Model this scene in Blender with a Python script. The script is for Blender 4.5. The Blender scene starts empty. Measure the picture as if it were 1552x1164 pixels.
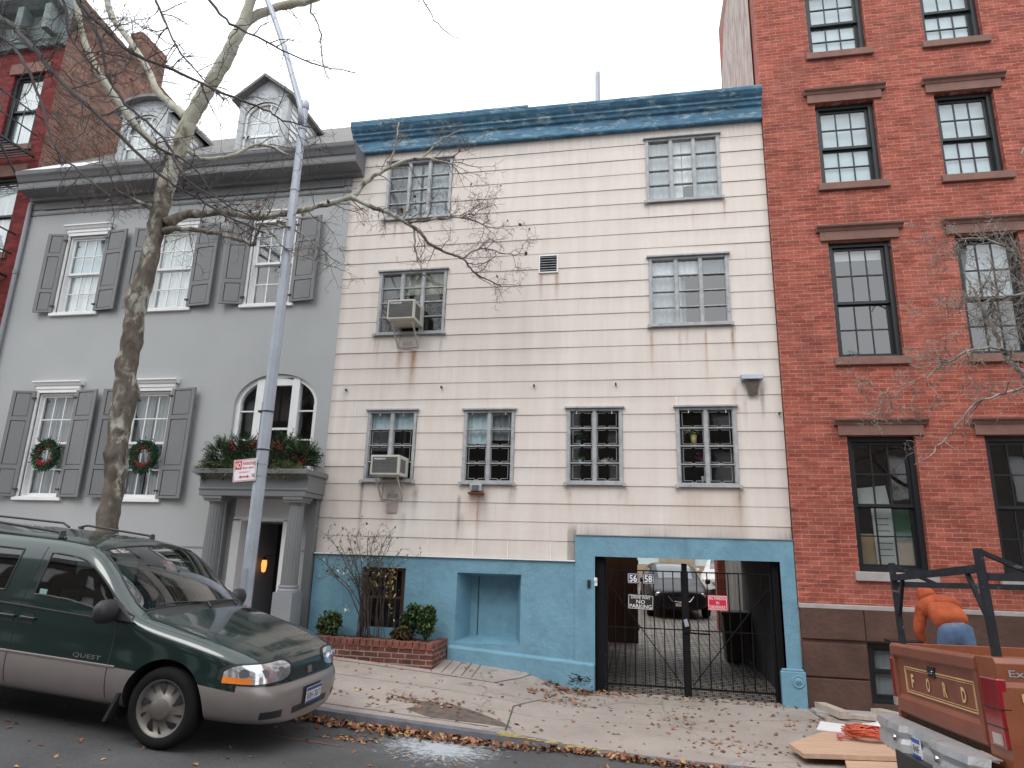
import bpy, bmesh, math, random
from mathutils import Vector, Matrix
from mathutils.bvhtree import BVHTree
C = bpy.context.scene.collection
R = math.radians
rng = random.Random(7)
# ------------------------------------------------------------------ camera frame
F = 1003.66; CX, CY = 776.0, 582.0; D = 10.8
RX = Vector((0.9824111, -0.01832995, -0.18582906))
RY = Vector((0.18455901, 0.24665491, 0.95136708))
RZ = Vector((0.02839714, -0.96893001, 0.24569947))
def at(px, py, Y):
    """world point on the plane y=Y seen at a photo pixel (used to take measurements off the photo)"""
    c = Vector((px-CX, py-CY, F)); r = Vector((RX.dot(c), RY.dot(c), RZ.dot(c)))
    p = r*((Y+D)/r.y); return Vector((p.x, Y, p.z))
cam = bpy.data.cameras.new('camera'); co = bpy.data.objects.new('camera', cam); C.objects.link(co)
cam.sensor_width = 36; cam.lens = F/1552*36; cam.clip_end = 500; cam.clip_start = .05
m = Matrix(((RX.x, -RX.y, -RX.z, 0), (RY.x, -RY.y, -RY.z, -D), (RZ.x, -RZ.y, -RZ.z, 0), (0, 0, 0, 1)))
co.matrix_world = m
bpy.context.scene.camera = co
# ------------------------------------------------------------------ mesh builder
ORG = {}
class MB:
    def __init__(s): s.v = []; s.f = []; s.mi = []; s.col = []
    def add(s, vs, fs, mi=0, col=None):
        b = len(s.v); s.v += [tuple(v) for v in vs]
        for f in fs: s.f.append([b+i for i in f]); s.mi.append(mi)
        if col is not None: s.col += [col]*len(vs)
        return s
    def quad(s, a, b, c, d, mi=0, col=None): return s.add([a, b, c, d], [(0, 1, 2, 3)], mi, col)
    def box(s, x0, x1, y0, y1, z0, z1, mi=0):
        if x0 > x1: x0, x1 = x1, x0
        if y0 > y1: y0, y1 = y1, y0
        if z0 > z1: z0, z1 = z1, z0
        v = [(x0,y0,z0),(x1,y0,z0),(x1,y1,z0),(x0,y1,z0),(x0,y0,z1),(x1,y0,z1),(x1,y1,z1),(x0,y1,z1)]
        return s.add(v, [(0,3,2,1),(4,5,6,7),(0,1,5,4),(1,2,6,5),(2,3,7,6),(3,0,4,7)], mi)
    def bar(s, a, b, w, h=None, up=(0,0,1), mi=0):
        h = h or w; a = Vector(a); b = Vector(b); d = (b-a).normalized(); u = Vector(up)
        if abs(d.dot(u)) > .95: u = Vector((0, 1, 0))
        x = d.cross(u).normalized(); y = x.cross(d)
        vs = [p + x*sx*w/2 + y*sy*h/2 for p in (a, b) for sx, sy in ((-1,-1),(1,-1),(1,1),(-1,1))]
        return s.add(vs, [(3,2,1,0),(4,5,6,7),(0,1,5,4),(1,2,6,5),(2,3,7,6),(3,0,4,7)], mi)
    def prism(s, poly, axis, a, b, mi=0):
        """extrude polygon (two coords) along axis from a to b"""
        n = len(poly)
        def P(p, t): return (t, p[0], p[1]) if axis == 'x' else ((p[0], t, p[1]) if axis == 'y' else (p[0], p[1], t))
        vs = [P(p, a) for p in poly]+[P(p, b) for p in poly]
        return s.add(vs, [tuple(range(n))[::-1], tuple(range(n, 2*n))]+[(i, (i+1) % n, n+(i+1) % n, n+i) for i in range(n)], mi)
    def tube(s, pts, rad, n=6, mi=0, cap=True, col=None):
        pts = [Vector(p) for p in pts]; k = len(pts)
        if not hasattr(rad, '__len__'): rad = [rad]*k
        t = (pts[1]-pts[0]).normalized(); u = t.orthogonal().normalized(); vs = []
        for i, p in enumerate(pts):
            t = (pts[min(i+1, k-1)]-pts[max(i-1, 0)])
            if t.length < 1e-9: t = Vector((0, 0, 1))
            t.normalize(); u = (u-t*u.dot(t))
            if u.length < 1e-6: u = t.orthogonal()
            u.normalize(); w = t.cross(u)
            for j in range(n):
                a = 2*math.pi*j/n; vs.append(p+(u*math.cos(a)+w*math.sin(a))*rad[i])
        fs = [(i*n+j, i*n+(j+1) % n, (i+1)*n+(j+1) % n, (i+1)*n+j) for i in range(k-1) for j in range(n)]
        if cap: fs += [tuple(range(n))[::-1], tuple((k-1)*n+j for j in range(n))]
        return s.add(vs, fs, mi, col)
    def lathe(s, prof, c, axis='z', n=24, mi=0):
        vs = []
        for r, h in prof:
            for j in range(n):
                a = 2*math.pi*j/n; p, q = r*math.cos(a), r*math.sin(a)
                vs.append((c[0]+p, c[1]+q, c[2]+h) if axis == 'z' else ((c[0]+p, c[1]+h, c[2]+q) if axis == 'y' else (c[0]+h, c[1]+p, c[2]+q)))
        k = len(prof)
        return s.add(vs, [(i*n+j, i*n+(j+1) % n, (i+1)*n+(j+1) % n, (i+1)*n+j) for i in range(k-1) for j in range(n)], mi)
    def build(s, name, mats, parent=None, smooth=False, bevel=0, local=False, loc=None):
        me = bpy.data.meshes.new(name)
        o0 = Vector((0, 0, 0))
        if parent is not None and not local: o0 = ORG.get(parent.name, Vector((0, 0, 0)))
        if loc is not None: o0 = Vector(loc)
        me.from_pydata([tuple(Vector(v)-o0) for v in s.v], [], s.f)
        if not isinstance(mats, (list, tuple)): mats = [mats]
        for mm in mats: me.materials.append(mm)
        if len(mats) > 1:
            for p, i in zip(me.polygons, s.mi): p.material_index = i
        if s.col and len(s.col) == len(s.v):
            a = me.color_attributes.new('tint', 'FLOAT_COLOR', 'POINT')
            for i, c in enumerate(s.col): a.data[i].color = (c[0], c[1], c[2], 1)
        bm = bmesh.new(); bm.from_mesh(me); bmesh.ops.recalc_face_normals(bm, faces=bm.faces); bm.to_mesh(me); bm.free()
        if smooth:
            for p in me.polygons: p.use_smooth = True
        o = bpy.data.objects.new(name, me); C.objects.link(o)
        if parent is not None:
            o.parent = parent; ORG[o.name] = o0
        elif loc is not None: o.location = loc; ORG[o.name] = Vector(loc)
        if bevel:
            b = o.modifiers.new('bevel', 'BEVEL'); b.width = bevel; b.segments = 2; b.limit_method = 'ANGLE'
        return o
def tag(o, label=None, cat=None, group=None, kind=None):
    if label: o['label'] = label
    if cat: o['category'] = cat
    if group: o['group'] = group
    if kind: o['kind'] = kind
    return o
def empty(name, loc, label=None, cat=None, group=None, rot=None):
    o = bpy.data.objects.new(name, None); C.objects.link(o); o.location = loc; o.empty_display_size = .2
    if rot: o.rotation_euler = rot
    ORG[o.name] = Vector(loc)
    return tag(o, label, cat, group)
def struct(o): o['kind'] = 'structure'; return o
# ------------------------------------------------------------------ materials
def nt(name):
    mt = bpy.data.materials.new(name); mt.use_nodes = True; n = mt.node_tree; n.nodes.clear()
    out = n.nodes.new('ShaderNodeOutputMaterial'); b = n.nodes.new('ShaderNodeBsdfPrincipled')
    n.links.new(b.outputs[0], out.inputs[0]); return mt, n, b
def node(n, t, **k):
    d = n.nodes.new('ShaderNode'+t)
    for a, v in k.items():
        if a.startswith('i_'):
            key = a[2:]; key = int(key) if key.isdigit() else key.replace('_', ' ')
            d.inputs[key].default_value = v
        else: setattr(d, a, v)
    return d
def lk(n, a, b): n.links.new(a, b)
def mixc(n, fac, a, b, mode='MIX'):
    d = n.nodes.new('ShaderNodeMix'); d.data_type = 'RGBA'; d.blend_type = mode
    for s, x in ((0, fac), (6, a), (7, b)):
        if hasattr(x, 'is_linked') or hasattr(x, 'links'): n.links.new(x, d.inputs[s])
        else: d.inputs[s].default_value = x if s == 0 else (*x[:3], 1)
    return d.outputs[2]
def math_(n, op, a, b=None, clamp=False):
    d = n.nodes.new('ShaderNodeMath'); d.operation = op; d.use_clamp = clamp
    for i, x in enumerate((a, b)):
        if x is None: continue
        if hasattr(x, 'links'): n.links.new(x, d.inputs[i])
        else: d.inputs[i].default_value = x
    return d.outputs[0]
def noise(n, scale, detail=5, rough=.6, sc=(1, 1, 1), world=True, dist=0):
    g = node(n, 'NewGeometry') if world else node(n, 'TexCoord')
    mp = node(n, 'Mapping'); mp.inputs['Scale'].default_value = sc
    lk(n, g.outputs['Position' if world else 'Object'], mp.inputs[0])
    t = node(n, 'TexNoise'); t.inputs['Scale'].default_value = scale; t.inputs['Detail'].default_value = detail
    t.inputs['Roughness'].default_value = rough; t.inputs['Distortion'].default_value = dist
    lk(n, mp.outputs[0], t.inputs['Vector']); return t.outputs[0]
def ramp(n, v, lo, hi):
    d = node(n, 'MapRange'); d.inputs[1].default_value = lo; d.inputs[2].default_value = hi; d.clamp = True
    lk(n, v, d.inputs[0]); return d.outputs[0]
def sc_(c, k): return tuple(min(1, x*k) for x in c[:3])
def M(name, col, rough=.6, metal=0, var=.18, scale=4, bump=0, bscale=60, col2=None, fine=.1, world=True, sc=(1, 1, 1), spec=.5, coat=0, dirt=None, dlo=.55, dhi=.75):
    mt, n, b = nt(name)
    a = noise(n, scale, 5, .6, sc, world)
    c = mixc(n, ramp(n, a, .3, .7), sc_(col, 1-var), col2 or sc_(col, 1+var))
    if fine:
        f2 = noise(n, scale*14+20, 3, .7, (1, 1, 1), world)
        c = mixc(n, fine, c, f2, 'OVERLAY')
    if dirt:
        d = noise(n, scale*.7+1.3, 8, .7, sc, world, .6); c = mixc(n, ramp(n, d, dlo, dhi), c, dirt)
    lk(n, c, b.inputs['Base Color'])
    b.inputs['Roughness'].default_value = rough; b.inputs['Metallic'].default_value = metal
    b.inputs['Specular IOR Level'].default_value = spec; b.inputs['Coat Weight'].default_value = coat
    b.inputs['Coat Roughness'].default_value = .06
    if bump:
        t = noise(n, bscale, 4, .6, (1, 1, 1), world); bp = node(n, 'Bump'); bp.inputs['Strength'].default_value = bump
        bp.inputs['Distance'].default_value = .02; lk(n, t, bp.inputs['Height']); lk(n, bp.outputs[0], b.inputs['Normal'])
    return mt
def brick_mat(name, c1, c2, mortar, bw=.215, rh=.0636, ms=.005, horiz=False, grime=(.06, .04, .035), gl=.55, gh=.8, rough=.85, patch=None):
    mt, n, b = nt(name)
    g = node(n, 'NewGeometry'); sp = node(n, 'SeparateXYZ'); lk(n, g.outputs['Position'], sp.inputs[0])
    sn = node(n, 'SeparateXYZ'); lk(n, g.outputs['True Normal'], sn.inputs[0])
    side = math_(n, 'GREATER_THAN', math_(n, 'ABSOLUTE', sn.outputs[0]), .7)
    d = n.nodes.new('ShaderNodeMix'); lk(n, side, d.inputs[0]); lk(n, sp.outputs[0], d.inputs[2]); lk(n, sp.outputs[1], d.inputs[3])
    cb = node(n, 'CombineXYZ'); lk(n, d.outputs[0], cb.inputs[0]); lk(n, sp.outputs[1 if horiz else 2], cb.inputs[1])
    jit = noise(n, 9, 2); j2 = math_(n, 'MULTIPLY', math_(n, 'SUBTRACT', jit, .5), .012)
    va = node(n, 'VectorMath'); va.operation = 'ADD'; cj = node(n, 'CombineXYZ'); lk(n, j2, cj.inputs[0]); lk(n, j2, cj.inputs[1])
    lk(n, cb.outputs[0], va.inputs[0]); lk(n, cj.outputs[0], va.inputs[1])
    t = node(n, 'TexBrick'); lk(n, va.outputs[0], t.inputs['Vector'])
    t.inputs['Color1'].default_value = (*c1, 1); t.inputs['Color2'].default_value = (*c2, 1); t.inputs['Mortar'].default_value = (*mortar, 1)
    t.inputs['Scale'].default_value = 1; t.inputs['Mortar Size'].default_value = ms; t.inputs['Mortar Smooth'].default_value = .3
    t.inputs['Brick Width'].default_value = bw; t.inputs['Row Height'].default_value = rh; t.inputs['Bias'].default_value = -.1
    c = t.outputs[0]
    big = noise(n, .8, 6, .65); c = mixc(n, ramp(n, big, gl, gh), c, mixc(n, .6, c, grime))
    cellv = node(n, 'TexVoronoi'); cellv.inputs['Scale'].default_value = 1; cm = node(n, 'VectorMath'); cm.operation = 'MULTIPLY'; cm.inputs[1].default_value = (1/bw, 1/rh, 1); lk(n, cb.outputs[0], cm.inputs[0]); lk(n, cm.outputs[0], cellv.inputs['Vector'])
    vsep = node(n, 'SeparateColor'); lk(n, cellv.outputs['Color'], vsep.inputs[0]); vg = node(n, 'CombineColor'); [lk(n, vsep.outputs[0], vg.inputs[i_]) for i_ in range(3)]; c = mixc(n, .35, c, vg.outputs[0], 'SOFT_LIGHT'); c = mixc(n, math_(n, 'MULTIPLY', ramp(n, noise(n, 1, 6, .65, (4, 4, .45)), .5, .85), .45), c, grime)
    if patch: c = mixc(n, ramp(n, noise(n, 1.7, 5, .6), .5, .75), c, mixc(n, .5, c, patch))
    c = mixc(n, .3, c, noise(n, 40, 3, .7), 'OVERLAY')
    lk(n, c, b.inputs['Base Color']); b.inputs['Roughness'].default_value = rough; b.inputs['Specular IOR Level'].default_value = .25
    bp = node(n, 'Bump'); bp.inputs['Strength'].default_value = .6; bp.inputs['Distance'].default_value = .008; bp.invert = True
    lk(n, t.outputs['Fac'], bp.inputs['Height']); lk(n, bp.outputs[0], b.inputs['Normal'])
    return mt
def glass_mat(name, tint=(.9, .95, .95), refl=1.0, trans=.95, rough=.02):
    mt, n, b = nt(name); n.nodes.remove(b); out = [x for x in n.nodes if x.type == 'OUTPUT_MATERIAL'][0]
    tr = node(n, 'BsdfTransparent'); tr.inputs[0].default_value = (*sc_(tint, trans), 1)
    gl = node(n, 'BsdfGlossy'); gl.inputs['Roughness'].default_value = rough
    nz = noise(n, 1.2, 2); bp = node(n, 'Bump'); bp.inputs['Strength'].default_value = .12; bp.inputs['Distance'].default_value = .02
    lk(n, nz, bp.inputs['Height']); lk(n, bp.outputs[0], gl.inputs['Normal'])
    fr = node(n, 'LayerWeight'); fr.inputs[0].default_value = .5
    k = math_(n, 'MULTIPLY', math_(n, 'ADD', math_(n, 'MULTIPLY', math_(n, 'POWER', fr.outputs['Facing'], 4.5), .9), .05), refl*1.7, True)
    mx = node(n, 'MixShader'); lk(n, k, mx.inputs[0]); lk(n, tr.outputs[0], mx.inputs[1]); lk(n, gl.outputs[0], mx.inputs[2])
    lk(n, mx.outputs[0], out.inputs[0]); return mt
def attr_mat(name, rough=.8, mul=1.0):
    mt, n, b = nt(name); a = node(n, 'Attribute'); a.attribute_name = 'tint'
    c = mixc(n, .35, a.outputs['Color'], noise(n, 30, 3), 'OVERLAY')
    lk(n, c, b.inputs['Base Color']); b.inputs['Roughness'].default_value = rough; b.inputs['Specular IOR Level'].default_value = .2
    return mt

m_brick = brick_mat('red_brick', (.37, .092, .062), (.25, .066, .05), (.42, .23, .18), patch=(.34, .13, .10))
m_brick_dark = brick_mat('dark_red_paint_brick', (.19, .03, .03), (.15, .024, .024), (.15, .03, .03), ms=.004)
m_brick_old = brick_mat('old_side_brick', (.27, .115, .075), (.11, .048, .038), (.27, .2, .17), gl=.42, gh=.75, ms=.009, patch=(.28, .22, .18))
m_brick_pl = brick_mat('planter_brick', (.17, .055, .04), (.08, .035, .03), (.26, .21, .18), rh=.075, ms=.009)
m_cobble = brick_mat('cobbles', (.38, .34, .30), (.25, .22, .19), (.03, .027, .024), bw=.23, rh=.12, ms=.022, horiz=True, rough=.6)
m_gray = M('grey_stucco', (.385, .395, .40), .75, var=.05, scale=.7, bump=.15, bscale=40, fine=.08)
m_gray_dk = M('grey_trim_paint', (.17, .173, .178), .55, var=.06, scale=1.2, fine=.05)
m_gray_md = M('grey_stone_paint', (.24, .25, .27), .65, var=.08, scale=1.2, fine=.08)
m_white = M('white_paint', (.78, .78, .78), .5, var=.04, fine=.04)
m_slate = M('slate_shingle', (.17, .165, .16), .85, var=.25, scale=5, sc=(1, 1, 6), dirt=(.28, .26, .24))
m_blue = M('blue_paint', (.155, .315, .41), .6, var=.07, scale=1.4, fine=.16, bump=.6, bscale=9, dirt=(.10, .20, .26), dlo=.48, dhi=.8)
m_corn = M('weathered_blue_cornice', (.06, .17, .27), .6, var=.4, scale=4, sc=(1, 1, 3), dirt=(.34, .44, .48), dlo=.52, dhi=.66, bump=.3)
m_alu = M('weathered_window_frame', (.36, .37, .38), .5, metal=0, var=.2, scale=9, dirt=(.16, .15, .15), dlo=.58, dhi=.72)
m_dark = M('near_black_shade', (.02, .02, .022), .9, fine=0)  # near-black colour stands for shade: unlit rooms, reveals, lap undersides
m_black = M('black_metal', (.018, .018, .02), .45, fine=0)
m_blackframe = M('black_window_paint', (.016, .018, .022), .35, fine=0, var=.1)
m_brown = M('brownstone', (.21, .11, .088), .8, var=.15, scale=5, bump=.3, bscale=30)
m_brown_dk = M('brownstone_base', (.085, .042, .032), .8, var=.3, scale=2.5, bump=.6, bscale=16)
m_stone = M('light_stone', (.36, .34, .33), .8, var=.15, scale=5)
m_glass = glass_mat('window_glass')
m_glass_b = glass_mat('window_glass_bright', refl=2.2)
m_glass_car = glass_mat('car_glass', (.45, .55, .5), 1.5, .55)
m_curtain = M('white_curtain', (.88, .89, .92), .9, var=.12, scale=2, sc=(14, 1, .6), fine=.05)
m_shade = M('window_shade', (.60, .72, .76), .9, var=.04, fine=0)
m_shade_y = M('cream_roller_shade', (.52, .50, .42), .9, var=.05, fine=0)
m_asphalt = M('asphalt', (.075, .074, .076), .85, var=.25, scale=1.1, bump=.5, bscale=90, fine=.5, dirt=(.09, .085, .08), dlo=.5, dhi=.9)
m_kerb = M('kerb_stone', (.13, .13, .15), .8, var=.25, scale=6, fine=.3, bump=.3)
m_soil = M('soil', (.05, .035, .028), .95, var=.3, scale=15, bump=.8)
m_green = attr_mat('leaf_green'); m_leaf = attr_mat('dead_leaf')
m_red = M('red_berries', (.35, .02, .02), .5, fine=0)
m_galv = M('galvanised_steel', (.36, .39, .44), .45, metal=.3, var=.1, scale=5, fine=.12)
m_tan = M('tan_stucco', (.42, .33, .24), .9)
m_wood = M('plywood', (.50, .33, .23), .7, var=.15, scale=3, sc=(1, 8, 1), fine=.15)
m_wood_lt = M('pale_lumber', (.45, .38, .32), .75, var=.15, scale=3, sc=(8, 1, 1))
m_brownwood = M('brown_wood_boards', (.09, .045, .03), .75, var=.3, scale=3, sc=(6, 6, .5))
m_rust = M('rust', (.30, .10, .05), .9, var=.4, scale=20)
m_acbeige = M('air_conditioner_beige', (.50, .48, .42), .55, var=.06, dirt=(.36, .33, .27))
m_acgrey = M('air_conditioner_grille', (.10, .10, .10), .7, fine=0)
m_signw = M('sign_white', (.78, .76, .77), .45, var=.04, fine=0)
m_signr = M('sign_red', (.62, .02, .05), .45, var=.05, fine=0)
m_signk = M('sign_black', (.02, .022, .02), .4, var=.1, fine=0)
m_navy = M('sign_navy', (.02, .025, .07), .4, fine=0)
# sidewalk
def sidewalk_mat():
    mt, n, b = nt('sidewalk_concrete')
    c = mixc(n, ramp(n, noise(n, .9, 7, .65), .3, .7), (.27, .225, .20), (.39, .335, .30))
    c = mixc(n, ramp(n, noise(n, 2.2, 8, .7, (1, 1, 1), True, .8), .57, .72), c, (.19, .16, .14))
    c = mixc(n, .35, c, noise(n, 60, 4, .75), 'OVERLAY')
    v = node(n, 'TexVoronoi'); v.feature = 'DISTANCE_TO_EDGE'; v.inputs['Scale'].default_value = .3
    g = node(n, 'NewGeometry'); ns = node(n, 'TexNoise'); ns.inputs['Scale'].default_value = 1.4; lk(n, g.outputs['Position'], ns.inputs[0])
    mx = mixc(n, .22, g.outputs['Position'], ns.outputs['Color'], 'LINEAR_LIGHT'); lk(n, mx, v.inputs['Vector'])
    crack = ramp(n, v.outputs['Distance'], 0, .006); c = mixc(n, crack, mixc(n, .35, c, (.07, .055, .05)), c)
    lk(n, c, b.inputs['Base Color']); b.inputs['Roughness'].default_value = .8
    bp = node(n, 'Bump'); bp.inputs['Strength'].default_value = .4; bp.inputs['Distance'].default_value = .01
    lk(n, noise(n, 45, 5, .7), bp.inputs['Height']); lk(n, bp.outputs[0], b.inputs['Normal']); return mt
m_walk = sidewalk_mat()
def siding_mat():
    mt, n, b = nt('aged_white_siding')
    c = mixc(n, ramp(n, noise(n, 1, 6, .6, (5, 1, .5)), .3, .75), (.65, .575, .525), (.735, .67, .625))
    c = mixc(n, ramp(n, noise(n, .5, 5, .6), .35, .7), mixc(n, .12, c, (.50, .44, .38)), c)
    a = node(n, 'Attribute'); a.attribute_name = 'tint'; s = node(n, 'SeparateXYZ'); lk(n, a.outputs['Vector'], s.inputs[0])
    br = noise(n, 1, 6, .7, (22, 1, 1.6)); k = ramp(n, br, .25, .65)
    def mk(ch, col, c): return mixc(n, math_(n, 'MULTIPLY', s.outputs[ch], math_(n, 'ADD', math_(n, 'MULTIPLY', k, .8), .35), True), c, col)
    c = mk(0, (.33, .15, .075), c); c = mk(1, (.13, .12, .11), c)
    c = mixc(n, s.outputs[2], c, (.78, .77, .74))
    gy = ramp(n, noise(n, 1, 4, .6, (3, 1, 1.2)), .58, .9); c = mixc(n, math_(n, 'MULTIPLY', gy, .5), c, (.55, .53, .53))
    c = mixc(n, .12, c, noise(n, 50, 3, .7), 'OVERLAY')
    lk(n, c, b.inputs['Base Color']); b.inputs['Roughness'].default_value = .6; b.inputs['Specular IOR Level'].default_value = .3; return mt
m_siding = siding_mat()
# ------------------------------------------------------------------ text
def text(s, w, h, fn, mat, parent, name='lettering', bold=.0, local=False):
    cu = bpy.data.curves.new('t', 'FONT'); cu.body = s; cu.offset = bold; cu.resolution_u = 3
    o = bpy.data.objects.new('t', cu); C.objects.link(o)
    dg = bpy.context.evaluated_depsgraph_get(); me = bpy.data.meshes.new_from_object(o.evaluated_get(dg))
    vs = [v.co.copy() for v in me.vertices]; fs = [tuple(p.vertices) for p in me.polygons]
    bpy.data.objects.remove(o); bpy.data.curves.remove(cu); bpy.data.meshes.remove(me)
    x0 = min(v.x for v in vs); x1 = max(v.x for v in vs); y0 = min(v.y for v in vs); y1 = max(v.y for v in vs)
    mb = MB(); mb.add([fn((v.x-x0)/(x1-x0)*w, (v.y-y0)/(y1-y0)*h) for v in vs], fs)
    return mb.build(name, mat, parent, local=local)
# ------------------------------------------------------------------ facade helper
def cells(x0, x1, z0, z1, holes):
    xs = sorted({x0, x1, *[h[0] for h in holes if x0 < h[0] < x1], *[h[1] for h in holes if x0 < h[1] < x1]})
    zs = sorted({z0, z1, *[h[2] for h in holes if z0 < h[2] < z1], *[h[3] for h in holes if z0 < h[3] < z1]})
    for i in range(len(xs)-1):
        for j in range(len(zs)-1):
            cx, cz = (xs[i]+xs[i+1])/2, (zs[j]+zs[j+1])/2
            if not any(h[0] < cx < h[1] and h[2] < cz < h[3] for h in holes): yield xs[i], xs[i+1], zs[j], zs[j+1]
def facade(mb, x0, x1, z0, z1, y, holes, reveal=.15, mi=0, rmi=None):
    for a, b, c, d in cells(x0, x1, z0, z1, holes): mb.quad((a, y, c), (b, y, c), (b, y, d), (a, y, d), mi)
    for h in holes:
        a, b, c, d = h[:4]; r = y+(h[4] if len(h) > 4 else reveal); k = mi if rmi is None else rmi
        if c > z0: mb.quad((a, y, c), (b, y, c), (b, r, c), (a, r, c), k)
        mb.quad((a, y, d), (b, y, d), (b, r, d), (a, r, d), k)
        mb.quad((a, y, c), (a, y, d), (a, r, d), (a, r, c), k); mb.quad((b, y, c), (b, y, d), (b, r, d), (b, r, c), k)
def shell(mb, x0, x1, y0, y1, z0, z1, mi=0, bottom=False, left=True, right=True, back=True, top=True):
    if left: mb.quad((x0, y0, z0), (x0, y1, z0), (x0, y1, z1), (x0, y0, z1), mi)
    if right: mb.quad((x1, y0, z0), (x1, y1, z0), (x1, y1, z1), (x1, y0, z1), mi)
    if back: mb.quad((x0, y1, z0), (x1, y1, z0), (x1, y1, z1), (x0, y1, z1), mi)
    if top: mb.quad((x0, y0, z1), (x1, y0, z1), (x1, y1, z1), (x0, y1, z1), mi)

# ================================================================== GROUND
def lerp(t, a, b): return a+(b-a)*t
def pw(x, pts):
    if x <= pts[0][0]: return pts[0][1]+(x-pts[0][0])*(pts[1][1]-pts[0][1])/(pts[1][0]-pts[0][0])
    for (a, za), (b, zb) in zip(pts, pts[1:]):
        if x <= b: return lerp((x-a)/(b-a), za, zb)
    return pts[-1][1]
ZF = [(-16, -.85), (-4.84, -1.53), (-2.9, -1.655), (-1.75, -1.76), (-1.2, -1.96), (-.75, -2.0), (2.3, -2.0), (12, -2.35)]
ZK = [(-16, -1.03), (-3.68, -1.80), (-2.11, -1.885), (-1.23, -1.93), (-.7, -1.98), (.16, -2.03), (2, -2.06), (12, -2.45)]
KH = [(-16, .10), (-1.6, .10), (-.6, .025), (3, .025), (3.8, .1), (12, .1)]
def zwalk(x, y): return lerp(min(1, max(0, -y/3.0)), pw(x, ZF), pw(x, ZK))
def zroad(x, y):
    d = -3.12-y
    return pw(x, ZK)-pw(x, KH)+min(.09, max(0, .045*d))
def sheet(name, xs, ys, fz, mat):
    mb = MB(); nx, ny = len(xs), len(ys)
    mb.add([(x, y, fz(x, y)) for y in ys for x in xs], [(j*nx+i, j*nx+i+1, (j+1)*nx+i+1, (j+1)*nx+i) for j in range(ny-1) for i in range(nx-1)])
    return mb.build(name, mat, smooth=True)
def fr(a, b, s):
    k = max(1, round((b-a)/s)); return [a+(b-a)*i/k for i in range(k+1)]
XS = [-60, -30]+fr(-16, 12, .25)+[30, 60]
struct(sheet('sidewalk', XS, fr(-3.0, .02, .25), zwalk, m_walk))
struct(sheet('road', XS, fr(-16, -3.1, .4), zroad, m_asphalt))
mb = MB()
for a, b in zip(XS, XS[1:]):
    za, zb = pw(a, ZK), pw(b, ZK); ra, rb = zroad(a, -3.1)-.05, zroad(b, -3.1)-.05
    mb.quad((a, -3.0, za), (b, -3.0, zb), (b, -3.13, zb), (a, -3.13, za)); mb.quad((a, -3.13, za), (b, -3.13, zb), (b, -3.15, rb), (a, -3.15, ra))
struct(mb.build('kerb', m_kerb))
struct(sheet('ground', [-300, 300], [-300, 300], lambda x, y: -3.2, m_asphalt))
# yellow paint remains on the kerb lip
mb = MB()
for i in range(60):
    x = rng.uniform(-1.55, .2); y = rng.uniform(-3.12, -3.02); s = rng.uniform(.015, .05)*(1-(x+1.55)/2.4)
    z = pw(x, ZK)+.004; mb.add([(x+s*math.cos(a)*rng.uniform(1, 3), max(-3.128, min(-3.0, y+s*math.sin(a))), z) for a in (0, 1.2, 2.4, 3.6, 4.9)], [(0, 1, 2, 3, 4)])
struct(mb.build('yellow_kerb_paint', M('worn_yellow_paint', (.38, .30, .10), .8, var=.4, scale=20)))
# driveway cobbles behind the gate
def zdrive(x, y): return -2.0+.028*max(0, y)
struct(sheet('driveway', fr(-6, 8, 1), fr(.02, 30, 1), zdrive, m_cobble))
# joints and broken patch of the pavement
m_joint = M('pavement_joint', (.07, .06, .055), .9, var=.3)
mb = MB()
def strip(pts, w, lift=.004):
    for (xa, ya), (xb, yb) in zip(pts, pts[1:]):
        k = max(1, int(math.hypot(xb-xa, yb-ya)/.2))
        for i in range(k):
            p = (lerp(i/k, xa, xb), lerp(i/k, ya, yb)); q = (lerp((i+1)/k, xa, xb), lerp((i+1)/k, ya, yb))
            d = Vector((q[0]-p[0], q[1]-p[1], 0)).normalized(); nrm = Vector((-d.y, d.x, 0))*w/2*rng.uniform(.6, 1.3)
            mb.quad(*[(a[0]+s*nrm.x, a[1]+s*nrm.y, zwalk(a[0], a[1])+lift) for a, s in ((p, 1), (q, 1), (q, -1), (p, -1))])
strip([(-5.6, -.95), (-4.2, -.97), (-2.8, -.98), (-1.9, -.98)], .018)
for x in (-2.9, -2.75, -2.6, -2.45): strip([(x, -.05), (x+.05, -.9)], .012)
strip([(-1.65, -.02), (-1.75, -.5), (-2.05, -.98)], .02); strip([(-1.15, -.3), (-1.3, -1.1), (-1.6, -1.9), (-1.5, -2.9)], .018)
strip([(2.25, -.1), (2.35, -1.0), (2.3, -3)], .015); strip([(-6.2, -3), (-6.1, -.1)], .012); strip([(-8, -1.6), (-4, -1.65), (-1.5, -1.7)], .008)
strip([(-9, -2.86), (-4, -2.86), (-1.7, -2.87)], .012)
struct(mb.build('pavement_joints', m_joint))
mb = MB(); pl = [(-3.2, -2.15), (-2.75, -2.3), (-2.35, -2.22), (-1.95, -2.4), (-1.6, -2.62), (-1.45, -2.78), (-1.9, -2.8), (-2.4, -2.83), (-2.75, -2.66), (-2.65, -2.45)]
mb.add([(x, y, zwalk(x, y)+.004) for x, y in pl], [tuple(range(len(pl)))])
struct(mb.build('pavement_dirt_patch', M('damp_dirt', (.12, .09, .075), .9, var=.4, scale=9)))
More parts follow.
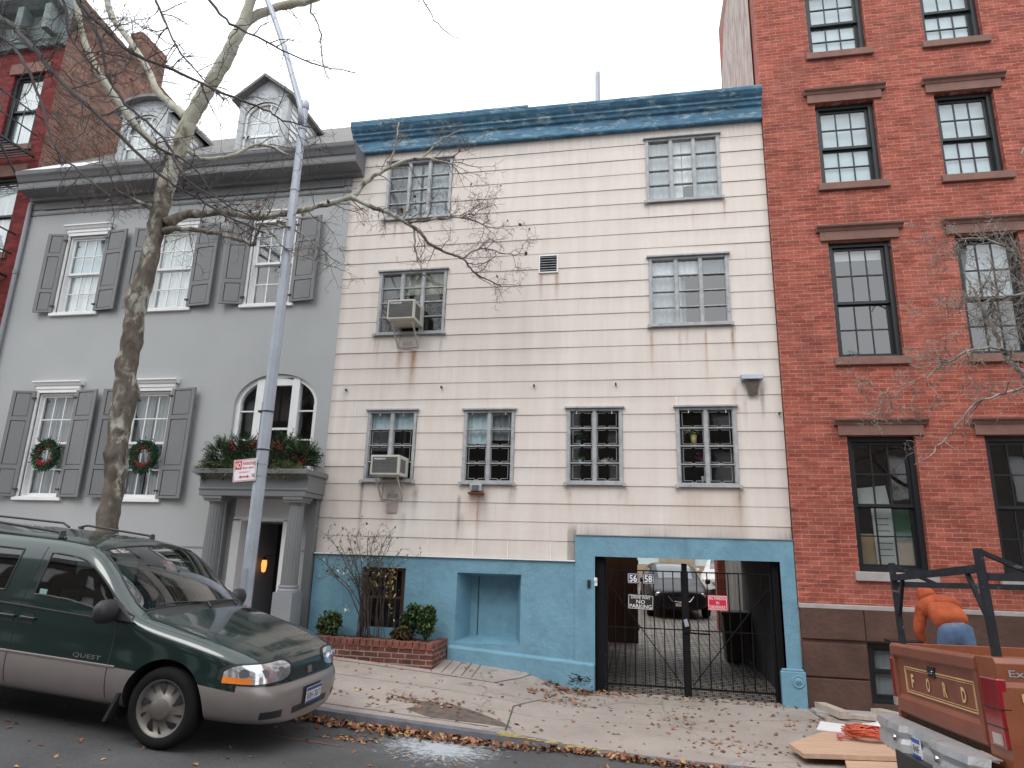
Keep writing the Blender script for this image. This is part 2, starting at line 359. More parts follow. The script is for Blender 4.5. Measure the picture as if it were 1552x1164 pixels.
# splash of white paint/plaster on the road
def splash_mat():
    mt, n, b = nt('dried_white_splash'); out = [x for x in n.nodes if x.type == 'OUTPUT_MATERIAL'][0]
    b.inputs['Base Color'].default_value = (.50, .53, .56, 1); b.inputs['Roughness'].default_value = .8
    tr = node(n, 'BsdfTransparent'); mx = node(n, 'MixShader'); g = node(n, 'TexCoord'); sp = node(n, 'SeparateXYZ'); lk(n, g.outputs['Object'], sp.inputs[0])
    x, y = sp.outputs[0], sp.outputs[1]
    r = math_(n, 'SQRT', math_(n, 'ADD', math_(n, 'MULTIPLY', x, x), math_(n, 'MULTIPLY', y, y)))
    an = math_(n, 'ARCTAN2', y, x); cb = node(n, 'CombineXYZ'); lk(n, math_(n, 'MULTIPLY', an, 7.0), cb.inputs[0]); lk(n, math_(n, 'MULTIPLY', r, 1.5), cb.inputs[1])
    t = node(n, 'TexNoise'); t.inputs['Scale'].default_value = 2.2; t.inputs['Detail'].default_value = 7; t.inputs['Roughness'].default_value = .7; lk(n, cb.outputs[0], t.inputs[0])
    t2 = noise(n, 14, 6, .75)
    v = math_(n, 'SUBTRACT', math_(n, 'ADD', math_(n, 'MULTIPLY', t.outputs[0], 1.15), math_(n, 'MULTIPLY', t2, 1.25)), math_(n, 'MULTIPLY', r, .85))
    k = math_(n, 'MULTIPLY', ramp(n, v, .68, 1.05), .8)
    lk(n, k, mx.inputs[0]); lk(n, tr.outputs[0], mx.inputs[1]); lk(n, b.outputs[0], mx.inputs[2]); lk(n, mx.outputs[0], out.inputs[0]); return mt
mb = MB(); cxs, cys = -2.05, -3.55
g = [(x, y) for y in fr(-4.7, -3.16, .15) for x in fr(-3.6, -.3, .3)]; nx = len(fr(-3.6, -.3, .3)); ny = len(fr(-4.7, -3.16, .15))
mb.add([(x, y, zroad(x, y)+.005) for x, y in g], [(j*nx+i, j*nx+i+1, (j+1)*nx+i+1, (j+1)*nx+i) for j in range(ny-1) for i in range(nx-1)])
o = mb.build('white_splash', splash_mat(), loc=(cxs, cys, 0)); struct(o)
mb = MB()
mb.add([(x, y, zroad(x, y)+.004) for x, y in ((-3.75, -4.0), (-3.1, -4.02), (-2.85, -4.08), (-3.1, -4.06), (-3.75, -4.05))], [(0, 1, 2, 3, 4)])
struct(mb.build('orange_road_mark', M('orange_mark_paint', (.20, .09, .07), .85, var=.3, scale=20)))
# fallen leaves
LC = [(.24, .10, .05), (.33, .17, .09), (.16, .07, .04), (.38, .24, .12), (.12, .06, .045), (.30, .14, .08)]
def leaf(mb, p, s, col, tilt=.35, up=None):
    a = rng.uniform(0, 6.28); u = Vector((math.cos(a), math.sin(a), rng.uniform(-tilt, tilt))); w = Vector((-math.sin(a), math.cos(a), rng.uniform(-tilt, tilt)))
    c = Vector(p)+Vector((0, 0, s*.25)); k = rng.uniform(.5, .9)
    pts = [c-u*s, c-u*s*.1+w*s*k, c+u*s*.5+w*s*.35, c+u*s*1.1, c+u*s*.4-w*s*.4, c-u*s*.2-w*s*k]
    pts[1].z += rng.uniform(0, s*.5); pts[3].z += rng.uniform(0, s*.4)
    f = rng.uniform(.7, 1.3); mb.add(pts, [(0, 1, 2, 5), (2, 3, 4, 5)], 0, sc_(col, f))
mb = MB()
for i in range(400):
    x = rng.uniform(-5.5, 4); y = rng.uniform(-2.95, -.05)
    if x < -2.9 and y > -.75: continue
    leaf(mb, (x, y, zwalk(x, y)), rng.uniform(.014, .036), rng.choice(LC))
for cx, cy, sx, sy, k in ((-.95, -.2, .28, .12, 260), (.9, -2.2, .35, .3, 40), (-1.2, -.9, .35, .25, 90), (.4, -1.4, .3, .25, 30), (-2.6, -2.3, .5, .12, 70), (2.25, -1.2, .3, .3, 40), (.0, -.1, .8, .06, 60), (1.3, -.12, .6, .05, 40)):
    for i in range(k):
        x = rng.gauss(cx, sx); y = min(-.02, rng.gauss(cy, sy))
        if y < -2.95: continue
        leaf(mb, (x, y, zwalk(x, y)+rng.uniform(0, .04 if k > 200 else .01)), rng.uniform(.018, .04), rng.choice(LC))
tag(mb.build('fallen_leaves', m_leaf), 'brown fallen leaves scattered over the pink sidewalk', 'leaves', kind='stuff')
mb = MB()
for i in range(1500):
    x = rng.uniform(-6, 3.0) if i % 4 else rng.uniform(-4, -1.8); y = -3.16-abs(rng.gauss(0, .11 if x < -1 else .07))
    leaf(mb, (x, y, zroad(x, y)+rng.uniform(0, .04)), rng.uniform(.018, .042), rng.choice(LC), .8)
for i in range(300):
    x = rng.uniform(-6.5, 3); y = rng.uniform(-6, -3.2); leaf(mb, (x, y, zroad(x, y)), rng.uniform(.012, .032), rng.choice(LC))
for i in range(70):
    x = rng.gauss(-2.95, .16); y = rng.gauss(-3.75, .07); leaf(mb, (x, y, zroad(x, y)), rng.uniform(.012, .03), rng.choice(LC))
tag(mb.build('gutter_leaves', m_leaf), 'drift of dry leaves along the kerb and on the asphalt', 'leaves', kind='stuff')

#@@PART2
# ================================================================== WINDOWS
def sash(parent, x0, x1, z0, z1, y, mat, cols=3, rows=2, casing=0, depth=.12, glass=None, curtain=None, mun=.018, fr_=.05, sill=None, head=None, mid=None, drop=0, label=None):
    """double-hung window: casing, stiles, two sashes, muntins; children: pane, curtain, sill, lintel"""
    mb = MB(); zm = mid or (z0+z1)/2; yi = y+depth
    if casing:
        c = casing; p = y-.035
        mb.box(x0-c, x0, p, yi, z0, z1); mb.box(x1, x1+c, p, yi, z0, z1); mb.box(x0-c, x1+c, p+.002, yi, z1, z1+c)
    f = fr_
    mb.box(x0, x0+f, yi-.05, yi+.08, z0, z1); mb.box(x1-f, x1, yi-.05, yi+.08, z0, z1); mb.box(x0+f, x1-f, yi-.048, yi+.08, z1-f, z1); mb.box(x0+f, x1-f, yi-.052, yi+.08, z0, z0+f*.8)
    a, b = x0+f, x1-f; s = .042
    for (c, d, yy) in ((zm, z1-f, yi), (z0+f*.8, zm+s*.6, yi+.045)):
        mb.box(a, a+s, yy, yy+.035, c, d); mb.box(b-s, b, yy, yy+.035, c, d)
        mb.box(a+s, b-s, yy+.001, yy+.034, c, c+s*1.1); mb.box(a+s, b-s, yy+.001, yy+.034, d-s, d)
        if cols:
            for i in range(1, cols):
                xx = lerp(i/cols, a+s, b-s); mb.box(xx-mun/2, xx+mun/2, yy+.006, yy+.03, c+s*1.1, d-s)
            for j in range(1, rows):
                zz = lerp(j/rows, c+s, d-s); mb.box(a+s, b-s, yy+.004, yy+.031, zz-mun/2, zz+mun/2)
    w = mb.build('window', mat, parent); tag(w, label)
    g = MB()
    g.quad((a+s, yi+.017, zm+s), (b-s, yi+.017, zm+s), (b-s, yi+.019, z1-f-s), (a+s, yi+.019, z1-f-s))
    g.quad((a+s, yi+.062, z0+f*.8+s), (b-s, yi+.062, z0+f*.8+s), (b-s, yi+.064, zm-s*.5), (a+s, yi+.064, zm-s*.5))
    g.build('pane', glass or m_glass, w)
    if curtain:
        for kind, c0, c1, u0, u1, mt in curtain:      # fractions of height / width
            zz0, zz1 = lerp(c0, z0+f, z1-f), lerp(c1, z0+f, z1-f); xa, xb = lerp(u0, a, b), lerp(u1, a, b); mb = MB()
            yy = yi+(.115 if kind == 'curtain' else .10)
            if kind == 'curtain':
                k = max(8, int((xb-xa)*60)); pts = [(lerp(i/k, xa, xb), yy+.018*math.sin(i*1.3)+.006*math.sin(i*.37)) for i in range(k+1)]
                for p, q in zip(pts, pts[1:]): mb.quad((p[0], p[1], zz0), (q[0], q[1], zz0), (q[0], q[1], zz1), (p[0], p[1], zz1))
                mb.build('curtain', mt, w, smooth=True)
            else:
                mb.box(xa, xb, yy, yy+.004, zz0, zz1).build('window_shade', mt, w)
    mb = MB(); mb.box(x0-.3, x1+.3, yi+.9, yi+.92, z0-.4, z1+.3); mb.build('unlit_room_sheet', m_dark, w)  # near-black sheet paints the unlit room behind the panes
    if sill:
        sw, sh, sp, sm = sill; MB().box(x0-sw, x1+sw, y-sp, yi-.05, z0-sh, z0-.002).build('sill', sm, w, bevel=.006)
    return w
def awning(parent, x0, x1, z0, z1, cols, grille, fills, glass=None):
    """aluminium awning window with four panes high; fills: list of (col, frac0, frac1, mat)"""
    mb = MB(); y = -.03; f = .05; yi = .03
    mb.box(x0, x0+f, y, yi+.06, z0, z1); mb.box(x1-f, x1, y, yi+.06, z0, z1); mb.box(x0+f, x1-f, y+.004, yi+.06, z1-f*.8, z1); mb.box(x0+f, x1-f, y+.004, yi+.06, z0, z0+f*.8)
    a, b, c, d = x0+f, x1-f, z0+f*.8, z1-f*.8; xs = [lerp(i/cols, a, b) for i in range(cols+1)]
    for i in range(1, cols): mb.box(xs[i]-.026, xs[i]+.026, y+.008, yi+.05, c, d)
    zs = [lerp(j/4, c, d) for j in range(5)]
    for i in range(cols):
        l, r = xs[i]+(.026 if i else 0), xs[i+1]-(.026 if i < cols-1 else 0)
        for j in range(1, 4): mb.box(l, r, y+.02, yi+.02, zs[j]-.009, zs[j]+.009)
        for j in range(4): mb.box(l, l+.012, y+.026, yi, zs[j]+.009, zs[j+1]-.009); mb.box(r-.012, r, y+.026, yi, zs[j]+.009, zs[j+1]-.009)
    w = mb.build('window', m_alu, parent)
    g = MB()
    for i in range(cols):
        for j in range(4):
            t = rng.uniform(-.006, .006); g.quad((xs[i], yi+.0+t, zs[j]), (xs[i+1], yi+.0+t, zs[j]), (xs[i+1], yi-t, zs[j+1]), (xs[i], yi-t, zs[j+1]))
    g.build('pane', glass or m_glass, w)
    MB().box(x0-.035, x1+.035, -.075, .0, z1+.002, z1+.028).build('head_flashing', m_alu, w)
    MB().box(x0-.035, x1+.03, -.07, -.031, z0-.03, z0+.012).box(x0-.045, x0+.01, -.085, -.03, z0-.045, z0-.0, ).box(x1-.01, x1+.04, -.085, -.03, z0-.045, z0-.0).build('sill', m_alu, w)
    if grille:
        mb = MB(); yy = .075
        for i in range(cols):
            l, r = xs[i]+.05, xs[i+1]-.05
            for j in range(4):
                if (i, j) in grille: continue
                b_, t_ = zs[j]+.035, zs[j+1]-.035; xm = (l+r)/2; n_ = .03; h_ = .022
                pts = [(l, b_), (xm-n_, b_), (xm-n_, b_-h_), (xm+n_, b_-h_), (xm+n_, b_), (r, b_), (r, t_), (xm+n_, t_), (xm+n_, t_+h_), (xm-n_, t_+h_), (xm-n_, t_), (l, t_), (l, b_)]
                for p, q in zip(pts, pts[1:]): mb.bar((p[0], yy-.06, p[1]), (q[0], yy-.06, q[1]), .006)
        mb.build('window_grille', m_alu, w)
    for col, f0, f1, mt in fills:
        l, r = (xs[int(col)], xs[int(col)+1]) if not isinstance(col, tuple) else (lerp(col[0], a, b), lerp(col[1], a, b))
        p = MB(); zz0, zz1 = lerp(f0, c, d), lerp(f1, c, d)
        k = max(4, int((r-l)*50))
        for i in range(k):
            u, v = lerp(i/k, l, r), lerp((i+1)/k, l, r); o1, o2 = .01*math.sin(i*1.1), .01*math.sin((i+1)*1.1)
            p.quad((u, .105+o1, zz0), (v, .105+o2, zz0), (v, .105+o2, zz1), (u, .105+o1, zz1))
        p.build('curtain', mt, w, smooth=True)
    MB().box(x0-.2, x1+.2, 1.1, 1.12, z0-.3, z1+.3).build('unlit_room_sheet', m_dark, w)  # dark sheet in place of a dim room
    return w
# ================================================================== WHITE SIDING HOUSE
H = empty('siding_house', (-1.6, 0, -1.9), 'three storey house clad in stained white siding above a sky blue painted base', 'house')
UP = [(-4.68, -3.38, 6.06, 7.28), (.22, 1.50, 6.06, 7.30), (-4.66, -3.37, 3.76, 4.97), (.23, 1.54, 3.75, 4.98)]
LO = [(-4.67, -3.77, 1.12, 2.34), (-2.92, -2.04, 1.10, 2.33), (-1.16, -.25, 1.11, 2.34), (.60, 1.53, 1.09, 2.34)]
VENT = (-1.66, -1.36, 4.82, 5.12)
X0, X1 = -5.41, 2.235
wins = UP+LO+[VENT]
RUST = [(-4.18, 3.45, .5, .05, 1), (-3.92, 3.45, .75, .06, 1.3), (-2.62, .85, .95, .025, 1), (-2.72, .9, .5, .10, .6), (-4.15, .7, .5, .10, .6), (.25, 3.7, .8, .03, .8), (1.55, 3.7, .7, .03, .9), (1.12, 3.6, .9, .02, .8), (.7, 3.65, .5, .02, .6),
        (-1.64, 4.75, .45, .03, .9), (-1.36, 4.75, .45, .03, 1), (1.5, 1.0, .9, .10, .5), (.8, 1.0, .8, .2, .3), (1.2, .8, .6, .25, .25), (1.68, 2.5, .5, .02, .7), (1.53, 2.62, .3, .03, .6), (-4.6, 3.7, .6, .02, .6), (-.2, 1.05, .3, .03, .5), (-1.1, 1.05, .4, .03, .5), (-4.3, 5.95, .25, .04, .6),(-4.45,5.95,.3,.02,1),(1.53, 6.0, .4, .02, .8),(.25,6.0,.3,.02,.5),(1.0,5.9,.3,.02,.5)]
GRIME = [(-4.68, 1.08, 1.1, .03, 1), (-3.72, 1.0, .6, .05, .8), (-3.42, 3.7, .35, .025, 1), (-4.66, 3.7, .3, .02, .8), (-2.55, 1.0, .6, .1, 1), (-2.95, .85, .7, .03, 1), (-2.9, .6, .5, .06, .5), (-2.08, 1.0, .3, .03, .7), (1.95, 2.6, .5, .022, 1.4), (-4.15, 1.0, .5, .12, .6), (1.52, 1.0, .5, .02, 1.1), (.82, 3.7, .3, .015, 1), (1.55, 3.7, .35, .015, 1), (-5.15, 2.8, .25, .03, .8), (-3.52, 5.95, .25, .03, .8), (-2.02, .95, .3, .03, .5), (-1.14, 1.05, .2, .04, .8), (-.3, 1.05, .2, .04, .8), (-3.9,.6,.5,.05,.5)]
def stain(x, z, L):
    v = 0
    for sx, sz, ln, w, k in L:
        if z < sz and z > sz-ln*1.15: v += k*math.exp(-((x-sx)/w)**2)*max(0, 1-(sz-z)/(ln*1.15))
    return v
def siding():
    mb = MB(); h = .2935; z0 = -.105; T = .009
    n = int((7.62-z0)/h)+1; seams = {}
    lint = (-1.01, X1+.01, -1, .285)
    for k in range(n):
        za, zb = z0+k*h, min(7.62, z0+(k+1)*h)
        hs = wins+[lint]
        zs = sorted({za, za+h*.15, za+h*.5, zb, *[v for q in hs for v in (q[2], q[3]) if za < v < zb]})
        zs = [z for z in zs if z <= zb]
        xs = fr(X0, X1, .03); xs = sorted(set(xs) | {v for q in hs for v in (q[0], q[1]) if X0 < v < X1})
        wob = [rng.uniform(-.004, .004) for _ in range(60)]
        def d(x, z):
            i = (x-X0)/1.2; j = int(i); return -(T*(zb-z)/(zb-za)+.004)-lerp(i-j, wob[j], wob[j+1])*(1-(z-za)/h)
        def tint(x, z):
            r = stain(x, z, RUST); g = stain(x, z, GRIME)
            dz = (z-za)/h
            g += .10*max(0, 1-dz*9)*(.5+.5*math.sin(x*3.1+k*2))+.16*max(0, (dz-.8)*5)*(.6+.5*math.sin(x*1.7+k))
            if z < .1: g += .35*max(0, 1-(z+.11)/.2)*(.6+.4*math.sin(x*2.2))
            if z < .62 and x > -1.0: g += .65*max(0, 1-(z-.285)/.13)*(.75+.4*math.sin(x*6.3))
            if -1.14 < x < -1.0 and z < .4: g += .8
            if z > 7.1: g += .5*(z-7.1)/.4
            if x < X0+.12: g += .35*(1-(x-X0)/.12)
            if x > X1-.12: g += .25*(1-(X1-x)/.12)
            # green/pale washed area under the left air conditioner
            b = .0
            for ax, az, rr in ((-3.6, .6, .35), (-4.6, 1.9, .3), (-4.0, .2, .4), (-2.6, .3, .25)): b += .25*max(0, 1-((x-ax)**2+(z-az)**2)/rr**2)
            return (min(1, r*.95), min(1, g*.85), min(.7, b))
        for i in range(len(xs)-1):
            a, b = xs[i], xs[i+1]; cx = (a+b)/2
            for j in range(len(zs)-1):
                c, e = zs[j], zs[j+1]; cz = (c+e)/2
                if any(q[0] < cx < q[1] and q[2] < cz < q[3] for q in hs): continue
                vs = [(a, d(a, c), c), (b, d(b, c), c), (b, d(b, e), e), (a, d(a, e), e)]
                bi = len(mb.v); mb.v += vs; mb.f.append([bi, bi+1, bi+2, bi+3]); mb.mi.append(0); mb.col += [tint(v[0], v[2]) for v in vs]
                if j == 0:
                    bi = len(mb.v); mb.v += [vs[0], vs[1], (b, .004, za-.001), (a, .004, za-.001)]; mb.f.append([bi, bi+1, bi+2, bi+3]); mb.mi.append(1); mb.col += [(0, 1, 0)]*4  # black underside draws the shadow line below each course
    for q in wins:
        a, b, c, e = q
        for p in (((a, -.03, c), (b, -.03, c), (b, .2, c), (a, .2, c)), ((a, -.03, e), (b, -.03, e), (b, .2, e), (a, .2, e)), ((a, -.03, c), (a, -.03, e), (a, .2, e), (a, .2, c)), ((b, -.03, c), (b, -.03, e), (b, .2, e), (b, .2, c))): mb.quad(*p, mi=1, col=(0, 1, 0))
    return mb.build('siding', [m_siding, m_dark], H)
siding()
# faint butt joints between the siding boards, a few of them freshly caulked
mb = MB()
for (x, k) in [(-4.92, 8), (-4.45, 8.2), (-4.02, 8.2), (-2.78, 8.2), (-2.2, 8.2), (-1.0, 8.2), (-.42, 8.2), (.8, 8.2), (1.38, 8.2), (-3.45, 0), (-2.68, 0), (-2.1, 0), (-1.4, 0), (.62, 8.0)]:
    za = -.105+int(k)*.2935; h = .2935; l0, l1 = (0.05, .98) if k == int(k) else (.02, .30)
    if k != int(k) : za += .0; l0, l1 = .02+.0, .2
    MB().quad((x-.006, -.019+.009*l0, za+h*l0), (x+.006, -.019+.009*l0, za+h*l0), (x+.006, -.019+.009*l1, za+h*l1), (x-.006, -.019+.009*l1, za+h*l1)).build('caulk_line', m_white, H)
m_bj = M('joint_line', (.40, .36, .33), .9)  # thin darker line along each butt joint
for i in range(32):
    x = rng.uniform(X0+.3, X1-.3); k = rng.randrange(0, 25); za = -.105+k*.2935
    if any(q[0]-.1 < x < q[1]+.1 and q[2]-.3 < za+.14 < q[3]+.3 for q in wins) or (x > -1.2 and za < .3): continue
    MB().quad((x-.0015, -.0195, za+.02), (x+.0015, -.0195, za+.02), (x+.0015, -.0105, za+.28), (x-.0015, -.0105, za+.28)).build('board_joint', m_bj, H)
# blue base
LT = .285
def blue_base():
    mb = MB(); yb = -.045
    holes = [(-4.53, -3.78, -1.25, -.31, .14), (-2.91, -1.86, -1.40, -.345, .01), (-.70, 2.03, -2.3, -.03, .3)]
    facade(mb, X0+.002, -1.01, -2.3, -.115, yb, holes, .1); facade(mb, -1.01, X1, -2.3, LT, yb-.012, [holes[2]], .1)
    mb.quad((X0, yb, -.115), (-1.01, yb, -.115), (-1.01, .01, -.115), (X0, .01, -.115)); mb.quad((-1.01, yb-.012, LT), (X1, yb-.012, LT), (X1, .01, LT), (-1.01, .01, LT))
    mb.quad((-1.01, yb-.012, -.115), (-1.01, .01, -.115), (-1.01, .01, LT), (-1.01, yb-.012, LT))
    # niche: splayed reveals
    a, b, c, d = -2.91, -1.86, -1.40, -.345; ia, ib, ic, id_ = -2.78, -2.0, -1.34, -.40; yr = .42; y0 = yb+.01
    for p in (((a, y0, c), (b, y0, c), (ib, yr, ic), (ia, yr, ic)), ((a, y0, d), (b, y0, d), (ib, yr, id_), (ia, yr, id_)), ((a, y0, c), (a, y0, d), (ia, yr, id_), (ia, yr, ic)), ((b, y0, c), (b, y0, d), (ib, yr, id_), (ib, yr, ic)), ((ia, yr, ic), (ib, yr, ic), (ib, yr, id_), (ia, yr, id_))): mb.quad(*p)
    # lower plinth, sloping with the pavement
    for (x0, z0, x1, z1) in ((-3.0, -1.44, -.71, -1.585),):
        mb.add([(x0, yb-.06, -2.3), (x1, yb-.06, -2.3), (x1, yb-.06, z1-.03), (x0, yb-.06, z0-.03), (x0, yb, z0), (x1, yb, z1), (x1, yb, -2.3), (x0, yb, -2.3)], [(0, 1, 2, 3), (3, 2, 5, 4), (1, 6, 5, 2), (0, 3, 4, 7)])
    mb.box(2.03-.1, X1+.03, -.14, -.05, -2.3, -1.53); mb.box(2.03-.08, X1+.01, -.125, -.05, -1.53, -1.50)
    return mb.build('base_wall', m_blue, H, bevel=.012)
blue_base()
MB().box(X0, -1.012, -.085, -.02, -.118, -.098).build('drip_strip', m_white, H)
MB().box(-1.01, X1, -.075, -.02, LT, LT+.012).build('lintel_cap', m_gray_md, H)
# niche door seam, flaked patch at the bottom right of the base, square vent block
MB().box(-2.655, -2.645, .408, .42, -1.33, -.41).build('niche_seam', m_black, H)
mb = MB()
for i in range(120):
    x = -1.04+rng.gauss(.15, .11); z = -1.82+rng.gauss(0, .045)
    if not -1.1 < x < -.72: continue
    s = rng.uniform(.003, .012); mb.add([(x+s*2*math.cos(q), -.1075, z+s*math.sin(q)) for q in (0, 1.3, 2.5, 3.8, 5)], [(0, 1, 2, 3, 4)])
tag(mb.build('flaked_paint', M('bare_render', (.075, .095, .11), .9, var=.4, scale=30), H), kind='stuff')
# basement window with iron bars
mb = MB()
for x in (-4.5, -3.81): mb.box(x-.03, x+.03, .02, .08, -1.25, -.31)
mb.box(-4.47, -3.84, .022, .08, -.36, -.31).box(-4.47, -3.84, .022, .08, -.80, -.765)
for i in range(7): mb.box(-4.45+i*.1, -4.44+i*.1, -.01, .005, -1.25, -.31)
bw = mb.build('window', m_brownwood, H); MB().quad((-4.5, .06, -1.25), (-3.8, .06, -1.25), (-3.8, .06, -.31), (-4.5, .06, -.31)).build('pane', m_glass, bw)
MB().box(-4.7, -3.6, .3, .31, -1.4, -.2).build('unlit_room_sheet', m_dark, bw)  # unlit basement room painted as a black sheet
# windows
A = m_shade
dk = M('grey_drape', (.24, .25, .27), .9, var=.15, sc=(10, 1, .5)); lg = M('pale_grey_drape', (.50, .54, .58), .9, var=.15, sc=(9, 1, .4)); m_beige = M('beige_blind', (.48, .46, .38), .9)
awning(H, *UP[0], 3, None, [(0, 0, 1, dk), ((.33, .5), 0, 1, lg), ((.54, 1), 0, 1, lg)])
awning(H, *UP[1], 3, None, [(0, 0, 1, lg), ((.34, .49), .25, 1, m_curtain), ((.5, .66), .25, 1, m_curtain), ((.34, .5), 0, .25, m_curtain), (2, 0, 1, lg)], m_glass_b)
awning(H, *UP[2], 3, None, [(0, .62, 1, dk), (1, .66, 1, m_beige), (2, .66, 1, m_beige), ((0, .06), 0, .6, dk)])
awning(H, *UP[3], 3, None, [(0, 0, .76, lg), (0, .76, 1, m_curtain), (1, .76, 1, m_curtain), ((.34, .40), 0, .76, m_curtain), ((.39, .46), 0, .7, dk), (2, .78, 1, dk)], m_glass_b)
awning(H, *LO[0], 2, {(0, 3), (1, 3), (1, 0)}, [(0, .76, 1, A), (1, .76, 1, A)])
awning(H, *LO[1], 2, {(0, 3)}, [(0, .55, 1, A), (1, .6, 1, dk)])
awning(H, *LO[2], 2, {9}, [])
awning(H, *LO[3], 2, {9}, [])
# louvred vent
v = MB(); a, b, c, d = VENT
v.box(a-.02, a, -.04, .05, c-.02, d+.02).box(b, b+.02, -.04, .05, c-.02, d+.02).box(a, b, -.04, .05, d, d+.02).box(a, b, -.04, .05, c-.02, c); vt = v.build('wall_vent', m_white, H)
v = MB()
for i in range(6): z = c+.03+i*.048; v.add([(a, -.03, z), (b, -.03, z), (b, .02, z+.03), (a, .02, z+.03), (a, -.03, z+.008), (b, -.03, z+.008), (b, .02, z+.038), (a, .02, z+.038)], [(0, 1, 2, 3), (4, 5, 6, 7), (0, 1, 5, 4), (1, 2, 6, 5), (2, 3, 7, 6), (3, 0, 4, 7)])
v.build('louvre', m_alu, vt); MB().box(a, b, .06, .07, c, d).build('vent_back', m_dark, vt)
# exhaust hood (top right) and boiler flue under the second window
v = MB(); v.prism([(-.02, 2.87), (-.15, 2.84), (-.16, 2.76), (-.02, 2.76)], 'x', 1.63, 1.96); hd = v.build('exhaust_hood', m_galv, H, bevel=.01)
MB().add([(1.69, -.05, 2.75), (1.9, -.05, 2.75), (1.87, -.05, 2.52), (1.73, -.05, 2.52), (1.69, -.12, 2.75), (1.9, -.12, 2.75), (1.87, -.07, 2.52), (1.73, -.07, 2.52)], [(0, 1, 2, 3), (7, 6, 5, 4), (0, 4, 5, 1), (1, 5, 6, 2), (2, 6, 7, 3), (3, 7, 4, 0)]).build('duct_outlet', M('sooty_metal', (.12, .10, .08), .8, var=.4, scale=12), hd)
fl = MB().box(-2.75, -2.55, -.12, -.02, .95, 1.07).build('boiler_flue', m_galv, H, bevel=.008)
MB().box(-2.705, -2.595, -.135, -.121, .965, 1.05).build('flue_grille', m_acgrey, fl); MB().prism([(-.14, .93), (-.02, .95), (-.02, .90)], 'x', -2.78, -2.52).build('rusty_tray', m_rust, fl)
# small iron pins on the wall
mb = MB()
for x, z in ((-5.12, 2.72), (-3.35, 2.74), (-1.72, 2.74), (-.35, 2.74), (2.18, 2.22)): MB().box(x-.012, x+.012, -.075, -.02, z-.015, z+.02).build('wall_pin', m_black, H)
# cornice: rusted sheet metal frieze with crown moulding
prof = [(.0, 7.50), (-.10, 7.50), (-.11, 7.53), (-.10, 7.55), (-.10, 7.73), (-.15, 7.75), (-.17, 7.80), (-.21, 7.82), (-.21, 7.86), (-.26, 7.89), (-.31, 7.95), (-.32, 7.99), (-.32, 8.01), (.0, 8.03)]
MB().prism(prof, 'x', X0+.0, X1-.0).build('cornice', m_corn, H, bevel=.004)
MB().box(X0, -1.9, -.325, .05, 8.015, 8.055).build('cornice_flashing', m_corn, H)
mb = MB(); mb.add([(1.62, -.2, 8.03), (X1, -.2, 8.03), (X1, .3, 8.34), (1.62, .3, 8.25), (1.62, .6, 8.0), (X1, .6, 8.0)], [(0, 1, 2, 3), (3, 2, 5, 4)])
mb.box(X0, X1, .02, .3, 7.6, 8.02); mb.build('parapet', m_white, H)
# shell, roof, passage
mb = MB(); shell(mb, X0, X1-.005, .02, 4.05, .05, 7.9, back=True); mb.quad((X0, 4.05, -2.2), (-.72, 4.05, -2.2), (-.72, 4.05, .05), (X0, 4.05, .05)); mb.quad((X0, .02, -2.2), (X0, 4.05, -2.2), (X0, 4.05, .05), (X0, .02, .05))
mb.build('shell', m_tan, H)
mb = MB(); mb.box(-.80, -.715, .26, 4.05, -2.2, -.02); mb.box(2.04, 2.13, .26, 4.05, -2.2, -.02); mb.box(-.8, 2.13, .26, 4.05, -.03, .05)
mb.build('passage_wall', M('dark_passage_paint', (.055, .06, .07), .8, var=.3, scale=2), H)
vp = MB().tube([(-.75, 2, 8.0), (-.75, 2, 10.5)], .055, 10).build('vent_pipe', m_galv, H, smooth=False)
# things on the inside sills of the two right windows
def pot(x, z, r, h, mat, plant=None, label='', cat='', kind='flower_pot', y=.14):
    t = empty(kind, (x, y, z), label, cat)
    MB().lathe([(0, 0), (r*.7, 0), (r, h), (r*.85, h), (r*.6, h*.3)], (x, y, z), n=14).build('pot', mat, t, smooth=True)
    if plant:
        mb = MB()
        for i in range(plant[1]):
            p = (x+rng.gauss(0, r*1.1), y+rng.gauss(0, .02), z+h+abs(rng.gauss(0, plant[2]))); leaf(mb, p, rng.uniform(.015, .03), plant[0], 1)
        mb.build('flowers' if plant[0][0] > .3 else 'leaves', m_green, t)
    return t
H['note_'] = 0; del H['note_']
m_yel = M('yellow_ceramic', (.62, .52, .22), .4, fine=0)
pot(.88, 1.76, .055, .16, m_yel, ((.25, .3, .10), 40, .05), 'tall yellow vase of greenery on the upper shelf inside the barred right window', 'vase', 'vase')
pot(1.02, 1.47, .05, .05, m_black, ((.45, .03, .25), 26, .04), 'dark pot of magenta flowers on the middle shelf of the right window', 'flower pot')
pot(1.0, 1.13, .03, .12, M('clear_bottle', (.35, .38, .42), .2), None, 'small pale bottle on the sill at the foot of the right window', 'bottle', 'bottle')
pot(-.55, 1.45, .07, .05, m_wood_lt, ((.4, .35, .28), 20, .02), 'pale shallow bowl of dried flowers on a shelf of the third ground window', 'bowl', 'bowl')
pot(-.98, 1.76, .05, .07, m_acgrey, ((.04, .10, .04), 40, .06), 'grey pot with green plant behind the grille of the third ground window', 'flower pot')
pot(-.95, 1.45, .035, .06, M('grey_tin', (.3, .36, .4), .4), ((.1, .2, .05), 14, .02), 'small grey tin with trailing green leaves on the middle shelf', 'tin', 'tin')
for (x0, x1, z, n_) in ((.66, 1.05, 1.745, 0), (.66, 1.05, 1.46, 0), (-1.1, -.72, 1.44, 0), (-.68, -.31, 1.44, 0), (-1.1, -.72, 1.75, 0)):
    MB().box(x0, x1, .1, .2, z-.012, z).build('inner_shelf', m_glass, H)
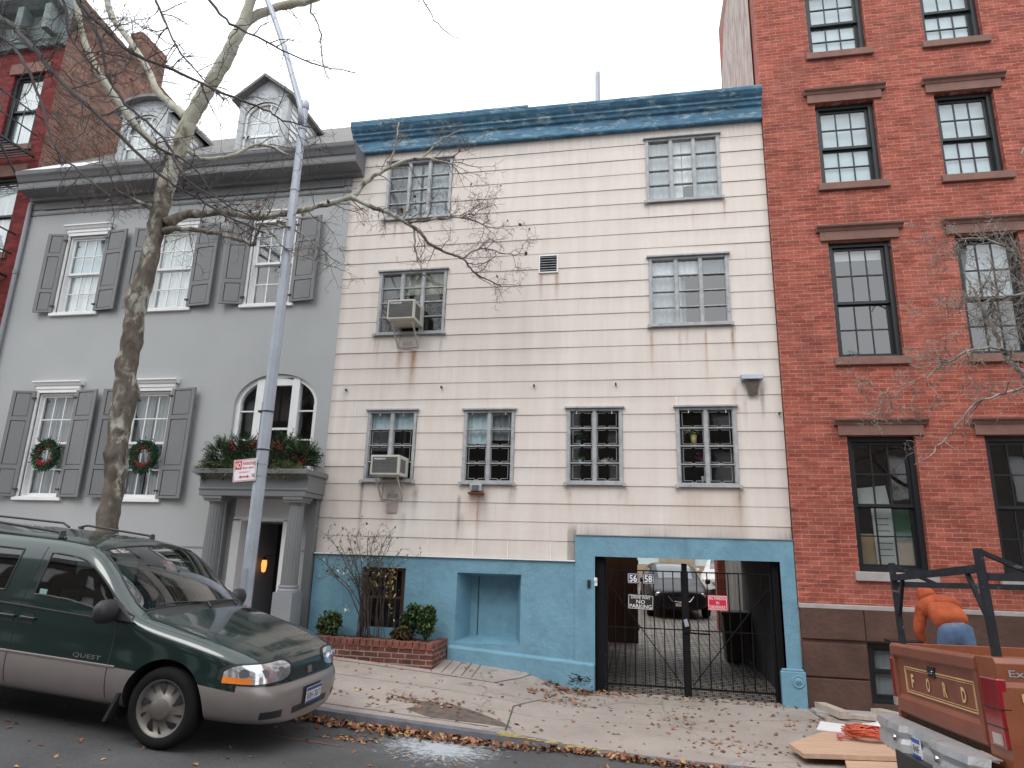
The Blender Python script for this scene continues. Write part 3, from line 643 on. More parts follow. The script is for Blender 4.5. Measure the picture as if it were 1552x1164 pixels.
# ================================================================== GREY HOUSE
G = empty('grey_house', (-9.1, 0, -1.3), 'pale grey stucco town house with slate dormer roof and dark grey shutters', 'house')
gx0, gx1 = -12.87, -5.412
GU = [(-11.66, -10.76), (-9.56, -8.66), (-7.38, -6.48)]; GL = [(-11.62, -10.76), (-9.54, -8.66)]
holes = [(a, b, 4.46, 6.17, .2) for a, b in GU]+[(a, b, .76, 2.78, .2) for a, b in GL]+[(-7.33, -5.68, 1.2, 3.07, .2), (-7.02, -5.92, -2, .80, .35)]
mb = MB(); facade(mb, gx0, gx1, -2.1, 7.2, 0, holes, .2)
# arch spandrels
ax, az, rx, rz = -6.505, 2.50, .825, .57; arc = [(ax+rx*math.cos(t), az+rz*math.sin(t)) for t in [math.pi*i/20 for i in range(21)]]
for s in (0, 1):
    cx = -5.68 if s == 0 else -7.33; pts = arc[:11] if s == 0 else arc[10:][::-1]
    for p, q in zip(pts, pts[1:]): mb.add([(cx, 0, 3.07), (p[0], 0, p[1]), (q[0], 0, q[1])], [(0, 1, 2)])
    mb.add([(cx, 0, 3.07), (pts[-1][0], 0, pts[-1][1]), (ax, 0, 3.07)], [(0, 1, 2)])
for p, q in zip(arc, arc[1:]): mb.quad((p[0], 0, p[1]), (q[0], 0, q[1]), (q[0], .2, q[1]), (p[0], .2, p[1]))
shell(mb, gx0, gx1, 0, 6, -2.1, 7.2, top=False); mb.build('wall', m_gray, G)
# water table ledge and joints
mb = MB(); mb.box(-8.35, -7.45, -.012, .0, -.085, -.062); mb.box(-12.87, -8.35, -.012, 0, -.085, -.062); mb.box(-5.72, gx1, -.012, 0, -.1, -.075); mb.build('ledge_line', m_gray_md, G)
# frieze and cornice
mb = MB(); mb.box(gx0, gx1, -.02, 0, 6.72, 6.76); mb.box(gx0, gx1, -.03, 0, 6.86, 7.2)
mb.box(-12.5, -5.6, -.045, -.03, 6.84, 6.88); mb.box(-12.5, -5.6, -.042, -.03, 7.12, 7.16); mb.box(-5.6, -5.56, -.045, -.03, 6.84, 7.16); mb.build('frieze', m_gray_dk, G)
prof = [(0, 7.02), (-.12, 7.02), (-.14, 7.08), (-.44, 7.10), (-.45, 7.14), (-.45, 7.24), (-.48, 7.26), (-.52, 7.33), (-.56, 7.38), (-.57, 7.42), (-.57, 7.44), (0, 7.48)]
MB().prism(prof, 'x', gx0+.1, -5.17).build('cornice', m_gray_dk, G, bevel=.004)
MB().prism([(-.45, 7.405), (-.575, 7.442), (-.575, 7.455), (-.4, 7.46)], 'x', gx0+.09, -5.16).build('gutter_edge', m_gray_md, G)
# roof
rs = .86; ry = lambda y: 7.46+rs*(y+.5)
mb = MB(); mb.quad((gx0, -.5, 7.46), (-5.35, -.5, 7.46), (-5.35, 3.0, ry(3.0)), (gx0, 3.0, ry(3.0))); mb.quad((gx0, 3, ry(3)), (-5.35, 3, ry(3)), (-5.35, 6, 7.6), (gx0, 6, 7.6))
mb.add([(-5.35, -.5, 7.3), (-5.35, -.5, 7.46), (-5.35, 3, ry(3)), (-5.35, 6, 7.6), (-5.35, 6, 7.3)], [(0, 1, 2, 3, 4)])
mb.build('roof', m_slate, G)
mb = MB(); mb.quad((gx0+.02, -.4, 7.60), (-11.5, -.4, 7.56), (-11.5, .3, 8.17), (gx0+.02, .3, 8.17)); mb.build('roof_flashing', m_white, G)
# windows with shutters
def shutter(par, x0, x1, z0, z1, hinge):
    """panelled shutter swung a little off the wall"""
    mb = MB(); t = .035; st = .075; zs = [z0, lerp(.27, z0, z1), lerp(.73, z0, z1), z1]
    y1 = -.02; mb.box(x0, x0+st, y1-t, y1, z0, z1); mb.box(x1-st, x1, y1-t, y1, z0, z1)
    for i, z in enumerate(zs): mb.box(x0+st, x1-st, y1-t+.001, y1-.001, max(z0, z-st*.55), min(z1, z+st*.55))
    for c, d in zip(zs, zs[1:]): mb.box(x0+st+.015, x1-st-.015, y1-t+.008, y1-.004, c+st*.55+.012, d-st*.55-.012)
    mb.box(x0+st, x1-st, y1-.008, y1-.003, z0, z1)
    hx = x1 if hinge == 'r' else x0; ang = (.17 if hinge == 'r' else -.12)
    vs = []
    for p in mb.v:
        dx, dy = p[0]-hx, p[1]+.03; vs.append((hx+dx*math.cos(ang)-dy*math.sin(ang), dx*math.sin(ang)+dy*math.cos(ang)-.045, p[2]))
    mb.v = vs; s = mb.build('shutter', m_gray_dk, par)
    k = MB()
    for z in (z0+.12, z1-.16): k.box(hx-.04, hx+.04, -.09, -.055, z, z+.03)
    k.build('shutter_hinge', m_black, par)
    return s
def gwin(a, b, z0, z1, low, cur, shs):
    w = sash(G, a, b, z0, z1, 0, m_white, 3, 2, casing=.07, depth=.07, curtain=cur, glass=m_glass_b if not low else m_glass, sill=(.11, .07, .06, m_white), mun=.02, fr_=.035)
    mb = MB(); t = z1+.07
    mb.box(a-.07, b+.07, -.05, 0, t, t+.07); mb.prism([(0, t+.07), (-.07, t+.07), (-.09, t+.11), (-.12, t+.13), (-.12, t+.155), (0, t+.165)], 'x', a-.12, b+.12); mb.build('head_moulding', m_white, w)
    for (s0, s1, hg) in shs: shutter(w, s0, s1, z0-.0, z1+.03, hg)
cu = [('curtain', 0, 1, 0, 1, m_curtain)]
m_lace = M('lace_curtain', (.36, .36, .38), .9, var=.2, scale=3, sc=(8, 1, .5))
gwin(*GU[0], 4.46, 6.17, 0, [('window_shade', .5, 1, 0, 1, m_shade), ('curtain', 0, .5, 0, 1, m_curtain)], [(-12.1, -11.70, 'r'), (-10.72, -10.2, 'l')])
gwin(*GU[1], 4.46, 6.17, 0, cu, [(-10.02, -9.60, 'r'), (-8.62, -8.08, 'l')])
gwin(*GU[2], 4.46, 6.17, 0, [('curtain', .5, 1, 0, 1, dk), ('curtain', 0, .3, .05, .3, dk)], [(-7.88, -7.42, 'r'), (-6.44, -5.91, 'l')])
gwin(*GL[0], .76, 2.78, 1, [('curtain', 0, 1, 0, .46, m_lace), ('curtain', 0, 1, .5, 1, m_lace)], [(-12.12, -11.66, 'r'), (-10.72, -10.2, 'l')])
gwin(*GL[1], .76, 2.78, 1, [('curtain', 0, 1, 0, .46, m_lace), ('curtain', 0, 1, .5, 1, m_lace)], [(-10.05, -9.58, 'r'), (-8.62, -8.08, 'l')])
# arched triple window
mb = MB(); y = .06
def arcz(x): t = (x-ax)/rx; return az+rz*math.sqrt(max(0, 1-t*t))
for i in range(20):
    p, q = arc[i], arc[i+1]; k = .90
    p2 = (ax+(p[0]-ax)*k, az+(p[1]-az)*(k-.03)); q2 = (ax+(q[0]-ax)*k, az+(q[1]-az)*(k-.03))
    mb.add([(p[0], y, p[1]), (q[0], y, q[1]), (q2[0], y, q2[1]), (p2[0], y, p2[1]), (p2[0], y+.1, p2[1]), (q2[0], y+.1, q2[1])], [(0, 1, 2, 3), (3, 2, 5, 4)])
mb.box(-7.33, -7.24, y, y+.1, 1.2, az); mb.box(-5.77, -5.68, y, y+.1, 1.2, az)
for x in (-6.86, -6.15): mb.box(x-.075, x+.075, y-.02, y+.1, 1.2, arcz(x)-.04)
for z in (1.85, 2.38): mb.box(-7.24, -6.93, y+.03, y+.07, z-.012, z+.012); mb.box(-6.08, -5.77, y+.03, y+.07, z-.012, z+.012)
mb.box(-6.79, -6.22, y+.02, y+.08, 2.03, 2.07); mb.box(-6.79, -6.22, y+.0, y+.09, 2.86, 3.0); mb.box(-7.24, -5.77, y-.01, y+.09, 1.2, 1.3)
aw = mb.build('arched_window', m_white, G)
mb = MB(); mb.add([(-7.24, y+.05, 1.2), (-5.77, y+.05, 1.2)]+[(ax+(p[0]-ax)*.92, y+.05, az+(p[1]-az)*.9) for p in arc], [tuple(range(23))]); mb.build('pane', m_glass, aw)
MB().box(-7.6, -5.5, 1.2, 1.22, .9, 3.3).build('unlit_room_sheet', m_dark, aw)  # darkness behind the arched panes is this sheet's colour
mb = MB()
for x in (-6.7, -6.5, -6.3): mb.box(x-.08, x+.08, .35, .37, 2.25, 3.0)
mb.build('curtain', M('dim_red_drape', (.05, .03, .03), .9), aw)
# portico
P = [(0, .86), (-.62, .86), (-.64, .90), (-.62, .92), (-.62, 1.08), (-.66, 1.10), (-.72, 1.16), (-.75, 1.20), (-.75, 1.225), (0, 1.24)]
mb = MB(); mb.prism(P, 'x', -7.36, -5.36); mb.box(-7.40, -5.32, -.79, -.001, 1.14, 1.222); mb.box(-7.33, -5.38, -.655, 0, .78, .86); po = mb.build('portico', m_gray_dk, G, bevel=.006)
def column(x, y, z0, z1, r, sq=False):
    mb = MB()
    mb.box(x-r-.04, x+r+.04, y-r-.04, y+r+.04, z1-.05, z1); mb.box(x-r-.02, x+r+.02, y-r-.02, y+r+.02, z1-.09, z1-.05)
    if sq: mb.box(x-r, x+r, y-r, y+r, z0, z1-.09)
    else:
        n = 48; vs = []
        for z, k in ((z0, 1), (lerp(.4, z0, z1), .98), (z1-.14, .86)):
            for j in range(n):
                a = 2*math.pi*j/n; q = r*k*(1-.07*(math.cos(a*16) > 0)); vs.append((x+q*math.cos(a), y+q*math.sin(a), z))
        mb.add(vs, [(i*n+j, i*n+(j+1) % n, (i+1)*n+(j+1) % n, (i+1)*n+j) for i in range(2) for j in range(n)])
        mb.lathe([(r*.86, -.14), (r*.95, -.12), (r*.95, -.10), (r*1.05, -.09)], (x, y, z1), n=24)
    c = mb.build('column', m_gray_dk, po)
    mb = MB(); mb.lathe([(r*1.0, 0), (r*1.15, 0), (r*1.2, -.03), (r*1.1, -.05), (r*1.25, -.08), (r*1.25, -.11)], (x, y, z0), n=24); k = r+.035
    mb.box(x-k, x+k, y-k, y+k, -1.9, z0-.11); mb.build('pedestal', m_gray_md, po)
column(-7.08, -.47, -.62, .78, .135); column(-5.60, -.47, -.62, .78, .135)
for x in (-7.2, -5.50): MB().box(x-.07, x+.07, -.12, .0, -1.9, .78).build('pilaster', m_gray_dk, po)
# door surround, recess and door
mb = MB(); mb.box(-7.02, -6.86, -.04, .33, -1.6, .42); mb.box(-6.06, -5.92, -.04, .33, -1.6, .42); mb.box(-7.02, -5.92, -.04, .33, .40, .46); mb.box(-7.02, -5.92, -.015, .03, .46, .80)
ds = mb.build('door_surround', m_white, G)
mb = MB(); mb.box(-6.86, -6.84, .33, 1.3, -1.6, .4); mb.box(-6.06, -6.04, .33, 1.3, -1.6, .4); mb.box(-6.86, -6.04, .33, 1.3, .38, .40); mb.box(-6.86, -6.04, .3, 1.3, -1.6, -1.45); mb.build('vestibule', m_gray_md, G)
d = MB().box(-6.84, -6.06, 1.2, 1.25, -1.45, .38).build('door', m_black, G)
mb = MB()
for x0, x1 in ((-6.78, -6.48), (-6.42, -6.12)):
    mb.box(x0, x1, 1.18, 1.199, -1.35, -.5); mb.box(x0, x1, 1.18, 1.199, -.4, .28)
mb.build('door_panel', m_blackframe, d)
ml, n, b = nt('lamp_glow'); b.inputs['Emission Color'].default_value = (1, .35, .08, 1); b.inputs['Emission Strength'].default_value = 1.6; b.inputs['Base Color'].default_value = (.6, .2, .05, 1)
LX, LZ = at(399, 866, .6).x, at(399, 866, .6).z
t = empty('wall_lantern', (LX, .6, LZ), 'orange glowing lantern inside the dark doorway of the grey house', 'lantern')
MB().lathe([(0, -.02), (.035, 0), (.05, .12), (.04, .2), (0, .22)], (LX, .6, LZ), n=12).build('lantern_glass', ml, t, smooth=True); MB().lathe([(0, .27), (.055, .2), (.04, .2)], (LX, .6, LZ), n=12).box(LX-.005, LX+.005, .6, 1.2, LZ+.27, LZ+.28).build('lantern_cap', m_black, t)
# downpipe
MB().tube([(-12.80, -.06, 7.0), (-12.80, -.06, 3.0), (-12.80, -.06, -1.2)], .045, 10).lathe([(.055, -.04), (.055, .04)], (-12.80, -.06, 2.4), n=10).lathe([(.055, -.04), (.055, .04)], (-12.80, -.06, 5.4), n=10).build('downpipe', m_gray_md, G, smooth=True)
# dormers
def dormer(cx, arched):
    y0 = .25; w = .56; zb = 7.6; ze = 9.22; zt = 9.74
    mb = MB()
    # side walls with clapboards
    yb = (ze-7.46)/rs-.5
    for s in (-1, 1):
        x = cx+s*w
        mb.add([(x, y0, 8.06), (x, y0, ze), (x, yb, ze), (x, y0, zb)], [(0, 1, 2)])
    # front corner boards + head
    mb.box(cx-w-.01, cx-w+.13, y0-.03, y0+.1, zb, ze); mb.box(cx+w-.13, cx+w+.01, y0-.03, y0+.1, zb, ze)
    wz = 9.0; ww = w-.12; N = 16
    ar = [(cx+ww*math.cos(math.pi*i/N), wz-.16+ww*.8*math.sin(math.pi*i/N)) for i in range(N+1)]
    for p, q in zip(ar, ar[1:]): mb.add([(p[0], y0-.01, p[1]), (q[0], y0-.01, q[1]), (q[0], y0-.01, (9.4 if arched else 9.5) if abs(q[0]-cx) < .25 else ze+.06), (p[0], y0-.01, (9.4 if arched else 9.5) if abs(p[0]-cx) < .25 else ze+.06)], [(0, 1, 2, 3)])
    mb.quad((cx-w, y0-.005, 7.6), (cx-ww, y0-.005, 7.6), (cx-ww, y0-.005, wz+.25), (cx-w, y0-.005, wz+.25)); mb.quad((cx+w, y0-.005, 7.6), (cx+ww, y0-.005, 7.6), (cx+ww, y0-.005, wz+.25), (cx+w, y0-.005, wz+.25))
    PR = [(cx+(w+.14)*math.cos(math.pi*(1-i/12)), ze-.02+(.36 if arched else 0)*math.sin(math.pi*i/12)) for i in range(13)] if arched else [(cx-w-.14, ze-.02), (cx, zt), (cx+w+.14, ze-.02)]
    mb.add([(a_, y0, b_) for a_, b_ in PR], [tuple(range(len(PR)))])
    dm = mb.build('dormer', M('pale_dormer_paint', (.42, .44, .46), .6) if arched else bpy.data.materials['pale_dormer_paint'], G)
    cb_ = {-1: MB(), 1: MB()}
    for i in range(9):
        z = 8.05+i*.135; ye = (z-7.46)/rs-.5
        for s in (-1, 1):
            if ye-.05 > y0+.14: cb_[s].add([(cx+s*w, y0+.12, z), (cx+s*(w+.018), y0+.12, z), (cx+s*(w+.018), ye, z), (cx+s*w, ye, z), (cx+s*w, y0+.12, z+.11), (cx+s*w, ye, z+.11)], [(0, 1, 2, 3), (1, 2, 5, 4)])
    for q_ in cb_.values(): q_.build('clapboard', m_white, dm)
    # gable roof with overhanging eaves
    mb = MB(); yr = (zt-7.46)/rs-.5; yv = y0-.16
    if arched:
        for p, q in zip(PR, PR[1:]):
            yp, yq = (p[1]-7.46)/rs-.4, (q[1]-7.46)/rs-.4
            for dz in (0, .06): mb.quad((p[0], yv, p[1]+dz), (q[0], yv, q[1]+dz), (q[0], yq, q[1]+dz), (p[0], yp, p[1]+dz))
            mb.quad((p[0], yv, p[1]), (q[0], yv, q[1]), (q[0], yv, q[1]+.06), (p[0], yv, p[1]+.06))
    for s in ((-1, 1) if not arched else ()):
        ex = cx+s*(w+.14); ez = ze-.02; ye = (ez-7.46)/rs-.4
        for dz in (0, .07): mb.add([(ex, yv, ez+dz), (cx, yv, zt+dz), (cx, yr, zt+dz), (ex, ye, ez+dz)], [(0, 1, 2, 3)])
        mb.quad((ex, yv, ez), (ex, yv, ez+.07), (ex, ye, ez+.07), (ex, ye, ez)); mb.quad((ex, yv, ez), (cx, yv, zt), (cx, yv, zt+.07), (ex, yv, ez+.07))
        mb.quad((cx+s*w, yv+.02, ez-.0), (ex, yv+.02, ez), (ex, ye, ez), (cx+s*w, ye, ez))
    mb.build('dormer_roof', m_gray_dk if arched else m_slate, dm)
    # window
    mb = MB(); yy = y0+.02
    for k, (p, q) in enumerate(zip(ar, ar[1:])):
        i1 = (cx+(p[0]-cx)*.88, wz-.16+(p[1]-wz+.16)*.88); i2 = (cx+(q[0]-cx)*.88, wz-.16+(q[1]-wz+.16)*.88)
        mb.add([(p[0], yy, p[1]), (q[0], yy, q[1]), (i2[0], yy, i2[1]), (i1[0], yy, i1[1]), (i1[0], yy+.04, i1[1]), (i2[0], yy+.04, i2[1])], [(0, 1, 2, 3), (3, 2, 5, 4)])
    mb.box(cx-ww, cx-ww+.05, yy, yy+.05, 7.6, wz-.16); mb.box(cx+ww-.05, cx+ww, yy, yy+.05, 7.6, wz-.16)
    mb.box(cx-ww, cx+ww, yy, yy+.05, 8.36, 8.41)
    for i in (1, 2): x = cx-ww+.05+(2*ww-.1)*i/3; mb.box(x-.01, x+.01, yy+.01, yy+.03, 7.7, wz-.16+.3)
    for z in (8.05, 8.72): mb.box(cx-ww, cx+ww, yy+.011, yy+.029, z-.01, z+.01)
    for t in (.35, .65): mb.bar((cx, yy+.02, wz-.16), (cx+ww*.85*math.cos(math.pi*t), yy+.02, wz-.16+ww*.75*math.sin(math.pi*t)), .016)
    for r_ in (.5,):
        pp = [(cx+ww*r_*math.cos(math.pi*i/10), yy+.02, wz-.16+ww*.9*r_*math.sin(math.pi*i/10)) for i in range(11)]
        for p, q in zip(pp, pp[1:]): mb.bar(p, q, .010)
    w_ = mb.build('window', m_white, G if False else dm)
    MB().add([(cx-ww, yy+.03, 7.6), (cx+ww, yy+.03, 7.6)]+[(p[0], yy+.03, p[1]) for p in ar], [tuple(range(N+3))]).build('pane', m_glass_b, dm)
    MB().add([(cx-ww, yy+.12, 7.6), (cx+ww, yy+.12, 7.6)]+[(p[0], yy+.12, p[1]) for p in ar], [tuple(range(N+3))]).build('curtain', m_curtain, dm)
dormer(-10.62, True); dormer(-7.72, False)
# ================================================================== RED BRICK HOUSE (right)
B = empty('brick_house', (6.0, 0, -2.0), 'tall red brick town house with brown lintels and black framed windows', 'house')
bx0, bx1 = 2.245, 12.5
bcols = [(3.12, 4.07), (5.0, 5.9), (6.9, 7.8), (8.8, 9.7)]
rows = [(-.13, 1.86), (3.10, 5.09), (6.14, 7.70), (8.72, 10.2)]
holes = [(a, b, c, d, .14) for a, b in bcols for c, d in rows]
yb = -.06
mb = MB(); facade(mb, bx0, bx1, -.6, 12.9, yb, holes, .14); shell(mb, bx0, bx1, yb, 4.3, -.6, 12.9, left=True, top=False); mb.build('wall', m_brick, B)
MB().box(bx0, bx1, yb-.03, 4.3, 12.9, 13.3).build('parapet', m_brown, B)
mb = MB(); mb.add([(bx0+.003, 0.3, 7.9), (bx0-.03, .3, 7.9), (bx0-.03, 4.25, 7.9), (bx0-.03, 4.25, 11.4), (bx0-.03, 3.2, 12.6), (bx0-.03, .3, 12.6)], [(1, 2, 3, 4, 5)])
mb.build('side_wall_parging', M('peeling_pink_parging', (.36, .24, .22), .95, var=.3, scale=3, col2=(.5, .45, .42), sc=(1, 3, .7), dirt=(.24, .12, .10)), B)
# deeper red brick corner strip at party wall
for ci, (a, b) in enumerate(bcols):
    for ri, (c, d) in enumerate(rows):
        if ri >= 2: cur = [('window_shade', 0, 1, 0, 1, m_shade)]; gl = m_glass_b
        elif ri == 1: cur = [('window_shade', .90, .97, 0, 1, m_white)] if ci == 0 else [('window_shade', .45, 1, 0, 1, lg)]; gl = m_glass_b
        else: cur = []; gl = m_glass_b
        w = sash(B, a, b, c, d, yb, m_blackframe, 3, 2, depth=.14, curtain=cur, glass=gl, fr_=.075, mun=.02, mid=lerp(.47, c, d))
        sm = m_stone if ri == 0 else m_brown
        MB().box(a-.07, b+.08, yb-.06, yb+.1, c-.13, c-.003).build('sill', sm, w, bevel=.008)
        mb = MB(); mb.box(a-.12, b+.12, yb-.04, yb+.09, d+.003, d+.16); mb.prism([(yb, d+.16), (yb-.05, d+.16), (yb-.07, d+.20), (yb-.11, d+.22), (yb-.12, d+.25), (yb, d+.27)], 'x', a-.17, b+.19); mb.build('lintel', m_brown, w, bevel=.004)
# clutter behind the ground floor windows
def card(name, label, cat, x0, x1, y, z0, z1, mat, tilt=0, th=.02):
    xm, zm = (x0+x1)/2, (z0+z1)/2; mb = MB().box(x0, x1, y, y+th, z0, z1)
    mb.v = [(xm+(v[0]-xm)*math.cos(tilt)-(v[2]-zm)*math.sin(tilt), v[1], zm+(v[0]-xm)*math.sin(tilt)+(v[2]-zm)*math.cos(tilt)) for v in mb.v]
    return tag(mb.build(name, mat, loc=(xm, y, z0)), label, cat) if False else tag(mb.build(name, mat), label, cat)
m_card = M('cardboard', (.42, .29, .17), .9, var=.1); m_paper = M('paper', (.6, .62, .6), .9, var=.05)
card('cardboard_box', 'brown cardboard box standing left inside the ground floor window of the brick house', 'box', 3.22, 3.56, .30, -.1, .42, m_card, th=.2)
card('cardboard_box', 'brown cardboard box at the right inside the ground floor window under the green sheet', 'box', 3.72, 3.99, .30, -.1, .40, m_card, th=.2)
po_ = card('paper_notice', 'white printed poster standing behind the ground floor panes', 'poster', 3.47, 3.75, .27, -.02, .86, m_paper, .02)
o = card('paper_notice', 'tilted white sheet leaning high in the upper left panes of the ground floor window', 'poster', 3.25, 3.72, .29, .84, 1.12, m_paper, .12)
card('green_reflection', 'flat dark green sheet standing for a reflection in the right panes of the ground floor window', 'bag', 3.76, 3.98, .25, .35, .78, M('reflected_green', (.02, .12, .06), .8, var=.3), 0)  # green sheet stands in for a reflection in the glass
card('pink_cushion', 'pink cushion at the bottom of the ground floor brick house window', 'cushion', 3.52, 3.72, .24, -.1, -.02, M('pink_cloth', (.7, .2, .3), .8))
mb = MB()
for i in range(7): mb.box(3.5, 3.5+rng.uniform(.12, .22), .267, .269, .1+i*.09, .112+i*.09)
mb.build('printed_lines', m_acgrey, po_)
# stone band, rusticated basement
mb = MB(); mb.box(bx0, bx1, yb-.05, yb+.05, -.665, -.60); mb.build('water_table', m_stone, B, bevel=.01)
mb = MB(); bh = [(3.14, 4.2, -1.85, -1.08), (5.2, 6.2, -1.85, -1.08)]
xs = [bx0, 3.12, 4.22, 5.18, 6.22, 8.2, 10.2, bx1]; zs = [-2.4, -1.59, -1.13, -.67]
hb = [(3.12, 4.22, -1.9, -1.10, .12), (5.18, 6.22, -1.9, -1.10, .12)]
facade(mb, bx0, bx1, -2.6, -.66, yb-.01, hb, .14)
for z0, z1 in ((-2.6, -1.60), (-1.58, -1.13), (-1.11, -.665)):
    for a, b, c, d in cells(bx0+.004, bx1, z0, z1, [(h[0]-.01, h[1]+.01, h[2]-1, h[3]+.02) for h in hb]):
        if d-c > .1: mb.box(a+.004, b-.004, yb-.045, yb-.012, c, d)
mb.build('basement_wall', m_brown_dk, B, bevel=.012)
for a, b, c, d, _ in hb: sash(B, a, b, c, d, yb, m_blackframe, 1, 1, depth=.1, curtain=[('window_shade', .05, .95, 0, 1, dk)], fr_=.07)
# ================================================================== LEFT DARK RED HOUSE
L = empty('brick_house', (-15.5, 0, -1), 'dark red painted brick house at the far left with fire escape and tall chimney', 'house')
lx0, lx1 = -22, -12.91; lw = [(-14.15, -13.3), (-16.4, -15.5), (-18.6, -17.7)]; lr = [(8.55, 10.45), (5.9, 7.75), (2.6, 4.5), (-.4, 1.7)]
lh = [(a, b, c, d, .14) for a, b in lw for c, d in lr]
mb = MB(); facade(mb, lx0, lx1, -2, 11.1, 0, lh, .14); mb.build('wall', m_brick_dark, L)
mb = MB(); mb.add([(lx1, 0, -2), (lx1, 0, 12.65), (lx1, 3.5, 12.25), (lx1, 9, 11.6), (lx1, 9, -2)], [(0, 1, 2, 3, 4)]); mb.quad((lx0, 9, -2), (lx1, 9, -2), (lx1, 9, 11.6), (lx0, 9, 11.6)); mb.quad((lx0, 0, 12.5), (lx1, 0, 12.5), (lx1, 9, 11.5), (lx0, 9, 11.5))
mb.build('side_wall', m_brick_old, L)
mb = MB(); prof = [(0, 11.1), (-.1, 11.1), (-.12, 11.2), (-.15, 11.25), (-.15, 11.9), (-.3, 11.95), (-.5, 12.1), (-.6, 12.3), (-.62, 12.65), (0, 12.7)]
mb.prism(prof, 'x', lx0, lx1); 
for i in range(12):
    x = -13.15-i*.75; mb.box(x-.09, x+.09, -.42, -.14, 11.3, 11.96)
mb.build('cornice', M('grey_green_cornice', (.16, .19, .19), .7, var=.2), L, bevel=.01)
for a, b in lw:
    for c, d in lr:
        w = sash(L, a, b, c, d, 0, m_blackframe, 0, 0, depth=.1, glass=m_glass_b, curtain=[('curtain', 0, 1, 0, .45, m_curtain), ('curtain', 0, 1, .45, 1, m_curtain)], fr_=.07)
        MB().box(a-.12, b+.12, -.04, .08, d+.003, d+.28).build('lintel', m_brown, w); MB().box(a-.1, b+.1, -.05, .08, c-.14, c-.003).build('sill', m_brown, w)
# chimney on the gable
mb = MB(); mb.box(-13.28, -12.905, 2.0, 2.95, 11.5, 13.3); mb.box(-13.30, -12.885, 1.98, 2.97, 13.1, 13.18); mb.build('chimney', m_brick_old, L)
# fire escape
mb = MB()
for z in (8.2, 5.35):
    for i in range(12): y = -.08-i*.085; mb.box(-16.5, -13.05, y-.012, y+.012, z-.012, z+.012)
    for x in (-16.5, -14.8, -13.06): mb.box(x-.02, x+.02, -1.05, -.02, z-.035, z+.01); mb.bar((x, -1.0, z), (x, -.02, z-.9), .03)
    for zz in (z+.5, z+.95): mb.box(-16.5, -13.05, -1.05, -1.02, zz-.012, zz+.012); mb.box(-13.075, -13.05, -1.05, -.02, zz-.012, zz+.012)
    for i in range(14): x = -16.5+i*3.44/13; mb.box(x-.008, x+.008, -1.045, -1.025, z, z+.95)
    for i in range(4): y = -.2-i*.25; mb.box(-13.07, -13.055, y-.008, y+.008, z, z+.95)
mb.bar((-15.6, -.75, 8.2), (-13.9, -.75, 5.35), .05, .02); mb.bar((-15.6, -.35, 8.2), (-13.9, -.35, 5.35), .05, .02)
for i in range(11): t = i/11; mb.box(lerp(t, -15.6, -13.9)-.09, lerp(t, -15.6, -13.9)+.09, -.75, -.35, lerp(t, 8.2, 5.35), lerp(t, 8.2, 5.35)+.015)
mb.build('fire_escape', m_black, L)
# ================================================================== HOUSE ACROSS THE STREET (mirrored in the panes)
O = empty('brick_house', (-1, -19, -2), 'brick row across the street, mirrored in the dark window panes', 'house')
ho = [(-22+i*2.3, -22+i*2.3+1.0, z, z+1.8) for i in range(18) for z in (-.4, 2.6, 5.4)]
mb = MB(); facade(mb, -24, 20, -3, 8.0, -19, ho, -.1); mb.build('wall', M('dim_brown_brick', (.10, .085, .075), .9, var=.3), O)
mb = MB()
for a, b, c, d in ho: mb.box(a-.06, b+.06, -19.2, -19.16, c-.06, d+.06)
mb.build('window', m_white, O); mb = MB(); mb.box(-24, 20, -19.4, -18.8, 8.0, 8.5); mb.build('cornice', m_gray_md, O)
#@@PART3
# ================================================================== VEHICLES
def apply_mods(o):
    dg = bpy.context.evaluated_depsgraph_get(); me = bpy.data.meshes.new_from_object(o.evaluated_get(dg)); o.modifiers.clear(); old = o.data; o.data = me; bpy.data.meshes.remove(old)
m_paint = M('green_car_paint', (.004, .019, .017), .25, metal=.25, var=.06, fine=0, coat=1)
m_clad = M('champagne_cladding', (.24, .21, .20), .38, metal=.35, var=.06, fine=.03, coat=.3)
m_plastic = M('black_plastic', (.025, .025, .027), .5, fine=0)
m_tyre = M('tyre_rubber', (.013, .0125, .0125), .92, spec=.15, fine=.1, var=.2, world=False)
m_rim = M('dull_alloy', (.17, .155, .14), .45, metal=.5, fine=.05, world=False)
m_lens = M('headlamp_lens', (.62, .63, .66), .12, metal=.75, var=.35, scale=18, fine=0, coat=1, world=False)
m_amber = M('amber_lens', (.75, .20, .02), .3, fine=0, coat=1)
m_tail = M('tail_lamp_red', (.25, .01, .015), .2, var=.2, fine=0, coat=1)
m_chrome = M('chrome', (.6, .6, .62), .15, metal=1, fine=0)
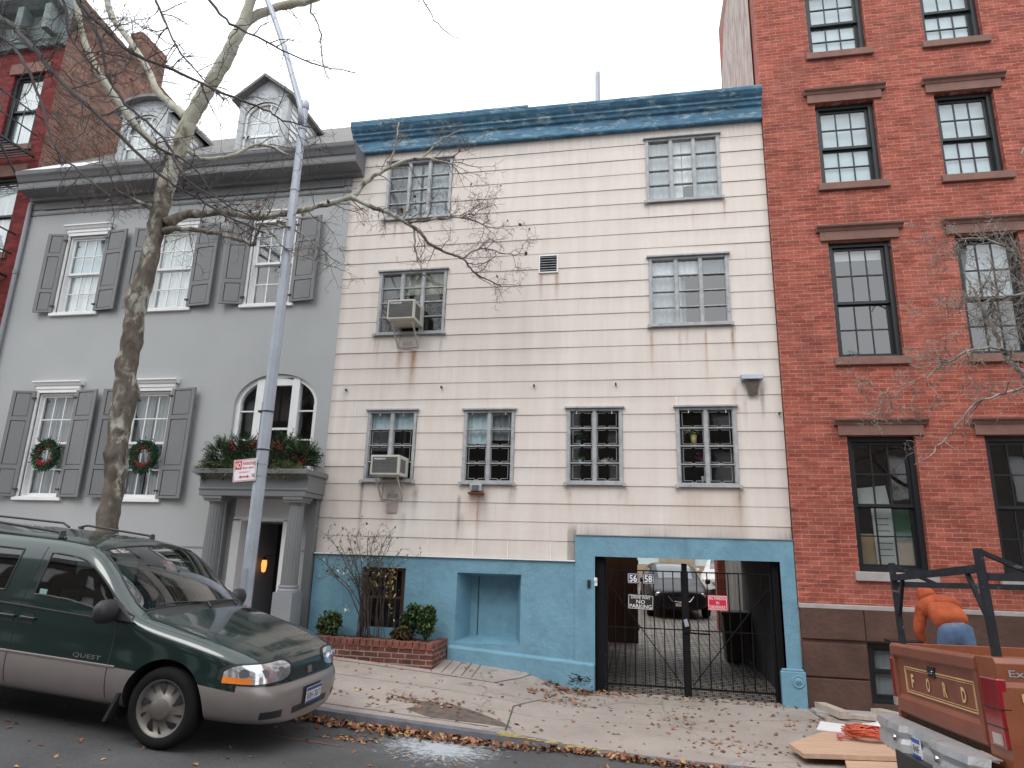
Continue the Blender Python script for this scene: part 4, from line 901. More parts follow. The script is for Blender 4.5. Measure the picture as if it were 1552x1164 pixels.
def wheel(par, x, y, r, w, rim_r, side, holes=True):
    """side -1: outer face at -y"""
    t = MB(); o = y+side*w/2; i = y-side*w/2
    pr = [(rim_r, 0), (rim_r+.02, -.012), (r-.05, -.02), (r-.015, 0), (r, .03), (r, w-.03), (r-.02, w), (rim_r, w)]
    t.lathe([(a, -side*b) for a, b in pr], (x, o, r), 'y', 40); wh = t.build('wheel', m_tyre, par, smooth=True, local=True)
    t = MB(); t.lathe([(rim_r+.004, -side*(-.004)), (rim_r-.012, -side*.0), (rim_r-.02, -side*.03), (rim_r*.45, -side*.008), (rim_r*.42, -side*-.006), (rim_r*.38, -side*-.014), (0, -side*-.016)], (x, o, r), 'y', 40)
    k = t
    if holes:
        for q in range(5):
            for (a0, r0, r1, wd, off) in ((0, .50, .90, .46, 0), (math.pi/5*1.05, .58, .92, .15, 0)):
                a = q*2*math.pi/5+a0+.3; pts = []
                for t_, s_ in ((0, .35), (.25, .8), (.6, 1), (.88, .8), (1, .3), (1, -.3), (.88, -.85), (.6, -.9), (.25, -.55), (0, -.3)):
                    rr = lerp(t_, r0, r1)*rim_r; aa = a+s_*wd/2*(.9 if wd > .3 else .8)*(.55+.45*t_)/.9+(.25*t_ if wd > .3 else .1*t_)
                    dep = lerp(min(1, max(0, (rr/rim_r-.45)/.45)), .006, .026)
                    pts.append((x+rr*math.cos(aa), o-side*(dep-.005), r+rr*math.sin(aa)))
                k.add(pts, [tuple(range(10))], 1)
    rm = t.build('rim', [m_rim, m_black], wh, smooth=True, local=True)
    if not holes: MB().lathe([(rim_r*.3, side*.03), (rim_r*.28, side*.05), (0, side*.052)], (x, o, r), 'y', 20).build('hub_cap', m_chrome, wh, smooth=True, local=True)
    return wh
V = empty('minivan', (-4.25, -4.16, -1.775), 'dark green minivan with champagne lower panels parked at the kerb', 'minivan', rot=(0.0, R(4.0), R(0.6)))
def van():
    F_ = [0, .85, .95, 1, 1, .975, .965, .94, .87, .70, .37, 0]
    # stations: s, w, [z rows 0..11], y overrides for rows 7..10, s offsets
    def S(s, w, z, y=None, so=None):
        ys = [f*w for f in F_]
        if y: ys[7:11] = y
        so = so or [0]*12
        return [(.98-(s+so[i]), ys[i], z[i]) for i in range(12)]
    nose = [0, 0, 0, -.01, 0, .055, .07, .09, .12, .13, .13, .13]
    half = [0, 0, 0, 0, 0, .02, .03, .04, .05, .06, .06, .06]
    K = [S(.0, .40, [.24, .24, .32, .43, .54, .575, .66, .735, .765, .785, .80, .80], None, nose),
         S(.035, .64, [.24, .24, .32, .43, .545, .58, .665, .74, .77, .79, .805, .81], None, nose),
         S(.13, .80, [.24, .24, .32, .44, .55, .585, .67, .745, .785, .81, .83, .835], None, half),
         S(.30, .885, [.24, .24, .32, .45, .56, .60, .69, .77, .83, .865, .885, .895]),
         S(.55, .925, [.24, .24, .32, .46, .585, .65, .76, .85, .90, .935, .96, .97]),
         S(.98, .945, [.24, .24, .32, .48, .61, .72, .84, .93, .985, 1.02, 1.045, 1.055]),
         S(1.30, .95, [.24, .24, .32, .48, .615, .76, .90, .98, 1.03, 1.07, 1.10, 1.11], None, [0]*9+[0, -.06, -.10]),
         S(1.46, .95, [.24, .24, .32, .48, .615, .78, .94, 1.02, 1.05, 1.09, 1.13, 1.145], [.925, .90, .84, .43], [0]*9+[0, -.12, -.17]),
         S(1.62, .95, [.24, .24, .32, .48, .615, .79, .96, 1.035, 1.15, 1.20, 1.245, 1.26], [.925, .885, .82, .42], [0]*9+[0, -.12, -.17]),
         S(1.88, .95, [.24, .24, .32, .48, .615, .80, .98, 1.045, 1.40, 1.45, 1.50, 1.51], [.925, .845, .77, .40], [0]*9+[0, -.06, -.08]),
         S(2.13, .95, [.24, .24, .32, .48, .615, .80, .99, 1.055, 1.575, 1.62, 1.665, 1.675], [.925, .80, .725, .37], [0]*9+[0, .0, .02]),
         S(2.30, .95, [.24, .24, .32, .48, .615, .80, .995, 1.06, 1.605, 1.655, 1.70, 1.712], [.925, .79, .70, .36]),
         S(2.60, .95, [.24, .24, .32, .48, .615, .80, 1.0, 1.065, 1.615, 1.67, 1.725, 1.738], [.925, .79, .70, .36]),
         S(2.74, .95, [.24, .24, .32, .48, .615, .80, 1.0, 1.065, 1.615, 1.67, 1.73, 1.742], [.925, .79, .70, .36]),
         S(3.9, .95, [.24, .24, .32, .48, .615, .80, 1.0, 1.07, 1.61, 1.67, 1.73, 1.745], [.925, .79, .70, .36]),
         S(4.5, .94, [.24, .24, .32, .48, .615, .80, 1.0, 1.07, 1.55, 1.63, 1.70, 1.71], [.91, .77, .68, .36]),
         S(4.75, .90, [.30, .30, .34, .48, .615, .80, 1.0, 1.07, 1.45, 1.52, 1.57, 1.58], [.87, .74, .65, .34]),
         S(4.90, .80, [.34, .34, .38, .48, .60, .78, .95, 1.02, 1.25, 1.32, 1.36, 1.37], [.77, .68, .6, .32])]
    n = 12; mb = MB(); ring = 2*n-2
    for k in K: mb.v += [(p[0], -p[1], p[2]) for p in k]+[(p[0], p[1], p[2]) for p in k[1:-1][::-1]]
    def mat(a, i):
        j = i if i < n-1 else ring-1-i     # row strip index mirrored
        s = .98-(K[a][5][0]+K[a+1][5][0])/2
        if j <= 3: return 1
        if j == 4 and a < 3: return 1
        if j == 7 and (7 <= a <= 11 or a == 13): return 2
        if j in (9, 10) and 7 <= a <= 9: return 2
        if j in (9, 10) and a == 6: return 3
        return 0
    for a in range(len(K)-1):
        for i in range(ring):
            b = a*ring; c = b+ring; j = (i+1) % ring
            mb.f.append([b+i, b+j, c+j, c+i]); mb.mi.append(mat(a, i))
    for i in range(n-1):
        m1 = (ring-i) % ring; m2 = ring-i-1
        for base in (0, (len(K)-1)*ring):
            f = [base+i, base+i+1, base+m2, base+m1] if 0 < i < n-2 else ([base+0, base+1, base+m2] if i == 0 else [base+i, base+n-1, base+m1])
            f = list(dict.fromkeys(f)); mb.f.append(f); mb.mi.append((1 if i <= 4 else 0) if base == 0 else 0)
    o = mb.build('body', [m_paint, m_clad, m_glass_car, m_plastic, m_black], V, smooth=True, local=True)
    s = o.modifiers.new('s', 'SUBSURF'); s.levels = 2; s.render_levels = 2; apply_mods(o)
    cut = MB()
    for x in (0, -2.85):
        for sg in (-1, 1): cut.lathe([(0, 0), (.40, 0), (.40, .5), (0, .5)], (x, sg*.60 if sg > 0 else -1.10, .35), 'y', 48)
    co_ = cut.build('cut', m_black, None); bmx = bmesh.new(); bmx.from_mesh(co_.data); bmesh.ops.remove_doubles(bmx, verts=bmx.verts, dist=1e-4); bmesh.ops.recalc_face_normals(bmx, faces=bmx.faces); bmx.to_mesh(co_.data); bmx.free()
    mw = co_.matrix_world; co_.matrix_world = V.matrix_basis if False else mw
    par = o.parent; o.parent = None
    bpy.context.view_layer.update()
    bo = o.modifiers.new('b', 'BOOLEAN'); bo.object = co_; bo.operation = 'DIFFERENCE'; bo.solver = 'EXACT'; apply_mods(o)
    o.parent = par; bpy.data.objects.remove(co_)
    # split the glass from the shell
    me = o.data; gl = MB(); keep = bmesh.new(); keep.from_mesh(me)
    tree = BVHTree.FromBMesh(keep)
    gf = [f for f in keep.faces if f.material_index == 2]
    # boundary loops of glass -> rubber seals
    seal = MB(); be = [e for e in keep.edges if e.link_faces and sum(f.material_index == 2 for f in e.link_faces) == 1]
    seals = {}
    for e in be:
        a, b = e.verts; f = [f for f in e.link_faces if f.material_index == 2][0]; c = f.calc_center_median()
        key = 'w' if abs(f.normal.y) < .6 and c.x < .2 else (c.y > 0, c.x > -1.7)
        seals.setdefault(key, MB()).tube([a.co, b.co], .011, 5, cap=False)
    groups = {'side': [], 'screen': []}
    for f in gf:
        c = f.calc_center_median(); k = 'screen' if abs(f.normal.y) < .6 and c.x < .2 else 'side'
        groups[k].append((c, [v.co.copy() for v in f.verts]))
    def mk(name, lst):
        g = MB(); idx = {}
        for c, vs in lst:
            ii = []
            for v in vs:
                key = tuple(round(q, 5) for q in v)
                if key not in idx: idx[key] = len(g.v); g.v.append(key)
                ii.append(idx[key])
            g.f.append(ii); g.mi.append(0)
        return g.build(name, m_glass_car, V, smooth=True, local=True)
    mk('windscreen', groups['screen'])
    for sg in (-1, 1):
        mk('side_window', [q for q in groups['side'] if q[0].y*sg > 0 and q[0].x > -1.9]); mk('side_window', [q for q in groups['side'] if q[0].y*sg > 0 and q[0].x <= -1.9])
    bmesh.ops.delete(keep, geom=gf, context='FACES'); keep.to_mesh(me); keep.free()
    for p in me.polygons: p.use_smooth = True
    try: me.set_sharp_from_angle(angle=R(35))
    except Exception: pass
    for q_ in seals.values(): q_.build('window_seal', m_plastic, V, local=True)
    # surface projection helpers
    def side(x, z, off=.002, sg=-1):
        h = tree.ray_cast(Vector((x, sg*3, z)), Vector((0, -sg, 0)))[0]
        return Vector((x, (h.y if h else sg*.95)+sg*off, z))
    def top(x, y, off=.002):
        h = tree.ray_cast(Vector((x, y, 3)), Vector((0, 0, -1)))[0]; return Vector((x, y, (h.z if h else 1)+off))
    def wrap(c, a0, a1, lo, hi, nu, nv, off, name, mat, parent=None, mask=None):
        g = MB(); pts = []
        for i in range(nu+1):
            t = i/nu; a = lerp(t, a0, a1); d = Vector((math.cos(a), math.sin(a), 0))
            for j in range(nv+1):
                z = lerp(j/nv, lo(t), hi(t)); p = Vector((c[0], c[1], z)); h = tree.ray_cast(p+d*3, -d)[0]
                pts.append((h if h is not None else p+d*.5)+d*off)
        g.add(pts, [(i*(nv+1)+j, (i+1)*(nv+1)+j, (i+1)*(nv+1)+j+1, i*(nv+1)+j+1) for i in range(nu) for j in range(nv)])
        return g.build(name, mat, parent or V, smooth=True, local=True)
    # headlights
    for sg in (-1, 1):
        a0, a1 = sg*R(74), sg*R(30); c = (.28, 0)
        def rr(t): return max(0, 1-abs(2*t-1)**5)
        lo = lambda t: .612+.012*t+.045*(1-rr(t)); hi = lambda t: .612+.012*t+.155+.01*t-.06*(1-rr(t))
        wrap(c, a0, a1, lo, hi, 26, 6, .010, 'headlight', m_lens)
        wrap(c, a0, lerp(.36, a0, a1), lambda t: .62, lambda t: .672-.008*t, 8, 2, .014, 'turn_signal', m_amber)
        e = lambda t, k: 0
        for d0, d1 in ((-.014, 0),): wrap(c, sg*R(77), sg*R(27), lambda t: lo(t)-.012, lambda t: hi(t)+.012, 20, 5, .004, 'headlight_bezel', m_black)
        lp = Vector((math.cos(lerp(.72, a0, a1)), math.sin(lerp(.72, a0, a1)), 0)); 
        for tt, r_ in ((.76, .045), (.5, .04), (.25, .045)):
            a = lerp(tt, a0, a1); d = Vector((math.cos(a), math.sin(a), 0)); p = Vector((c[0], c[1], .70)); h = tree.ray_cast(p+d*3, -d)[0]+d*.012
            q = Matrix.Rotation(a, 3, 'Z'); m_ = MB(); m_.add([h+q @ Vector((.003, r_*math.cos(k*.5), r_*math.sin(k*.5))) for k in range(13)], [tuple(range(12))]); m_.build('reflector', m_chrome, V, local=True)
    # grille
    wrap((.1, 0), R(-27), R(27), lambda t: .595+.02*(abs(2*t-1)**3), lambda t: .70-.03*(abs(2*t-1)**3), 20, 4, .006, 'grille', m_black)
    for z in (.615, .64, .665, .69): wrap((.1, 0), R(-25), R(25), lambda t, z=z: z-.004, lambda t, z=z: z+.004, 16, 1, .014, 'grille_bar', m_plastic)
    wrap((.1, 0), R(-3.2), R(3.2), lambda t: .618, lambda t: .682, 4, 2, .018, 'badge', m_rim)
    wrap((.1, 0), R(-28), R(28), lambda t: .733, lambda t: .742, 16, 1, .003, 'hood_gap', m_black)
    # lower intake, fog lamp slots, plate
    wrap((.1, 0), R(-22), R(22), lambda t: .315, lambda t: .375, 12, 2, .004, 'lower_intake', m_black)
    for sg in (-1, 1): wrap((.1, 0), sg*R(44), sg*R(31), lambda t: .32, lambda t: .385, 6, 2, .004, 'fog_slot', m_black)
    wrap((.1, 0), R(-12), R(12), lambda t: .345, lambda t: .52, 6, 3, .006, 'plate_bracket', m_plastic)
    pm = MB(); px = 1.004; pm.box(px, px+.006, -.155, .155, .365, .505); pl_ = pm.build('licence_plate', M('plate_white_blue', (.55, .56, .60), .4, fine=0), V, local=True)
    MB().box(px+.006, px+.008, -.155, .155, .475, .505).box(px+.006, px+.008, -.155, .155, .365, .385).build('plate_band', M('plate_blue', (.03, .06, .20), .4, fine=0), pl_, local=True)
    text('KRH 3017', .27, .065, lambda u, v: (px+.0085, -.135+u, .395+v), m_navy, pl_, local=True)
    # seams
    def seam(pts, name='door_seam', r=.005, m=m_black):
        g = MB(); q = []
        for a, b in zip(pts, pts[1:]):
            k = max(2, int(math.hypot(a[0]-b[0], a[1]-b[1])/.05))
            q += [side(lerp(i/k, a[0], b[0]), lerp(i/k, a[1], b[1]), -.001) for i in range(k)]
        q.append(side(*pts[-1], -.001)); g.tube(q, r, 5); return g.build(name, m, V, local=True)
    seam([(-.62, 1.0), (-.60, .8), (-.58, .35)]); seam([(-1.68, .35), (-1.69, 1.05)]); seam([(-1.69, 1.05), (-1.68, 1.58)])
    seam([(-.52, .625), (-1.9, .625), (-3.6, .625)], 'side_moulding', .012, m_clad); seam([(-.42, .30), (-1.9, .30), (-2.4, .30)], 'sill_seam', .006)
    seam([(-.6, 1.005), (-1.9, 1.035), (-3.5, 1.045)], 'belt_moulding', .011, m_plastic)
    # fender/hood line
    g = MB()
    for sg in (-1, 1):
        q = [top(lerp(i/14, .80, -.38), sg*lerp(i/14, .50, .80), -.001) for i in range(15)]; g.tube(q, .004, 5)
    g.build('hood_seam', m_black, V, local=True)
    text('QUEST', .30, .042, lambda u, v: tuple(side(-.98+u, .655+v, .003)), m_rim, V, bold=.01, local=True)
    # mirrors
    for sg in (-1, 1):
        g = MB(); bx, bz = -.66, 1.10
        g.lathe([(0, -.105), (.05, -.10), (.075, -.06), (.08, 0), (.075, .06), (.05, .10), (0, .105)], (0, 0, 0), 'y', 16)
        g.v = [(bx+.01+v[0]*(1.0 if v[0] > 0 else .45), sg*1.06+v[1]*1.2, bz+v[2]*1.35) for v in g.v]
        g.build('side_mirror', m_plastic, V, smooth=True, local=True)
        MB().add([(bx+.24, sg*.925, 1.015), (bx-.10, sg*.93, 1.02), (bx-.04, sg*.88, 1.20), (bx+.22, sg*.945, 1.02), (bx-.08, sg*.965, 1.03), (bx-.03, sg*.935, 1.19)], [(0, 1, 2), (3, 4, 5), (0, 1, 4, 3), (1, 2, 5, 4), (2, 0, 3, 5)]).build('mirror_foot', m_plastic, V, local=True)
    # handles
    for x in (-1.57, -1.80):
        p = side(x, .93, 0); MB().box(x-.085, x+.085, p.y-.022, p.y+.005, .915, .945).build('door_handle', m_paint, V, bevel=.01, local=True)
        MB().box(x-.06, x+.06, p.y-.004, p.y+.01, .88, .968).build('handle_recess', m_black, V, local=True)
    # wipers
    for (a, b) in (((-.30, -.05), (-.44, -.62)), ((-.36, .52), (-.28, -.02))):
        q = [top(lerp(i/8, a[0], b[0]), lerp(i/8, a[1], b[1]), .022) for i in range(9)]
        MB().tube(q, .009, 5).tube([top(a[0]+.07, a[1]-.04, .01), q[0]], .012, 5).build('wiper', m_plastic, V, local=True)
    # roof rails
    for sg in (-1, 1):
        y = .66*sg; g = MB(); q = [(-1.62, y, top(-1.62, y).z), (-1.72, y, 1.725), (-2.6, y, 1.765), (-2.72, y, 1.73)]; g.tube(q, .014, 6)
        for xx in (-1.67, -2.68): g.lathe([(.035, -.05), (.025, .02), (0, .03)], (xx, y, 1.72), n=8)
        g.build('roof_rail', m_plastic, V, local=True)
        g = MB(); g.tube([(-2.85, y, 1.72), (-2.95, y, 1.765), (-3.9, y, 1.765), (-4.0, y, 1.72)], .014, 6); g.build('roof_rail', m_plastic, V, local=True)
    # aerial nub, inspection sticker, mud flap
    MB().tube([side(-.30, .985, -.02), side(-.29, 1.04, -.03)], .012, 6).build('aerial_base', m_plastic, V, local=True)
    p = side(-1.50, 1.16, .003); MB().box(-1.54, -1.46, p.y, p.y+.004, 1.12, 1.2).build('sticker', M('green_sticker', (.2, .35, .33), .5), V, local=True)
    for sg in (-1, 1): MB().add([(-.40, sg*.95, .42), (-.40, sg*.70, .42), (-.50, sg*.68, .17), (-.50, sg*.94, .17), (-.43, sg*.95, .42), (-.43, sg*.70, .42), (-.53, sg*.68, .17), (-.53, sg*.94, .17)], [(0, 1, 2, 3), (7, 6, 5, 4), (0, 4, 5, 1), (1, 5, 6, 2), (2, 6, 7, 3), (3, 7, 4, 0)]).build('mud_flap', m_plastic, V, local=True)
    # interior
    g = MB(); g.box(-3.6, -.45, -.80, .80, .45, .50); g.build('cabin_floor', m_dark, V, local=True)
    g = MB(); g.add([(-.45, -.82, .98), (-.45, .82, .98), (-.85, .80, .96), (-.85, -.80, .96), (-.85, -.8, .7), (-.85, .8, .7)], [(0, 1, 2, 3), (3, 2, 5, 4)]); g.build('dashboard', m_plastic, V, local=True)
    MB().tube([(-.9+.05*math.sin(a), .42+.18*math.cos(a), 1.02+.17*math.sin(a)) for a in [i*2*math.pi/16 for i in range(17)]], .014, 5).build('steering_wheel', m_plastic, V, local=True)
    for sg in (-1, 1):
        for x in (-1.45, -2.5): MB().box(x-.1, x+.05, sg*.42-.24, sg*.42+.24, .7, 1.18).box(x-.08, x+.03, sg*.42-.11, sg*.42+.11, 1.2, 1.38).box(x, x+.5, sg*.42-.25, sg*.42+.25, .6, .75).build('seat', M('seat_cloth', (.09, .09, .08), .9), V, bevel=.04, local=True)
    for x in (0, -2.85):
        for sg in (-1, 1): wheel(V, x, sg*.80, .34, .21, .236, sg)
    MB().tube([(0, -.7, .33), (0, .7, .33)], .05, 8).tube([(-2.85, -.7, .33), (-2.85, .7, .33)], .05, 8).box(-3.6, .6, -.6, .6, .22, .26).build('underbody', m_black, V, local=True)
van()
# ------------------------------------------------------------------ pickup
m_rustp = M('rusty_orange_paint', (.25, .075, .033), .45, var=.15, scale=2.5, fine=.12, coat=.25, dirt=(.17, .05, .03), dlo=.52, dhi=.75)
m_rustp2 = M('tailgate_brown_paint', (.21, .066, .038), .5, var=.12, scale=3, fine=.12, dirt=(.15, .05, .035), dlo=.52, dhi=.75)
m_stripe = M('cream_stripe', (.62, .42, .20), .5, fine=.05)
m_bump = M('dull_chrome_steel', (.52, .52, .53), .33, metal=.35, var=.15, scale=6, fine=.2, dirt=(.25, .22, .20), dlo=.55, dhi=.7)
m_rack = M('scuffed_black_rack', (.022, .023, .028), .75, spec=.25, var=.3, scale=12, dirt=(.16, .16, .17), dlo=.60, dhi=.72)
T = empty('pickup_truck', (2.07, -5.27, -2.03), 'rusty orange pickup truck seen from behind with black ladder rack', 'pickup truck', rot=(R(-3.9), R(-.5), 0))
def pickup():
    W = .95; z0, z1 = .93, 1.44
    # tailgate profile extruded across
    pr = [(.05, z1-.015), (.03, z1), (.0, z1-.002), (-.018, z1-.02), (-.02, z1-.085), (.012, z1-.115), (.012, z0+.13), (-.012, z0+.10), (-.02, z0+.05), (-.012, z0), (.05, z0)]
    g = MB(); g.v += []; n = len(pr); y0, y1 = -.70, .80
    g.add([(a, y0, b) for a, b in pr]+[(a, y1, b) for a, b in pr], [tuple(range(n)), tuple(range(n, 2*n))[::-1]]+[(i, (i+1) % n, n+(i+1) % n, n+i) for i in range(n)])
    g.box(-.012, .03, y0, y0+.05, z0+.1, z1-.08); g.box(-.012, .03, y1-.05, y1, z0+.1, z1-.08)
    tg = g.build('tailgate', m_rustp2, T, local=True, bevel=.004)
    # stripes on the gate, letters, handle
    g = MB(); a, b, c, d = -.60, .60, z0+.155, z0+.345; x = .008
    for k, w in ((0, .008), (.018, .003)):
        aa, bb, cc_, dd = a+k, b-k, c+k, d-k
        g.box(x-.001, x+.004, aa, bb, cc_, cc_+w); g.box(x-.001, x+.004, aa, bb, dd-w, dd); g.box(x-.001, x+.004, aa, aa+w, cc_, dd); g.box(x-.001, x+.004, bb-w, bb, cc_, dd)
    g.build('pinstripe', m_stripe, tg, local=True)
    for i, ch in enumerate('FORD'):
        yy = .47-i*.29; text(ch, .065 if ch != 'F' else .055, .095, lambda u, v, yy=yy: (x-.003, yy-u, c+.045+v), m_stripe, tg, bold=.035, local=True)
    MB().box(.0, .014, -.01, .11, z1-.20, z1-.13).build('handle_recess', m_black, tg, local=True); MB().box(-.012, .004, .01, .09, z1-.175, z1-.155).build('handle', m_chrome, tg, bevel=.004, local=True)
    # bed sides: outer skin profile extruded forward, wheel opening
    for sg in (-1, 1):
        yo = -.95 if sg < 0 else .835; yi = -.70 if sg < 0 else .80
        pf = [(yi, z1), (yo*.975, z1), (yo, z1-.03), (yo, z1-.13), (yo*1.012, z1-.16), (yo*1.02, z0+.05), (yo*1.01, z0-.12), (yo*.985, z0-.26), (yi*.97, z0-.26), (yi, z0-.0)]
        g = MB(); xs = [0, .55, .66, .8, .95, 1.15, 1.35, 1.5, 1.64, 1.75, 2.05]; nn = len(pf)
        def arch(x): t = abs(x-1.15)/.5; return z0-.26 if t >= 1 else z0-.26+.40*math.sqrt(1-t*t)
        for xx in xs:
            ar = arch(xx); g.v += [(xx+(.0), y, max(z, ar) if z < z0+.2 else z) for y, z in pf]
        for i in range(len(xs)-1):
            for j in range(nn): g.f.append([i*nn+j, i*nn+(j+1) % nn, (i+1)*nn+(j+1) % nn, (i+1)*nn+j]); g.mi.append(0)
        g.f.append(list(range(nn))); g.mi.append(0); g.f.append([(len(xs)-1)*nn+j for j in range(nn)][::-1]); g.mi.append(0)
        bs = g.build('bed_side', m_rustp, T, local=True, bevel=.012)
        # yellow side stripe and badge
        MB().box(.10, 2.0, yo*1.022-.004*(1 if sg < 0 else -1), yo*1.02, z1-.235, z1-.19).build('side_stripe', m_stripe, bs, local=True)
        if sg < 0: text('Explorer', .30, .05, lambda u, v: (.06+u, yo*1.0-.004, z1-.115+v), m_galv, bs, bold=.01, local=True)
        # tail lamp: wraps the rear corner
        y0_, y1_ = (yo*1.0, yi-.05) if sg < 0 else (yi+.012, yo*1.0)
        lo, hi = z0-.07, z1-.115
        ya, yb_ = min(y0_, y1_), max(y0_, y1_)
        tl = MB(); tl.box(-.018, .035 if sg < 0 else .03, ya-(.012 if sg < 0 else 0), yb_+(.0 if sg < 0 else .012), lo+.09, hi); tl = tl.build('tail_lamp', m_tail, T, bevel=.008, local=True)
        for zz in (lo+.20, lo+.30): MB().box(-.021, .038 if sg < 0 else .034, ya-(.015 if sg < 0 else -.01), yb_-.01, zz-.003, zz+.003).build('lamp_rib', m_black, tl, local=True)
        MB().box(-.027, .0, ya+.03, yb_-.07, lo+.105, lo+.165).build('reversing_lamp', M('cloudy_white_lens', (.45, .38, .34), .3, coat=1), tl, local=True)
    g = MB(); g.box(.05, 2.05, -.70, .80, .86, .90); g.box(2.0, 2.05, -.75, .8, .9, z1); g.build('bed_floor', m_brownwood, T, local=True)
    # bumper: pressed steel, chamfered ends, step and plate recess
    P2 = [(-.02, .93), (-.10, .86), (-.13, .50), (-.13, .28), (-.08, .24), (-.08, -.24), (-.13, -.28), (-.13, -.55), (-.11, -.80), (-.02, -.88)]
    zp = [(.04, .88), (0, .89), (-.01, .845), (.012, .80), (-.004, .765), (.0, .69), (.06, .665)]
    g = MB(); n = len(zp)
    for x_, y_ in P2: g.v += [(x_-.06+a, y_, b-.01) for a, b in zp]
    for i in range(len(P2)-1):
        for j in range(n-1): g.f.append([i*n+j, i*n+j+1, (i+1)*n+j+1, (i+1)*n+j]); g.mi.append(0)
    # top shelf and hidden back
    m_ = len(P2)
    g.add([(x_-.06+.0, y_, .88) for x_, y_ in P2]+[(-.02, y_, .883) for x_, y_ in P2], [(i, i+1, m_+i+1, m_+i) for i in range(m_-1)])
    bp = g.build('rear_bumper', m_bump, T, local=True)
    sd = bp.modifiers.new('s', 'SOLIDIFY'); sd.thickness = .006
    MB().box(-.10, -.02, .915, .93, .63, .83).box(-.1, -.02, -.88, -.865, .63, .83).build('bumper_end', m_bump, bp, local=True)
    MB().box(-.152, -.144, .02, .17+.0, .705, .825).build('licence_plate', m_signw, bp, local=True); MB().box(-.1545, -.152, .02, .17, .795, .825).box(-.1545, -.152, .02, .17, .705, .722).build('plate_band', M('plate_blue2', (.03, .10, .35), .4), bp, local=True)
    text('84F', .11, .05, lambda u, v: (-.1555, .15-u, .732+v), m_navy, bp, local=True)
    for y_ in (.37, -.40): MB().lathe([(.022, 0), (.020, -.012), (0, -.016)], (-.20, y_, .785), 'x', 12).build('bumper_bolt', m_chrome, bp, smooth=True, local=True)
    MB().box(-.18, .3, -.12, .1, .50, .62).box(-.2, 1.9, -.4, .4, .55, .7).build('chassis', m_black, T, local=True)
    # ladder rack
    g = MB(); q = .042; zt = 2.09
    posts = [(.09, .80), (.09, -.78), (1.95, .80), (1.95, -.78)]
    for x_, y_ in posts:
        MB().box(x_-q/2, x_+q/2, y_-q/2, y_+q/2, z1-.02, zt-.002).build('rack_post', m_rack, T, local=True)
    for x_ in (.09, 1.95):
        r = MB(); r.box(x_-.018, x_+.018, -.755, .778, zt-.15, zt-.10)
        for s_ in (1, -1): yy = .77 if s_ > 0 else -.75; r.bar((x_, yy, zt-.42), (x_, yy-s_*.17, zt-.15), .026)
        r.build('rack_crossbar', m_rack, T, local=True)
    for y_ in (.80, -.78):
        r = MB(); r.box(.115, 1.925, y_-.02, y_+.02, zt-.20, zt-.155); r.bar((.10, y_, zt-.02), (.42, y_, zt-.17), .028); r.bar((1.94, y_, zt-.02), (1.62, y_, zt-.17), .028); r.build('rack_rail', m_rack, T, local=True)
    # cab
    g = MB(); cab = [(2.1, .62), (2.1, 1.45), (2.25, 1.83), (3.05, 1.83), (3.5, 1.42), (4.55, 1.30), (4.7, 1.2), (4.72, .62)]
    for y_, k in ((-.93, 1), (.93, 1)): pass
    n = len(cab); wy = [.93, .93, .78, .78, .90, .90, .88, .9]
    g.add([(a, -w, b) for (a, b), w in zip(cab, wy)]+[(a, w, b) for (a, b), w in zip(cab, wy)], [tuple(range(n))[::-1], tuple(range(n, 2*n))]+[(i, (i+1) % n, n+(i+1) % n, n+i) for i in range(n)])
    cb = g.build('cab', m_rustp, T, bevel=.04, local=True)
    MB().add([(2.095, -.7, 1.48), (2.095, .7, 1.48), (2.22, .62, 1.78), (2.22, -.62, 1.78)], [(0, 1, 2, 3)]).build('rear_window', m_blackframe, cb, local=True)
    for x_ in (1.15, 3.95):
        for sg in (-1, 1): wheel(T, x_, sg*.80, .37, .21, .2, sg, False)
pickup()
